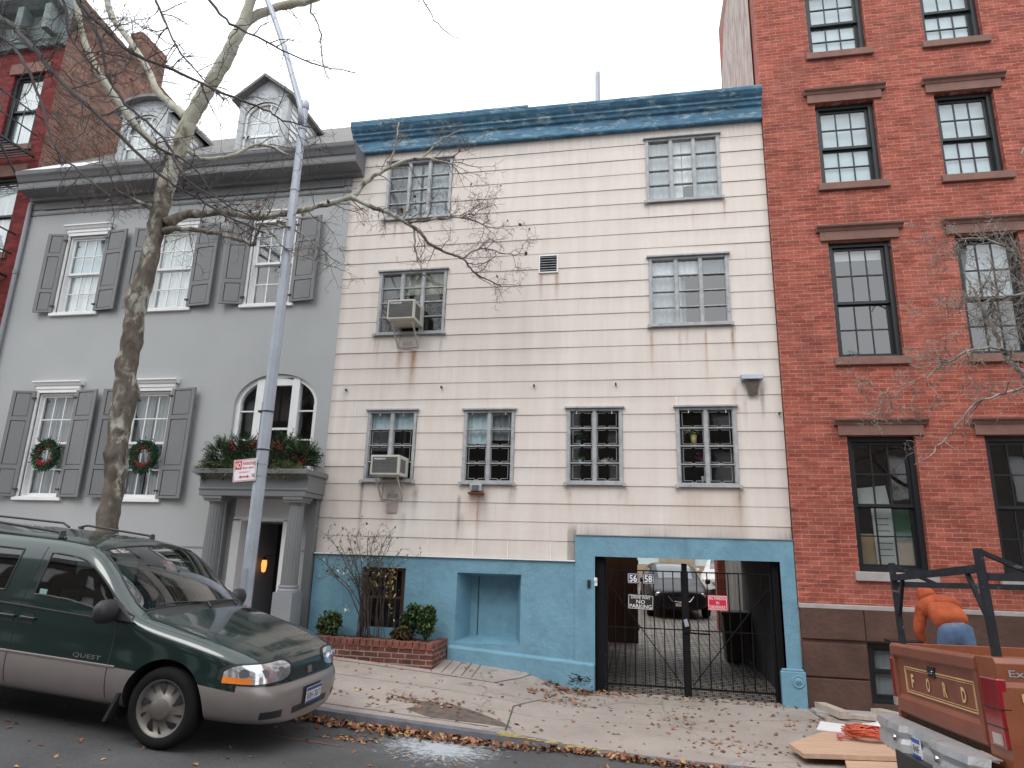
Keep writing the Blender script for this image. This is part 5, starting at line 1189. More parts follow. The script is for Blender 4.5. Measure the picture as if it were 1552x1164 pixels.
# ------------------------------------------------------------------ cars in the yard
def simple_car(loc, rot, paint, label, name='parked_car', small=False):
    c = empty(name, loc, label, 'car', rot=(0, 0, rot))
    prof = lambda w: None
    K = [(0, .42, [.28, .28, .42, .60, .68, .72, .74]), (.06, .68, [.2, .24, .42, .62, .71, .75, .77]), (.3, .84, [.2, .24, .45, .70, .80, .85, .87]), (.9, .90, [.2, .24, .5, .80, .92, .97, 1.0]), (1.15, .90, [.2, .24, .5, .85, .97, 1.02, 1.05]), (1.75, .90, [.2, .24, .5, .9, 1.33, 1.40, 1.43]), (2.1, .90, [.2, .24, .5, .92, 1.42, 1.52, 1.55]), (3.6, .90, [.2, .24, .5, .95, 1.42, 1.52, 1.55]), (4.2, .86, [.2, .24, .5, .95, 1.2, 1.3, 1.32]), (4.4, .7, [.3, .34, .5, .9, 1.0, 1.05, 1.06])]
    Y = [0, .9, 1, .98, .86, .62, 0]; Yg = [0, .9, 1, .97, .76, .66, 0]
    n = 7; ring = 12; g = MB()
    for i, (s, w, z) in enumerate(K):
        yy = Yg if 5 <= i <= 8 else Y
        P = [(-s, w*yy[j], z[j]) for j in range(n)]; g.v += [(p[0], -p[1], p[2]) for p in P]+[(p[0], p[1], p[2]) for p in P[1:-1][::-1]]
    for a in range(len(K)-1):
        for i in range(ring):
            j = i if i < 6 else 11-i; mi = 0
            if (j == 3 and 5 <= a <= 7) or (j == 3 and a == 4): mi = 1
            if j == 5 and a in (4, 5): mi = 1
            if j == 0: mi = 2
            b = a*ring; d = b+ring; k = (i+1) % ring; g.f.append([b+i, b+k, d+k, d+i]); g.mi.append(mi)
    g.f.append(list(range(ring))); g.mi.append(0); g.f.append([(len(K)-1)*ring+i for i in range(ring)]); g.mi.append(0)
    o = g.build('body', [paint, m_glass_yard, m_black], c, smooth=True, local=True); s = o.modifiers.new('s', 'SUBSURF'); s.levels = 1; s.render_levels = 2
    for sg in (-1, 1):
        hl = MB(); hl.lathe([(0, .02), (.06, .015), (.09, 0), (.1, -.02)], (0, 0, 0), 'x', 16); hl.v = [(-.10+v[0]-abs(v[1]+.0)*.0-.35*max(0, sg*v[1]), sg*.56+v[1]*1.6, .64+v[2]*.8) for v in hl.v]; hl.build('headlight', m_lens, c, smooth=True, local=True)
        MB().lathe([(0, -.08), (.07, -.07), (.08, 0), (.06, .07), (0, .08)], (-1.35, sg*.98, 1.0), 'y', 10).build('side_mirror', paint, c, smooth=True, local=True)
        for x in (-.8, -3.5): MB().lathe([(0, -.1), (.28, -.1), (.32, -.06), (.32, .06), (.28, .1), (0, .1)], (x, sg*.80, .31), 'y', 20).build('wheel', m_tyre, c, smooth=True, local=True)
    g = MB()
    for z in (.50, .54, .58): g.box(.0, .012, -.32, .32, z-.006, z+.006)
    g.tube([(.0, -.36, .62), (.015, -.25, .48), (.02, 0, .45), (.015, .25, .48), (.0, .36, .62)], .013, 5); g.build('grille', m_chrome, c, local=True)
    MB().box(-.005, .018, -.16, .16, .34, .43).build('licence_plate', m_signw, c, local=True)
    return c
m_glass_yard = M('yard_car_glass', (.10, .12, .13), .15, fine=0, coat=.4)
simple_car((1.12, 9.6, zdrive(0, 9.6)+.02), R(-86), M('black_car_paint', (.012, .013, .02), .35, fine=0, spec=.3), 'black car facing the gate from the far end of the cobbled driveway')
simple_car((3.1, 17.5, zdrive(0, 17)), R(-100), M('white_car_paint', (.6, .6, .6), .3, fine=0), 'white car half hidden behind the brick pier in the yard')
#@@PART4
# ================================================================== YARD BEHIND THE GATE
yard = empty('yard_wall', (2.1, 6, -1.9), 'grey rendered wall along the right side of the driveway beyond the passage', 'wall')
MB().box(2.10, 2.3, 4.1, 7.3, -2.2, 1.2).build('wall', M('streaky_grey_render', (.30, .30, .29), .9, var=.25, scale=2, sc=(1, 1, .4), dirt=(.14, .13, .12)), yard); MB().box(2.05, 2.34, 4.1, 7.3, 1.2, 1.28).build('coping', m_stone, yard)
yp = empty('brick_pier', (2.0, 7.8, -1.9), 'red brick pier at the end of the grey wall in the yard', 'pier'); MB().box(1.92, 2.5, 7.35, 8.1, -2.2, 2.2).build('pier', m_brick, yp); MB().box(1.88, 2.54, 7.31, 8.14, 2.2, 2.3).build('cap', m_stone, yp)
fp = empty('wooden_fence', (-.4, 4.8, -1.9), 'brown board fence on the left of the driveway beyond the passage', 'fence')
mb = MB()
for i in range(6): mb.box(-1.1+i*.17, -1.1+i*.17+.175, 4.9, 4.93+.01*(i % 2), -2.0, .6)
mb.build('boards', m_brownwood, fp); MB().box(-1.1, -.05, 4.94, 5.0, -.2, -.1).box(-1.1, -.05, 4.94, 5.0, -1.6, -1.5).build('rail', m_brownwood, fp)
bb = empty('rear_house', (4, 24, -1.5), 'tan rear house closing the yard behind the parked cars', 'house')
mb = MB(); facade(mb, -8, 14, -1.6, 7, 24, [(x, x+1.1, z, z+1.7) for x in (-3, -.2, 2.6, 5.4) for z in (-.4, 2.7)], .2); shell(mb, -8, 14, 24, 30, -1.6, 7); mb.build('wall', m_tan, bb)
for x in (-3, -.2, 2.6, 5.4):
    for z in (-.4, 2.7): MB().box(x, x+1.1, 24.12, 24.16, z, z+1.7).build('window', m_shade, bb)
lf = empty('yard_wall', (-3, 10, -1.9), 'weathered tan side wall on the left side of the yard', 'wall'); MB().box(-3.2, -3, 4.2, 24, -2, 2.5).build('wall', m_tan, lf)
rf = empty('yard_wall', (5.2, 10, -1.9), 'brick boundary wall on the far right side of the yard', 'wall'); MB().box(5.2, 5.4, 4.4, 24, -2, 3.0).build('wall', m_brick_old, rf)
def bin_(x, y, lab):
    t = empty('rubbish_bin', (x, y, zdrive(x, y)), lab, 'rubbish bin'); z = zdrive(x, y)
    MB().add([(x-.2, y-.25, z), (x+.2, y-.25, z), (x+.2, y+.25, z), (x-.2, y+.25, z), (x-.25, y-.3, z+.85), (x+.25, y-.3, z+.85), (x+.25, y+.3, z+.85), (x-.25, y+.3, z+.85)], [(0, 1, 2, 3), (0, 1, 5, 4), (1, 2, 6, 5), (2, 3, 7, 6), (3, 0, 4, 7)]).build('bin_body', m_binc, t, bevel=.02); MB().box(x-.28, x+.28, y-.33, y+.32, z+.85, z+.91).build('lid', m_black, t, bevel=.015)
m_binc = M('bin_plastic', (.05, .035, .03), .6)
bin_(1.78, 3.4, 'dark lidded bin standing inside the passage on the right')
# ================================================================== GATE AND SIGNS
m_iron = M('gate_iron', (.006, .006, .008), .7, spec=.2, var=.4, scale=20, fine=.1)
g0 = empty('driveway_gate', (.66, .1, -2.0), 'black iron double leaf gate of thin bars closing the driveway', 'gate')
yg = .10
for x0, x1 in ((-.69, -.56), (1.93, 2.02)): MB().box(x0, x1, yg-.05, yg+.10, -2.05, -.032).build('gate_post', m_iron, g0)
for (x0, x1, nb) in ((-.545, .63, 8), (.68, 1.915, 8)):
    s = MB(); zt = -.215
    s.box(x0, x1, yg-.015, yg+.015, zt-.018, zt); s.box(x0, x1, yg-.012, yg+.012, -1.075, -1.06); s.box(x0, x1, yg-.012, yg+.018, -1.89, -1.868)
    s.box(x0-.0, x0+.03, yg-.018, yg+.02, -1.98, zt); s.box(x1-.03, x1, yg-.018, yg+.02, -1.98, zt)
    if x0 < 0: s.bar((x0+.03, yg-.02, -.40), (x1-.05, yg-.02, -1.84), .03, .012)
    else: s.bar((x1-.03, yg-.02, -.40), (x0+.05, yg-.02, -1.84), .03, .012); 
    lf_ = s.build('gate_leaf', m_iron, g0)
    for i in range(1, nb):
        x = lerp(i/nb, x0, x1); MB().tube([(x, yg, -1.87), (x, yg, zt-.01)], .0085, 6).build('bar', m_iron, lf_)
    w = MB()
    for i in range(1, 42): x = lerp(i/42, x0, x1); w.box(x-.0018, x+.0018, yg+.02, yg+.0235, -1.97, -1.09 if (x < -.15 or x > 1.5) else -1.5)
    for j in range(1, 4): z = lerp(j/9, -1.97, -1.1); w.box(x0, x1, yg+.0235, yg+.026, z-.0012, z+.0012)
    w.build('wire_mesh', m_iron, lf_)
MB().box(.615, .695, yg-.035, yg+.03, -2.0, -.10).build('centre_post', m_iron, g0)
MB().box(.62, .72, yg-.06, yg-.035, -1.10, -.96).tube([(.70, yg-.05, -1.1), (1.0, yg-.05, -1.11)], .014, 6).build('latch', m_iron, g0)
MB().add([(.62, yg-.07, -.92), (.67, yg-.07, -.90), (.70, yg-.07, -1.0), (.64, yg-.07, -1.02), (.62, yg-.036, -.92), (.67, yg-.036, -.90), (.70, yg-.036, -1.0), (.64, yg-.036, -1.02)], [(0, 1, 2, 3), (4, 5, 6, 7), (0, 1, 5, 4), (2, 3, 7, 6), (1, 2, 6, 5), (3, 0, 4, 7)]).build('padlock', m_galv, g0)
def plate(name, lab, cat, x0, x1, z0, z1, bg, rows_, fg, border=None, y=None, tilt=0, bold=.01):
    y = yg-.04 if y is None else y; xm, zm = (x0+x1)/2, (z0+z1)/2
    t = empty(name, (xm, y, z0), lab, cat)
    def rot(v): dx, dz = v[0]-xm, v[2]-zm; return (xm+dx*math.cos(tilt)-dz*math.sin(tilt), v[1], zm+dx*math.sin(tilt)+dz*math.cos(tilt))
    b = MB().box(x0, x1, y, y+.006, z0, z1); b.v = [rot(v) for v in b.v]; b.build('plate', bg, t)
    if border:
        b = MB(); k, w = .010, .006
        for q in ((x0+k, x1-k, z0+k, z0+k+w), (x0+k, x1-k, z1-k-w, z1-k), (x0+k, x0+k+w, z0+k, z1-k), (x1-k-w, x1-k, z0+k, z1-k)): b.box(q[0], q[1], y-.002, y, q[2], q[3])
        b.v = [rot(v) for v in b.v]; b.build('border', border, t)
    for (s, cx, cz, w, h, *c) in rows_: text(s, w, h, lambda u, v, cx=cx, cz=cz, w=w, h=h: rot((xm+cx-w/2+u, y-.0035, zm+cz-h/2+v)), c[0] if c else fg, t, bold=bold)
    return t
plate('number_plate', 'left one of the two small navy number plates on the gate, reading 56', 'number plate', -.205, -.03, -.42, -.265, m_navy, [('56', 0, 0, .115, .105)], m_signw, m_signw, bold=.02)
plate('number_plate', 'right one of the two small navy number plates on the gate, reading 58', 'number plate', .025, .20, -.42, -.265, m_navy, [('58', 0, 0, .115, .105)], m_signw, m_signw, bold=.02)
plate('no_parking_sign', 'black sign with white words DRIVE WAY NO PARKING on the gate', 'sign', -.205, .185, -.80, -.58, m_signk, [('DRIVE WAY', 0, .068, .29, .044), ('NO', 0, .005, .13, .055), ('PARKING', 0, -.062, .33, .055)], m_signw, m_signw, tilt=-.03, bold=.008)
plate('no_parking_sign', 'red sign with white words NO PARKING IN DRIVEWAY on the gate', 'sign', .985, 1.27, -.765, -.545, m_signr, [('NO PARKING', 0, .066, .245, .050), ('IN', 0, .0, .042, .040), ('DRIVEWAY', 0, -.064, .225, .050)], m_signw, m_signw, bold=.006)
t = empty('intercom', (-.78, -.07, -.45), 'small black intercom box beside a broken white bracket left of the gate', 'intercom'); MB().box(-.815, -.765, -.09, -.058, -.50, -.385).build('box', m_black, t, bevel=.006)
MB().box(-.705, -.665, -.09, -.0, -.47, -.36).lathe([(.028, -.02), (.028, .03), (0, .035)], (-.69, -.08, -.38), n=10).build('bracket', m_signw, t)
# round cast emblem on the pier plinth
t = empty('cast_plaque', (2.15, -.15, -1.68), 'round blue painted cast plaque on the plinth of the gate pier', 'plaque')
c = (2.155, -.142, -1.66)
MB().lathe([(.085, .002), (.085, -.010), (.07, -.012), (.066, -.006), (.052, -.006), (.048, -.012), (0, -.012)], c, 'y', 28).build('disc', m_blue, t, smooth=True)
b = MB()
for k in (-1, 0, 1): b.add([(c[0]+k*.022-.013, -.156, c[2]-.022), (c[0]+k*.022+.013, -.156, c[2]-.022), (c[0]+k*.022, -.156, c[2]+.026)], [(0, 1, 2)])
b.build('tree_relief', M('blue_relief', (.06, .15, .20), .6), t)
# ================================================================== AIR CONDITIONERS
def ac(loc, lab, label_txt, w=.50, h=.36, d=.50, stain=True):
    t = empty('air_conditioner', loc, lab, 'air conditioner'); W = w/2
    MB().box(-W, W, -d, .02, 0, h).build('casing', m_acbeige, t, bevel=.012, local=True)
    gr = MB().box(-W+.035, W-.035, -d-.004, -d+.01, .035, h-.035).build('front_grille', m_acgrey, t, local=True)
    b = MB()
    for i in range(10): z = .05+i*(h-.1)/10; b.box(-W+.04, W-.04, -d-.008, -d-.003, z, z+.006)
    b.build('fin', M('fin_grey', (.16, .16, .155), .6), gr, local=True)
    MB().box(W, W+.004, -d+.06, -d+.30, .05, h-.06).build('side_grille', m_acgrey, t, local=True)
    text(label_txt, .20, .028, lambda u, v: (-W+.06+u, -d-.009, h-.08+v), m_signw, t, bold=.03, local=True)
    for s_ in (-1, 1): MB().bar((s_*(W-.06), -.005, -.36), (s_*(W-.06), -d+.1, -.01), .022).bar((s_*(W-.06), -.012, -.38), (s_*(W-.06), -.012, 0), .02).build('bracket', m_acbeige, t, local=True)
    MB().bar((-W+.06, -.01, -.36), (W-.06, -.01, -.36), .018).build('brace', m_acbeige, t, local=True)
ac((-4.02, -.02, 3.86), 'beige air conditioner on brackets in the second floor left window', 'Friedrich')
ac((-4.12, -.02, 1.17), 'beige air conditioner on brackets in the lowest left window', 'FRIEDRICH', .50, .33, .44)
t = MB().box(-4.20, -4.02, -.030, -.024, .58, .90); t = t.build('patch_panel', M('grimy_patch', (.34, .29, .27), .8, var=.2, dirt=(.15, .14, .12)), H)
MB().box(-4.12, -3.94, -.030, -.024, 3.46, 3.60).build('patch_panel', M('grimy_patch2', (.42, .36, .34), .8, var=.2, dirt=(.2, .17, .15)), H)
# ================================================================== PLANTS
def foliage(name, parent, blobs, n, size, cols, mat=None, spike=False):
    mb = MB()
    for (c, r) in blobs:
        for i in range(n):
            d = Vector((rng.gauss(0, 1), rng.gauss(0, 1), rng.gauss(0, 1))).normalized(); k = rng.uniform(.35, 1)**.6*rng.uniform(.85, 1.12)
            p = Vector(c)+Vector((d.x*r[0], d.y*r[1], d.z*r[2]))*k; col = sc_(rng.choice(cols), rng.uniform(.5, 1.3)*(.75+.35*k))
            if spike:
                e = (d+Vector((rng.uniform(-.5, .5), rng.uniform(-.5, .5), rng.uniform(-.3, .5)))).normalized(); s = size*rng.uniform(.7, 1.6); w = e.cross(Vector((rng.random(), rng.random(), .3))).normalized()*s*.15
                for q in range(4):
                    o_ = p+e*s*q*.3; f = (e*.5+w.normalized()*(1 if q % 2 else -1)*.8).normalized()*s*.5
                    mb.add([o_-w*.5, o_+w*.5, o_+f], [(0, 1, 2)], 0, col)
                mb.add([p-w*.6, p+w*.6, p+e*s*1.3], [(0, 1, 2)], 0, col)
            else: leaf(mb, p, size*rng.uniform(.6, 1.3), col, 1.2)
    return mb.build(name, mat or m_green, parent)
GR = [(.035, .075, .03), (.05, .10, .035), (.025, .055, .025), (.09, .12, .04)]
# brick planter bed
pb = empty('brick_planter', (-4.4, -.4, -1.55), 'low brick planter bed of soil in front of the blue wall', 'planter')
mb = MB(); pz = lambda x: pw(x, [(-5.75, -1.28), (-4.84, -1.335), (-2.9, -1.345)])
def wallseg(xa, xb, ya, yb_, zt0, zt1):
    mb.add([(xa, ya, -2), (xb, ya, -2), (xb, yb_, -2), (xa, yb_, -2), (xa, ya, zt0), (xb, ya, zt1), (xb, yb_, zt1), (xa, yb_, zt0)], [(0, 3, 2, 1), (4, 5, 6, 7), (0, 1, 5, 4), (1, 2, 6, 5), (2, 3, 7, 6), (3, 0, 4, 7)])
wallseg(-5.5, -3.02, -.80, -.68, -1.375, -1.40); wallseg(-3.14, -3.02, -.68, -.05, -1.40, -1.39); mb.build('brick_wall', m_brick_pl, pb, bevel=.006)
for i in range(24):      # soldier course along the rim
    x = -5.5+i*.103; 
    MB().box(x+.004, x+.098, -.812+rng.uniform(-.004, .004), -.665, -1.40, -1.335+rng.uniform(-.006, .006)-.02*(x+5.5)/2.5).build('coping_brick', m_cop[i % 3] if False else m_brick_pl2, pb, bevel=.006) if False else None
m_brick_pl2 = M('coping_brick_red', (.17, .06, .045), .85, var=.45, scale=7, fine=.3, bump=.5, dirt=(.28, .24, .22), dlo=.62, dhi=.7)
for i in range(24):
    x = -5.5+i*.103; dz = -.02*(x+5.5)/2.5+rng.uniform(-.006, .004)
    MB().box(x+.005, x+.097, -.812+rng.uniform(-.004, .004), -.665, -1.42+dz, -1.32+dz).build('coping_brick', m_brick_pl2, pb, bevel=.007)
for i in range(6): y = -.64+i*.1; MB().box(-3.15, -3.01+rng.uniform(-.004, .004), y+.005, y+.095, -1.42, -1.345+rng.uniform(-.005, .005)).build('coping_brick', m_brick_pl2, pb, bevel=.007)
struct(sheet('planter_soil', fr(-5.5, -3.14, .1), fr(-.68, -.05, .1), lambda x, y: -1.40+.03*math.sin(x*9)*math.sin(y*13)+.02, m_soil))
mb = MB()
for i in range(150): leaf(mb, (rng.uniform(-5.4, -3.2), rng.uniform(-.66, -.1), -1.37), rng.uniform(.015, .03), rng.choice(LC))
tag(mb.build('planter_leaves', m_leaf), 'dry leaves lying on the soil of the brick planter', 'leaves', kind='stuff')
def shrub(c, r, n, lab, cols=GR):
    t = empty('shrub', (c[0], c[1], -1.38), lab, 'shrub')
    mb = MB()
    for i in range(7): a = i*.9; mb.tube([(c[0], c[1], -1.4), (c[0]+math.cos(a)*r[0]*.5, c[1]+math.sin(a)*r[1]*.5, c[2])], .006, 4)
    mb.build('stem', m_twig, t); foliage('foliage', t, [(c, r), ((c[0]+r[0]*.3, c[1], c[2]+r[2]*.35), (r[0]*.6, r[1]*.6, r[2]*.65)), ((c[0]-r[0]*.4, c[1], c[2]-r[2]*.1), (r[0]*.6, r[1]*.7, r[2]*.6))], n, .022, cols)
m_twig = M('dark_twig', (.055, .04, .035), .85, var=.3, scale=10)
shrub((-4.87, -.38, -1.20), (.22, .18, .20), 520, 'round green shrub at the left end of the brick planter', GR+[(.12, .09, .03)])
shrub((-3.52, -.35, -1.07), (.19, .17, .24), 560, 'bushy green shrub under the barred basement window')
shrub((-3.26, -.42, -1.09), (.16, .16, .25), 560, 'upright bright green shrub at the right end of the planter', GR+[(.10, .17, .05)])
shrub((-3.62, -.52, -1.27), (.17, .12, .10), 320, 'low olive brown shrub in front of the two taller ones', [(.10, .09, .035), (.07, .07, .03), (.12, .06, .03)])
def twigs(mb, pts, rads, r_, density, length, level, droop=0, side_=None, leaves=None, lc=LC, ln=.02, minr=.0018, up=0):
    """random side twigs on a limb given as points + radii"""
    P = [Vector(p) for p in pts]; L = sum((b-a).length for a, b in zip(P, P[1:])); n = int(L*density+r_.random())
    for _ in range(n):
        t = r_.uniform(.08, 1)*L; i = 0
        while i < len(P)-2 and t > (P[i+1]-P[i]).length: t -= (P[i+1]-P[i]).length; i += 1
        a, b = P[i], P[i+1]; s = min(1, t/max(1e-6, (b-a).length)); o = a.lerp(b, s); d = (b-a).normalized()
        v = Vector((r_.gauss(0, 1), r_.gauss(0, .7), r_.gauss(0, 1))); v = (v-d*v.dot(d)).normalized()
        e = (d*r_.uniform(.35, 1.1)+v*.9+Vector((0, 0, up-droop))).normalized(); ll = length*r_.uniform(.4, 1.25); k = 5
        q = [o.copy()]; r0 = min(lerp(s, rads[i], rads[min(i+1, len(rads)-1)])*.6, .010*length**.5)
        for j in range(k):
            e = (e+Vector((r_.gauss(0, .28), r_.gauss(0, .22), r_.gauss(0, .28)-droop*.15))).normalized(); q.append(q[-1]+e*ll/k)
        rr = [max(minr, lerp(j/k, r0, minr)) for j in range(k+1)]
        mb.tube(q, rr, 4 if level > 1 else 3, cap=False)
        if level > 1: twigs(mb, q, rr, r_, density*1.5, length*.45, level-1, droop, leaves=leaves, lc=lc, ln=ln, minr=minr, up=up)
        elif leaves is not None and r_.random() < leaves[1]: leaves[0].append(q[-1])
# rose bush
rb = empty('rose_bush', (-4.25, -.38, -1.38), 'leggy brown rose bush with sparse yellowing leaves against the blue wall', 'bush')
mb = MB(); rr = random.Random(3); lv = []
ends = [(-5.2, -.15), (-5.0, .12), (-4.85, -.02), (-4.7, .22), (-4.5, .20), (-4.35, .28), (-4.2, .25), (-4.05, .2), (-3.9, .15), (-3.75, .0), (-4.6, -.1), (-4.1, .05), (-3.7, -.15), (-4.95, -.3)]
for i, (x, z) in enumerate(ends):
    b0 = Vector((-4.3+rr.uniform(-.12, .14), -.33+rr.uniform(-.08, .08), -1.38)); e = Vector((x, -.32+rr.uniform(-.2, .12), z)); q = []
    for j in range(8): t = j/7; p = b0.lerp(e, t); p.x += -(x+4.3)*.25*math.sin(t*math.pi); p += Vector((rr.gauss(0, .012), rr.gauss(0, .012), rr.gauss(0, .01))); q.append(p)
    rd = [lerp(j/7, .011, .004) for j in range(8)]; mb.tube(q, rd, 5); twigs(mb, q[3:], rd[3:], rr, 9, .32, 2, leaves=(lv, .75), up=.3)
for i in range(14): x = -4.3+rr.uniform(-.22, .35); mb.tube([(x, -.3, -1.38), (x+rr.uniform(-.1, .1), -.3+rr.uniform(-.08, .08), -.9), (x+rr.uniform(-.2, .2), -.28, -.35+rr.uniform(-.2, .2))], [.006, .005, .003], 4)
mb.build('stem', m_twig, rb); mb = MB()
for p in lv: leaf(mb, p, rr.uniform(.012, .024), rr.choice([(.28, .18, .07), (.20, .16, .05), (.13, .14, .05), (.22, .10, .05), (.32, .26, .12)]), 1.3)
for i in range(60): leaf(mb, (-3.88+rr.gauss(0, .05), -.42, -.55+rr.gauss(0, .16)), .022, rr.choice([(.28, .20, .07), (.3, .24, .1)]), 1.3)
for i in range(16): leaf(mb, (rr.uniform(-5.1, -4.5), -.4, rr.uniform(-1, -.2)), .025, (.6, .58, .5), 1)
mb.build('foliage', m_leaf, rb)
# evergreen arrangement on the portico
ev = empty('window_box_greens', (-6.4, -.45, 1.23), 'evergreen boughs with red berries piled along the portico ledge', 'greenery')
foliage('foliage', ev, [((-7.12, -.5, 1.45), (.20, .16, .26)), ((-6.75, -.45, 1.48), (.28, .18, .30)), ((-6.35, -.45, 1.42), (.25, .18, .25)), ((-6.0, -.45, 1.50), (.25, .18, .32)), ((-5.62, -.48, 1.42), (.24, .18, .26)), ((-6.5, -.6, 1.28), (.85, .15, .08))], 520, .12, [(.03, .065, .035), (.045, .085, .04), (.02, .045, .025), (.09, .12, .05), (.10, .12, .07)], spike=True)
foliage('foliage', ev, [((-6.9, -.70, 1.22), (.48, .1, .07)), ((-5.75, -.70, 1.2), (.36, .1, .08)), ((-7.3, -.6, 1.2), (.08, .12, .12))], 300, .07, [(.16, .18, .07), (.12, .15, .06)], spike=True)
mb = MB()
for cx, cz in ((-7.05, 1.33), (-6.85, 1.65), (-6.42, 1.66), (-5.98, 1.62), (-5.75, 1.38), (-5.55, 1.36), (-6.2, 1.4)):
    for i in range(22): mb.lathe([(0, -.014), (.014, 0), (0, .014)], (cx+rng.gauss(0, .05), -.62+rng.gauss(0, .03), cz+rng.gauss(0, .05)), n=5)
tag(mb.build('berries', m_red, ev), kind='stuff'); MB().box(-5.62, -5.40, -.55, -.40, 1.225, 1.30).build('white_ribbon', m_signw, ev, bevel=.02)
# wreaths
def wreath(x, z, lab):
    t = empty('wreath', (x, -.1, z), lab, 'wreath', 'evergreen wreaths hung on the grey house'); mb = MB(); rb_ = MB(); Rr = .215
    for i in range(1700):
        a = rng.uniform(0, 6.28); r = Rr+rng.gauss(0, .04); p = Vector((x+r*math.cos(a), -.12+rng.gauss(0, .03), z+r*math.sin(a)))
        e = Vector((math.cos(a+rng.gauss(.5, .6)), rng.uniform(-.7, .2), math.sin(a+rng.gauss(.5, .6)))).normalized(); w = e.cross(Vector((0, 1, .2))).normalized()*.013; s = rng.uniform(.035, .085)
        mb.add([p-w, p+w, p+e*s], [(0, 1, 2)], 0, sc_(rng.choice([(.012, .045, .022), (.02, .06, .03), (.03, .07, .035)]), rng.uniform(.6, 1.3)))
    for i in range(120):
        a = rng.gauss(4.4, .55) if i % 2 else rng.uniform(0, 6.28); r = .17+rng.gauss(0, .022); rb_.lathe([(0, -.013), (.013, 0), (0, .013)], (x+r*math.cos(a), -.16, z+r*math.sin(a)), n=5)
    mb.build('foliage', m_green, t); tag(rb_.build('berries', m_red, t), kind='stuff')
p = at(70, 690, -.12); wreath(p.x, p.z, 'evergreen wreath with red berries on the leftmost lower window'); p = at(218, 692, -.12); wreath(p.x, p.z, 'evergreen wreath with red berries on the window just right of the tree trunk')
# ================================================================== TREES
def bark_mat():
    mt, n, b = nt('sycamore_bark'); g = node(n, 'NewGeometry'); sp = node(n, 'SeparateXYZ'); lk(n, g.outputs['Position'], sp.inputs[0])
    hgt = ramp(n, sp.outputs[2], 4.6, 7.4); nz = noise(n, 7, 6, .65, (1, 1, .55), True, .6); nz2 = noise(n, 3.2, 5, .6, (1, 1, .5), True, .4)
    dark = mixc(n, ramp(n, nz, .35, .65), (.065, .05, .04), (.18, .15, .12)); pale = mixc(n, ramp(n, nz2, .35, .65), (.30, .27, .20), (.40, .40, .35))
    th = math_(n, 'SUBTRACT', .525, math_(n, 'MULTIPLY', hgt, .22)); k = math_(n, 'MULTIPLY', math_(n, 'SUBTRACT', math_(n, 'ADD', math_(n, 'MULTIPLY', nz2, .5), math_(n, 'MULTIPLY', nz, .5)), th), 14, True)
    c = mixc(n, k, dark, pale); c = mixc(n, .25, c, noise(n, 60, 4, .7), 'OVERLAY'); lk(n, c, b.inputs['Base Color']); b.inputs['Roughness'].default_value = .85
    bp = node(n, 'Bump'); bp.inputs['Strength'].default_value = .7; bp.inputs['Distance'].default_value = .02; lk(n, math_(n, 'SUBTRACT', nz, math_(n, 'MULTIPLY', k, .4)), bp.inputs['Height']); lk(n, bp.outputs[0], b.inputs['Normal']); return mt
m_bark = bark_mat(); m_bark2 = M('pale_branch', (.27, .24, .21), .85, var=.35, scale=9, dirt=(.08, .065, .055), dlo=.5, dhi=.62); m_bark3 = M('dark_branch', (.055, .045, .045), .85, var=.3, scale=9); m_twg = M('brown_twig', (.11, .085, .075), .85, var=.3, scale=12)
def limb(spec, sub=4, jit=0, r_=None):
    """spec: (px, py, depth plane Y, radius in photo px) -> smooth 3D polyline + radii"""
    K = []
    for px, py, Y, r in spec:
        p = at(px, py, Y); dep = RX.z*p.x+RY.z*(Y+D)+RZ.z*p.z; K.append((p, r*dep/F*.86))
    P, Q = [], []
    for i in range(len(K)-1):
        p0 = K[max(0, i-1)][0]; p1, p2 = K[i][0], K[i+1][0]; p3 = K[min(len(K)-1, i+2)][0]
        for j in range(sub):
            t = j/sub; P.append(.5*((2*p1)+(p2-p0)*t+(2*p0-5*p1+4*p2-p3)*t*t+(3*p1-p0-3*p2+p3)*t**3)); Q.append(lerp(t, K[i][1], K[i+1][1]))
    P.append(K[-1][0]); Q.append(K[-1][1])
    if jit and r_: P = [P[0]]+[p+Vector((r_.gauss(0, jit), r_.gauss(0, jit), r_.gauss(0, jit))) for p in P[1:]]
    return P, Q
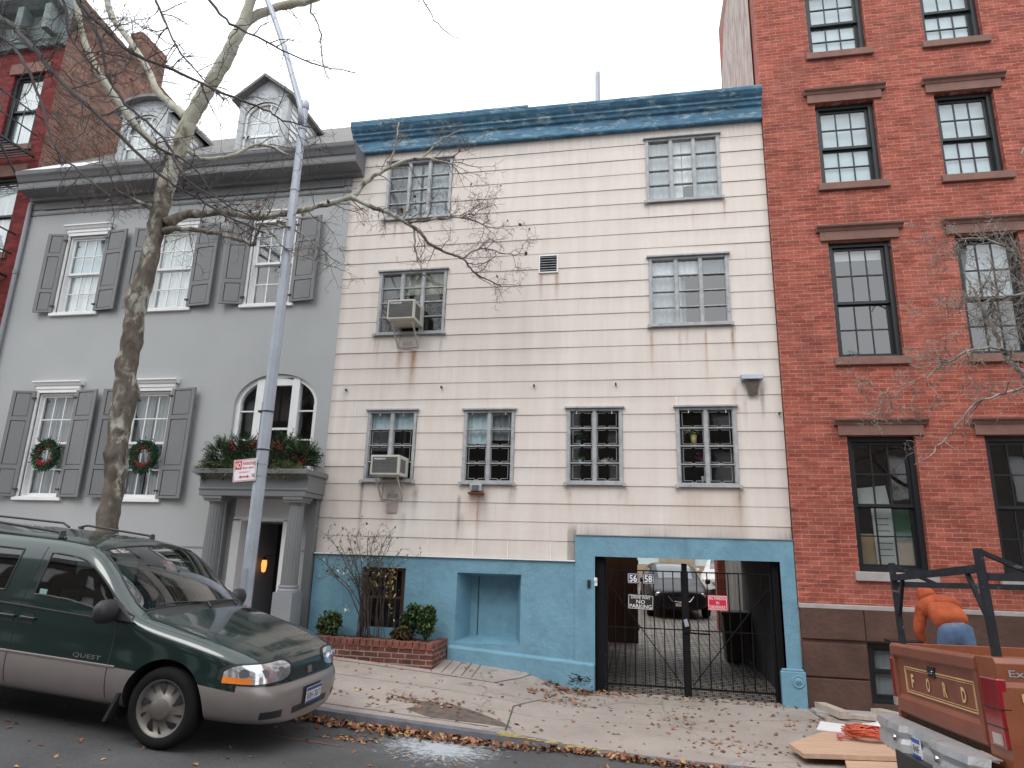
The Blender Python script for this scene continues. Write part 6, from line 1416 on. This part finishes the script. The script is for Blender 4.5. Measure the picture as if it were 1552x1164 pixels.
def tree(loc, label, trunk, limbs, bark, twigm, seed, dens, tl, knots=(), leafn=.05, grp=None):
    r_ = random.Random(seed); t = empty('sycamore_tree', loc, label, 'tree', grp); mb = MB()
    P, Q = limb(trunk, 10)
    for i, p in enumerate(P): Q[i] *= 1+.06*math.sin(i*1.7)+.05*math.sin(i*.6+1)
    n = 20; mb.tube(P, Q, n)
    for v in range(len(mb.v)):
        i, j = divmod(v, n)
        if i >= len(P): break
        a = 2*math.pi*j/n; c = P[i]; k = 1+.05*math.sin(a*3+i*.5)+.03*math.sin(a*5-i*.9)
        for (kp, ka, kr) in knots:
            kz = at(*kp); dist = abs(c.z-kz.z)/.16; k += kr*math.exp(-dist*dist)*max(0, math.cos(a-ka))**2*(1+.3*math.sin(a*7+i))
        q = Vector(mb.v[v]); mb.v[v] = tuple(c+(q-c)*k)
    mb.build('trunk', bark, t, smooth=True)
    tw = MB(); lv = []
    for spec, dn, ll in limbs:
        P, Q = limb(spec, 5, .008, r_); m_ = MB(); m_.tube(P, [max(.003, q*(1+.1*math.sin(i*1.3))) for i, q in enumerate(Q)], 9); m_.build('limb', bark if bark is m_bark and Q[0] > .02 else (m_bark2 if bark is m_bark else bark), t, smooth=True)
        if dn: twigs(tw, P[2:], Q[2:], r_, dn*dens, ll*tl, 3, leaves=(lv, leafn), minr=.002)
    tag(tw.build('twigs', twigm, t), kind='stuff'); mb = MB()
    for p in lv: leaf(mb, p, r_.uniform(.02, .04), r_.choice(LC), 1.3)
    if lv: tag(mb.build('dead_leaves', m_leaf, t), kind='stuff')
    return t
Y0 = -2.65
tree(at(158, 960, Y0), 'mottled bark sycamore rising behind the green minivan before the grey house',
     [(150, 1010, Y0, 21), (155, 900, Y0, 18.5), (162, 805, Y0, 17.5), (175, 720, Y0, 17), (183, 640, Y0, 17), (196, 540, Y0, 16.5), (208, 465, Y0, 16.5), (233, 365, Y0, 14), (242, 320, Y0, 15), (263, 250, Y0, 13.5), (290, 178, Y0, 13), (318, 130, Y0, 12), (352, 70, Y0, 11), (372, 25, Y0, 9), (395, -50, Y0, 8)],
     [([(352, 62, Y0, 9), (385, 25, -2.5, 7.5), (430, 9, -2.3, 7), (480, -4, -2.1, 6.5), (540, -40, -1.9, 6)], 1.5, .8),
      ([(283, 178, Y0, 9), (268, 165, -2.5, 6.5), (240, 140, -2.4, 6), (222, 100, -2.2, 5.5), (195, 60, -2.0, 5), (168, 20, -1.9, 5), (155, -40, -1.8, 5)], 2, .8),
      ([(262, 245, Y0, 8), (240, 225, -2.8, 6.5), (205, 190, -3.0, 6), (165, 135, -3.2, 6), (140, 92, -3.3, 5.5), (120, 30, -3.4, 5), (112, -30, -3.5, 5)], 2, .8),
      ([(250, 340, Y0, 11), (285, 325, -2.5, 7.5), (340, 322, -2.3, 6.5), (390, 329, -2.1, 6), (445, 322, -2.0, 5), (495, 309, -1.8, 5), (533, 298, -1.7, 4.5), (560, 272, -1.6, 4), (600, 249, -1.5, 3), (640, 240, -1.4, 2.2), (690, 250, -1.3, 1.2)], 2.2, .75),
      ([(533, 298, -1.7, 4.5), (560, 312, -1.65, 3.8), (596, 326, -1.6, 3.5), (630, 346, -1.5, 3.2), (655, 372, -1.4, 2.6), (685, 386, -1.3, 2.2), (705, 395, -1.2, 1.8), (722, 415, -1.1, 1.5), (760, 433, -1.0, 1)], 3.2, .6),
      ([(620, 338, -1.55, 2.6), (660, 332, -1.4, 2), (700, 330, -1.3, 1.6), (745, 345, -1.2, 1)], 5, .6),
      ([(700, 392, -1.2, 1.6), (730, 376, -1.1, 1.4), (765, 385, -1.0, 1.1), (800, 384, -.95, .8)], 4, .5),
      ([(628, 346, -1.5, 2), (630, 380, -1.45, 1.4), (640, 400, -1.4, 1)], 3, .4), ([(585, 258, -1.55, 2.4), (600, 220, -1.5, 1.8), (604, 185, -1.45, 1.2)], 3, .5), ([(640, 240, -1.4, 2), (665, 215, -1.3, 1.4), (700, 195, -1.2, 1)], 5, .5),
      ([(250, 350, Y0, 7), (275, 347, -2.7, 4.5), (325, 353, -2.8, 4), (360, 362, -2.8, 3.8), (383, 370, -2.8, 3.2), (390, 352, -2.8, 2.4), (402, 340, -2.8, 2), (440, 345, -2.7, 1.5)], 3, .8),
      ([(238, 322, Y0, 6), (215, 308, -2.8, 3.4), (190, 296, -2.9, 3), (172, 286, -3.0, 2.4)], 5, .7),
      ([(285, 228, Y0, 4), (310, 240, -2.5, 3.2), (350, 236, -2.3, 3), (395, 219, -2.1, 2.6), (440, 235, -2, 1.5)], 2, .7),
      ([(402, 340, -2.8, 1.8), (430, 375, -2.7, 1.4), (470, 392, -2.6, 1.1), (510, 405, -2.5, .8)], 3, .5), ([(420, 335, -2.05, 2.4), (450, 350, -2.1, 1.7), (480, 372, -2.2, 1.2), (515, 400, -2.3, .9)], 2.6, .5)],
     m_bark, m_twg, 5, 1.9, 1.05, knots=(((184, 600, Y0), 0, .45), ((184, 560, Y0), 2.6, .35), ((200, 452, Y0), 3.4, .35), ((175, 640, Y0), 3.2, .3), ((178, 690, Y0), 3.4, .25)), leafn=.035)
Yd = -4.6
tree(at(-240, 900, -3.4), 'dark bare tree left of the frame sweeping branches down across the sky', [(-330, 1060, -3.4, 26), (-320, 600, -3.4, 24), (-300, 200, -3.4, 20), (-270, -200, -3.4, 14), (-250, -380, -3.4, 10)],
     [([(-290, -20, -3.4, 9), (-140, -20, -3.9, 6.5), (-20, 15, -4.3, 5), (40, 62, Yd, 4.3), (75, 105, Yd, 4), (120, 150, Yd, 3.5), (180, 205, Yd, 3), (240, 262, Yd, 2.6), (280, 290, Yd, 2.3), (340, 325, Yd, 1.8), (400, 352, Yd, 1.2)], 2.2, .7),
      ([(-270, -180, -3.4, 9), (-60, -120, -4, 6), (80, -40, Yd, 4.3), (125, 10, Yd, 4), (155, 40, Yd, 3.4), (200, 80, Yd, 3), (262, 105, Yd, 2.6), (330, 138, Yd, 2.2), (390, 160, Yd, 1.8), (430, 182, Yd, 1.4), (480, 195, Yd, .9)], 2.2, .7),
      ([(125, 12, Yd, 3.4), (150, 60, Yd, 2.8), (162, 110, Yd, 2.5), (185, 150, Yd, 2.3), (222, 185, Yd, 2.2), (252, 215, Yd, 2), (275, 262, Yd, 1.8), (310, 292, Yd, 1.3), (360, 310, Yd, .9)], 2.4, .6),
      ([(-100, 20, -3.9, 5), (-10, 50, -4.2, 3.6), (30, 85, Yd, 2.8), (60, 150, Yd, 2.3), (82, 220, Yd, 1.9), (120, 260, Yd, 1.5), (170, 300, Yd, 1)], 2.4, .6),
      ([(-260, -300, -3.4, 8), (60, -200, -4.2, 5), (270, -60, Yd, 3), (320, 5, Yd, 2.4), (350, 35, Yd, 2.1), (400, 62, Yd, 1.7), (470, 95, Yd, 1.2), (540, 110, Yd, .8)], 1.6, .6),
      ([(200, 190, Yd, 2.4), (240, 225, Yd, 2.1), (290, 250, -4.5, 1.8), (330, 300, -4.5, 1.4), (385, 330, -4.4, 1)], 2.6, .6),
      ([(60, -60, -4.3, 3), (95, 0, Yd, 2.4), (108, 60, Yd, 1.8), (150, 110, Yd, 1.4)], 2.5, .7), ([(200, -80, Yd, 3), (235, 0, Yd, 2), (262, 60, Yd, 1.6), (300, 110, Yd, 1.2), (340, 150, Yd, .9)], 2.5, .7),
      ([(480, -60, -3.5, 1.6), (470, 8, -3.5, 1.5), (485, 45, -3.5, 1.2), (487, 85, -3.5, 1), (498, 120, -3.5, .7)], 2.2, .3), ([(620, -40, -3.5, 1.4), (642, 0, -3.5, 1.1), (665, 38, -3.5, .9), (700, 62, -3.5, .6)], 1, .3)],
     m_bark3, m_bark3, 11, 2.2, 1.0, leafn=.0)
tree(at(1790, 1040, -2.6), 'pale grey bare tree right of the frame reaching over the brick house', [(1800, 1100, -2.6, 22), (1790, 800, -2.6, 20), (1780, 500, -2.6, 17), (1770, 200, -2.6, 12), (1765, -60, -2.6, 8)],
     [([(1785, 700, -2.6, 9), (1660, 660, -2.6, 6), (1580, 610, -2.6, 4.5), (1548, 565, -2.6, 4), (1525, 540, -2.6, 3.6), (1508, 505, -2.6, 3.2), (1490, 470, -2.6, 2.8), (1480, 450, -2.6, 2.4), (1470, 425, -2.6, 1.6)], 6, .55),
      ([(1530, 538, -2.6, 2.4), (1505, 526, -2.7, 2.2), (1470, 533, -2.8, 2), (1430, 552, -2.8, 1.7), (1395, 575, -2.8, 1.3), (1350, 590, -2.9, .9), (1320, 608, -2.9, .6)], 7, .45),
      ([(1700, 560, -2.6, 5), (1600, 570, -2.6, 3), (1540, 590, -2.7, 2.4), (1480, 612, -2.8, 2), (1455, 640, -2.8, 1.6), (1430, 670, -2.8, 1.3), (1395, 705, -2.9, .8)], 3.4, .45),
      ([(1780, 420, -2.6, 6), (1650, 400, -2.6, 4), (1560, 395, -2.6, 2.6), (1520, 372, -2.6, 2), (1480, 360, -2.6, 1.5), (1425, 368, -2.6, .9)], 7, .5),
      ([(1770, 330, -2.6, 5), (1620, 380, -2.6, 3), (1560, 440, -2.6, 2.2), (1510, 452, -2.6, 1.8), (1470, 470, -2.6, 1.3), (1430, 480, -2.6, .8)], 8, .5),
      ([(1775, 260, -2.6, 5), (1640, 260, -2.6, 3), (1570, 220, -2.6, 2), (1545, 235, -2.6, 1.2)], 2, .4)],
     m_bark2, m_bark2, 21, 1.7, .95, leafn=.0)
# ================================================================== LAMP POST
lp = at(372, 905, -2.62); lx, ly = lp.x, -2.62; lz = zwalk(lx, ly)
po2 = empty('lamp_post', (lx, ly, lz), 'tall galvanised octagonal street lamp post with curved arm', 'lamp post')
mb = MB(); mb.tube([(lx, ly, lz+.4), (lx, ly, 2.5), (lx, ly, 6.62)], [.088, .078, .056], 8, cap=True); mb.build('pole', m_galv, po2)
MB().lathe([(.17, 0), (.17, .06), (.13, .1), (.11, .42), (.09, .45)], (lx, ly, lz), n=8).build('base', m_galv, po2)
MB().lathe([(.06, 0), (.068, .02), (.068, .10), (.055, .14), (0, .15)], (lx, ly, 6.60), n=12).build('cap', m_galv, po2, smooth=True)
pa = [at(460, 165, ly), at(450, 130, ly), at(432, 75, ly), at(415, 25, ly), at(405, 0, ly), at(385, -50, ly), at(340, -120, ly), at(260, -170, ly)]; pa[0] = Vector((lx, ly-.05, 6.3)); pa[1] = Vector((lx-.05, ly-.03, 6.62))
MB().tube(pa, [.05, .05, .045, .045, .042, .04, .035, .03], 8).build('arm', m_galv, po2, smooth=True)
for z in (6.25, 5.2): MB().lathe([(.07, -.02), (.07, .02)], (lx, ly, z), n=12).build('band', m_galv, po2)
MB().box(lx-.03, lx+.03, ly-.10, ly-.075, -.6, -.3).build('hand_hole_cover', m_galv, po2)
# parking sign on the post
p0, p1, p2, p3 = at(355, 697.5, ly-.1), at(390, 694, ly-.1), at(387, 728, ly-.1), at(352.5, 731, ly-.1)
sg_ = empty('parking_sign', ((p0+p2)/2), 'white and red NO PARKING sign with double arrow strapped to the lamp post', 'sign')
def bil(u, v, o=0): q = (p3.lerp(p2, u)).lerp(p0.lerp(p1, u), v); return (q.x, q.y-o, q.z)
def sq(u0, u1, v0, v1, o, name, mat, par=sg_): b = MB(); b.add([bil(u0, v0, o), bil(u1, v0, o), bil(u1, v1, o), bil(u0, v1, o), bil(u0, v0, o-.003), bil(u1, v0, o-.003), bil(u1, v1, o-.003), bil(u0, v1, o-.003)], [(0, 1, 2, 3), (7, 6, 5, 4), (0, 1, 5, 4), (1, 2, 6, 5), (2, 3, 7, 6), (3, 0, 4, 7)]); return b.build(name, mat, par)
sq(0, 1, 0, 1, 0, 'plate', m_signw)
b = MB()
for (u0, u1, v0, v1) in ((.03, .97, .03, .05), (.03, .97, .95, .97), (.03, .045, .03, .97), (.955, .97, .03, .97)): b.add([bil(u0, v0, .003), bil(u1, v0, .003), bil(u1, v1, .003), bil(u0, v1, .003)], [(0, 1, 2, 3)])
b.build('border', m_signr, sg_)
sq(.06, .35, .56, .92, .004, 'red_panel', m_signr); text('NO', .24, .26, lambda u, v: bil(.085+u, .61+v, .006), m_signw, sg_, bold=.02)
text('PARKING', .54, .15, lambda u, v: bil(.40+u, .73+v, .004), m_signr, sg_, bold=.01); text('8am-6pm', .50, .12, lambda u, v: bil(.40+u, .54+v, .004), m_signr, sg_, bold=.01); text('MONDAY', .46, .07, lambda u, v: bil(.27+u, .38+v, .004), m_signr, sg_)
b = MB(); b.add([bil(u, v, .005) for u, v in ((.26, .21), (.36, .28), (.36, .23), (.62, .23), (.62, .28), (.72, .21), (.62, .14), (.62, .19), (.36, .19), (.36, .14))], [(0, 1, 2, 8, 9), (3, 4, 5, 6, 7), (2, 3, 7, 8)]); b.build('double_arrow', m_signr, sg_)
for v in (.25, .78): q = Vector(bil(1, v, 0)); MB().box(q.x-.01, lx-.06, ly-.11, ly-.06, q.z-.018, q.z+.018).lathe([(.086, -.008), (.086, .008)], (lx, ly, q.z), n=16).build('strap', m_galv, sg_)
# second sign, seen nearly edge on
sb = empty('parking_sign', (lx-.14, ly, 1.5), 'grey back of a tall narrow sign turned edge-on left of the lamp post', 'sign')
zt_, zb_ = 1.93, 1.16; b = MB(); pr = [(-.02, zb_+.03), (.0, zb_), (.40, zb_), (.43, zb_+.03), (.43, zt_-.03), (.40, zt_), (.0, zt_), (-.02, zt_-.03)]
an = R(74)
def sp_(w, z, o): return (lx-.085-w*math.cos(an)+o*math.sin(an), ly-.02+w*math.sin(an)*1.0+o*math.cos(an), z)
b.add([sp_(w, z, 0) for w, z in pr]+[sp_(w, z, .004) for w, z in pr], [tuple(range(8)), tuple(range(8, 16))[::-1]]+[(i, (i+1) % 8, 8+(i+1) % 8, 8+i) for i in range(8)]); b.build('plate', m_galv, sb)
for z in (1.25, 1.78): MB().lathe([(.086, -.01), (.086, .01)], (lx, ly, z), n=16).box(lx-.12, lx-.07, ly-.05, ly+.02, z-.015, z+.015).build('strap', m_black, sb)
# ================================================================== BUILDING MATERIAL ON THE PAVEMENT
def board(name, lab, cat, pts, z, th, mat, dz=0):
    t = MB(); n = len(pts); t.add([(x, y, z+dz*(y+2)) for x, y in pts]+[(x, y, z+th+dz*(y+2)) for x, y in pts], [tuple(range(n))[::-1], tuple(range(n, 2*n))]+[(i, (i+1) % n, n+(i+1) % n, n+i) for i in range(n)]); return tag(t.build(name, mat), lab, cat)
zz = -2.03
board('plywood_sheet', 'lower plywood sheet under the front edge of the pile on the sidewalk', 'plywood', [(1.98, -2.98), (3.8, -2.62), (3.7, -1.6), (2.2, -1.9)], zz+.012, .03, m_wood)
board('plywood_sheet', 'upper plywood sheet with a cut corner lying beside the truck bumper', 'plywood', [(1.62, -2.78), (3.6, -2.42), (3.5, -1.1), (2.25, -1.45), (2.05, -1.75), (1.55, -2.42)], zz+.05, .045, m_wood)
board('white_panel', 'white ribbed panel lying across the plywood sheets', 'panel', [(2.0, -1.72), (2.15, -1.28), (2.9, -1.5), (3.8, -1.8), (3.75, -2.05)], zz+.10, .012, m_signw)
board('lumber_plank', 'pale plank lying from the blue pier out toward the truck', 'plank', [(2.32, .0), (2.46, .0), (2.68, -.62), (2.54, -.66)], -2.0, .09, m_wood_lt)
board('lumber_plank', 'short pale plank beside the basement window', 'plank', [(3.05, -.2), (3.2, -.15), (3.6, -.6), (3.45, -.66)], -2.02, .09, m_wood_lt)
board('lumber_plank', 'long thin plank stretching right along the foot of the brick house', 'plank', [(2.6, -.5), (2.65, -.42), (4.4, -.55), (4.4, -.68)], -2.02, .05, m_wood_lt)
MB().box(2.3, 5.2, -.4, -.12, -2.35, -1.985).build('doorstep', m_stone, B)
c = at(1302, 1112, -2.0); t = empty('extension_cord', (c.x, -1.95, zz+.12), 'coiled orange extension cord on the white panel', 'cord'); mb = MB(); pts = []
for i in range(260): a = i*.42; r = .16+.05*math.sin(i*.31)+.02*math.sin(i*1.7); pts.append((c.x+.1+r*math.cos(a)*1.25, -2.0+r*math.sin(a)*.8, zz+.13+.07*(i/260)+.03*abs(math.sin(i*.9))))
pts += [(c.x-.1, -2.1, zz+.125), (c.x-.22, -2.12, zz+.125)]
mb.tube(pts, .009, 5); mb.build('cable', M('orange_cable', (.50, .09, .045), .5, fine=0), t); MB().lathe([(0, -.03), (.03, -.02), (.03, .02), (0, .03)], (c.x-.24, -2.12, zz+.14), 'x', 8).build('plug', M('pink_plug', (.5, .12, .16), .5), t)
c = at(1322, 1098, -1.7); t = MB(); t.lathe([(0, .16), (.10, .15), (.20, .10), (.24, .04), (.20, .0), (0, 0)], (c.x+.12, -1.6, zz+.05), n=14); t.v = [(v[0]+.03*math.sin(v[1]*19), v[1]*1.0+.02*math.sin(v[0]*23), v[2]+.02*math.sin(v[0]*30)) for v in t.v]; tag(t.build('cement_bag', m_white, smooth=True), 'crumpled white bag lying behind the truck bumper', 'bag')
# ================================================================== WORKER
pf = (3.62, -1.72)
board('lumber_stack', 'stack of boards the worker in orange stands on, behind the truck bed', 'lumber', [(3.1, -2.1), (4.1, -2.1), (4.1, -1.3), (3.1, -1.3)], -2.04, .36, m_wood)
W_ = empty('person', (pf[0], pf[1], -1.68), 'worker in orange hooded sweatshirt and blue jeans bending over behind the pickup', 'person', rot=(0, 0, R(-8)))
m_skin = M('skin', (.42, .22, .15), .6, fine=0); m_hood = M('orange_sweatshirt', (.40, .095, .045), .95, var=.25, scale=6, bump=1.0, bscale=9, spec=.1); m_jean = M('blue_denim', (.075, .125, .22), .9, var=.3, scale=6, dirt=(.16, .17, .19), dlo=.55, dhi=.7, fine=.2)
def skin(name, V_, E_, Rr, mat, parent, root=0, lv=2):
    me = bpy.data.meshes.new(name); me.from_pydata(V_, E_, []); o = bpy.data.objects.new(name, me); C.objects.link(o); me.materials.append(mat)
    s = o.modifiers.new('s', 'SKIN'); s.use_smooth_shade = True; sv = me.skin_vertices[0].data
    for i, r in enumerate(Rr): sv[i].radius = (r, r) if not isinstance(r, tuple) else r; sv[i].use_root = (i == root)
    b = o.modifiers.new('b', 'SUBSURF'); b.levels = lv; b.render_levels = lv; apply_mods(o); o.data.name = name
    if not o.data.materials: o.data.materials.append(mat)
    for p in o.data.polygons: p.use_smooth = True
    o.parent = parent; return o
# local frame: facing +y, z up; hips bent, torso forward and to the left
hip = (0, 0, .95); sp1 = (-.02, .11, 1.06); sp2 = (-.05, .25, 1.15); ch = (-.07, .36, 1.20); nk = (-.10, .45, 1.24); hd = (-.15, .55, 1.27)
shL, shR = (-.25, .34, 1.14), (.12, .38, 1.15); elL, elR = (-.30, .40, .88), (.06, .50, .90); wrL, wrR = (-.24, .50, .70), (-.06, .56, .70)
body = skin('body', [hip, sp1, sp2, ch, nk, hd, shL, elL, wrL, shR, elR, wrR, (-.10, 0, .90), (-.12, .02, .48), (-.12, -.02, .08), (.10, 0, .90), (.12, .02, .48), (.12, -.02, .08), (-.13, .12, .04), (.13, .12, .04)],
     [(0, 1), (1, 2), (2, 3), (3, 4), (4, 5), (3, 6), (6, 7), (7, 8), (3, 9), (9, 10), (10, 11), (0, 12), (12, 13), (13, 14), (0, 15), (15, 16), (16, 17), (14, 18), (17, 19)],
     [.12, .11, .12, .12, .055, .085, .05, .04, .028, .05, .04, .028, .085, .055, .04, .085, .055, .04, .035, .035], m_skin, W_)
for wr, s_ in ((wrL, 1), (wrR, -1)):
    for i in range(4):
        x = wr[0]+(i-1.5)*.02; mb = MB(); L_ = (.075, .085, .08, .065)[i]
        mb.tube([(x, wr[1]+.01, wr[2]-.02), (x+.002, wr[1]+.03, wr[2]-.06), (x, wr[1]+.055, wr[2]-.06-L_*.4), (x, wr[1]+.045, wr[2]-.06-L_*.75)], [.011, .010, .009, .007], 7); mb.build('finger', m_skin, body, smooth=True, local=True)
    MB().tube([(wr[0]+s_*.03, wr[1], wr[2]-.02), (wr[0]+s_*.05, wr[1]+.03, wr[2]-.05), (wr[0]+s_*.045, wr[1]+.055, wr[2]-.075)], [.013, .011, .008], 7).build('thumb', m_skin, body, smooth=True, local=True)
skin('sweatshirt', [(.0, -.02, .97), sp1, sp2, ch, nk, shL, elL, (-.25, .48, .73), shR, elR, (-.045, .55, .73)], [(0, 1), (1, 2), (2, 3), (3, 4), (3, 5), (5, 6), (6, 7), (3, 8), (8, 9), (9, 10)], [(.20, .165), (.205, .17), (.21, .175), (.185, .165), .09, .088, .07, .048, .088, .07, .048], m_hood, W_)
skin('hood', [nk, (-.125, .50, 1.275), (-.16, .56, 1.30), (-.195, .62, 1.27), (-.16, .53, 1.38), (-.165, .535, 1.42)], [(0, 1), (1, 2), (2, 3), (1, 4), (4, 5)], [.095, .115, .118, .085, .045, .02], m_hood, W_)
skin('jeans', [(-.01, .03, 1.01), (0, -.01, .93), (-.10, -.01, .86), (-.12, .02, .48), (-.12, -.02, .07), (.10, -.01, .86), (.12, .02, .48), (.12, -.02, .07)], [(0, 1), (1, 2), (2, 3), (3, 4), (1, 5), (5, 6), (6, 7)], [(.18, .15), (.185, .165), .125, .088, .075, .118, .088, .075], m_jean, W_)
for s_ in (-1, 1):
    b = MB(); b.box(s_*.125-.05, s_*.125+.05, -.08, .20, 0, .09); b.build('boot', m_brownwood, W_, bevel=.025, local=True)
b = MB().box(3.05, 3.42, -1.28, -1.02, -.97, -.94); tag(b.build('dark_board', m_black), 'dark board held in the hands of the bending worker', 'board')
# ================================================================== LIGHT
wd = bpy.data.worlds.new('World'); bpy.context.scene.world = wd; wd.use_nodes = True; n = wd.node_tree
bg = n.nodes['Background']
sky = n.nodes.new('ShaderNodeTexSky'); sky.sky_type = 'NISHITA'; sky.sun_disc = False
SE, SA = R(48), R(200)
sky.sun_elevation = SE; sky.sun_rotation = SA; sky.air_density = 1.5; sky.dust_density = 6; sky.ozone_density = 1
g = n.nodes.new('ShaderNodeTexCoord'); sp = n.nodes.new('ShaderNodeSeparateXYZ'); n.links.new(g.outputs['Generated'], sp.inputs[0])
mr = n.nodes.new('ShaderNodeMapRange'); mr.inputs[1].default_value = 0; mr.inputs[2].default_value = 1; mr.inputs[3].default_value = 17.5; mr.inputs[4].default_value = 25
n.links.new(sp.outputs[2], mr.inputs[0])
cc = n.nodes.new('ShaderNodeMix'); cc.data_type = 'RGBA'; cc.blend_type = 'MULTIPLY'; cc.inputs[0].default_value = 1; cc.inputs[6].default_value = (.93, .965, 1.0, 1); n.links.new(mr.outputs[0], cc.inputs[7])
mx = n.nodes.new('ShaderNodeMix'); mx.data_type = 'RGBA'; mx.inputs[0].default_value = .9   # thick cloud cover over the clear sky
n.links.new(sky.outputs[0], mx.inputs[6]); n.links.new(cc.outputs[2], mx.inputs[7]); n.links.new(mx.outputs[2], bg.inputs[0]); bg.inputs[1].default_value = .1
sl = bpy.data.lights.new('sun', 'SUN'); sl.energy = .9; sl.angle = R(22); sl.color = (1, .97, .93)
so = bpy.data.objects.new('sun', sl); C.objects.link(so)
dr = Vector((math.sin(SA)*math.cos(SE), math.cos(SA)*math.cos(SE), math.sin(SE)))
so.rotation_euler = dr.to_track_quat('Z', 'Y').to_euler()
sc = bpy.context.scene
sc.view_settings.view_transform = 'Standard'; sc.view_settings.look = 'None'; sc.view_settings.exposure = 0
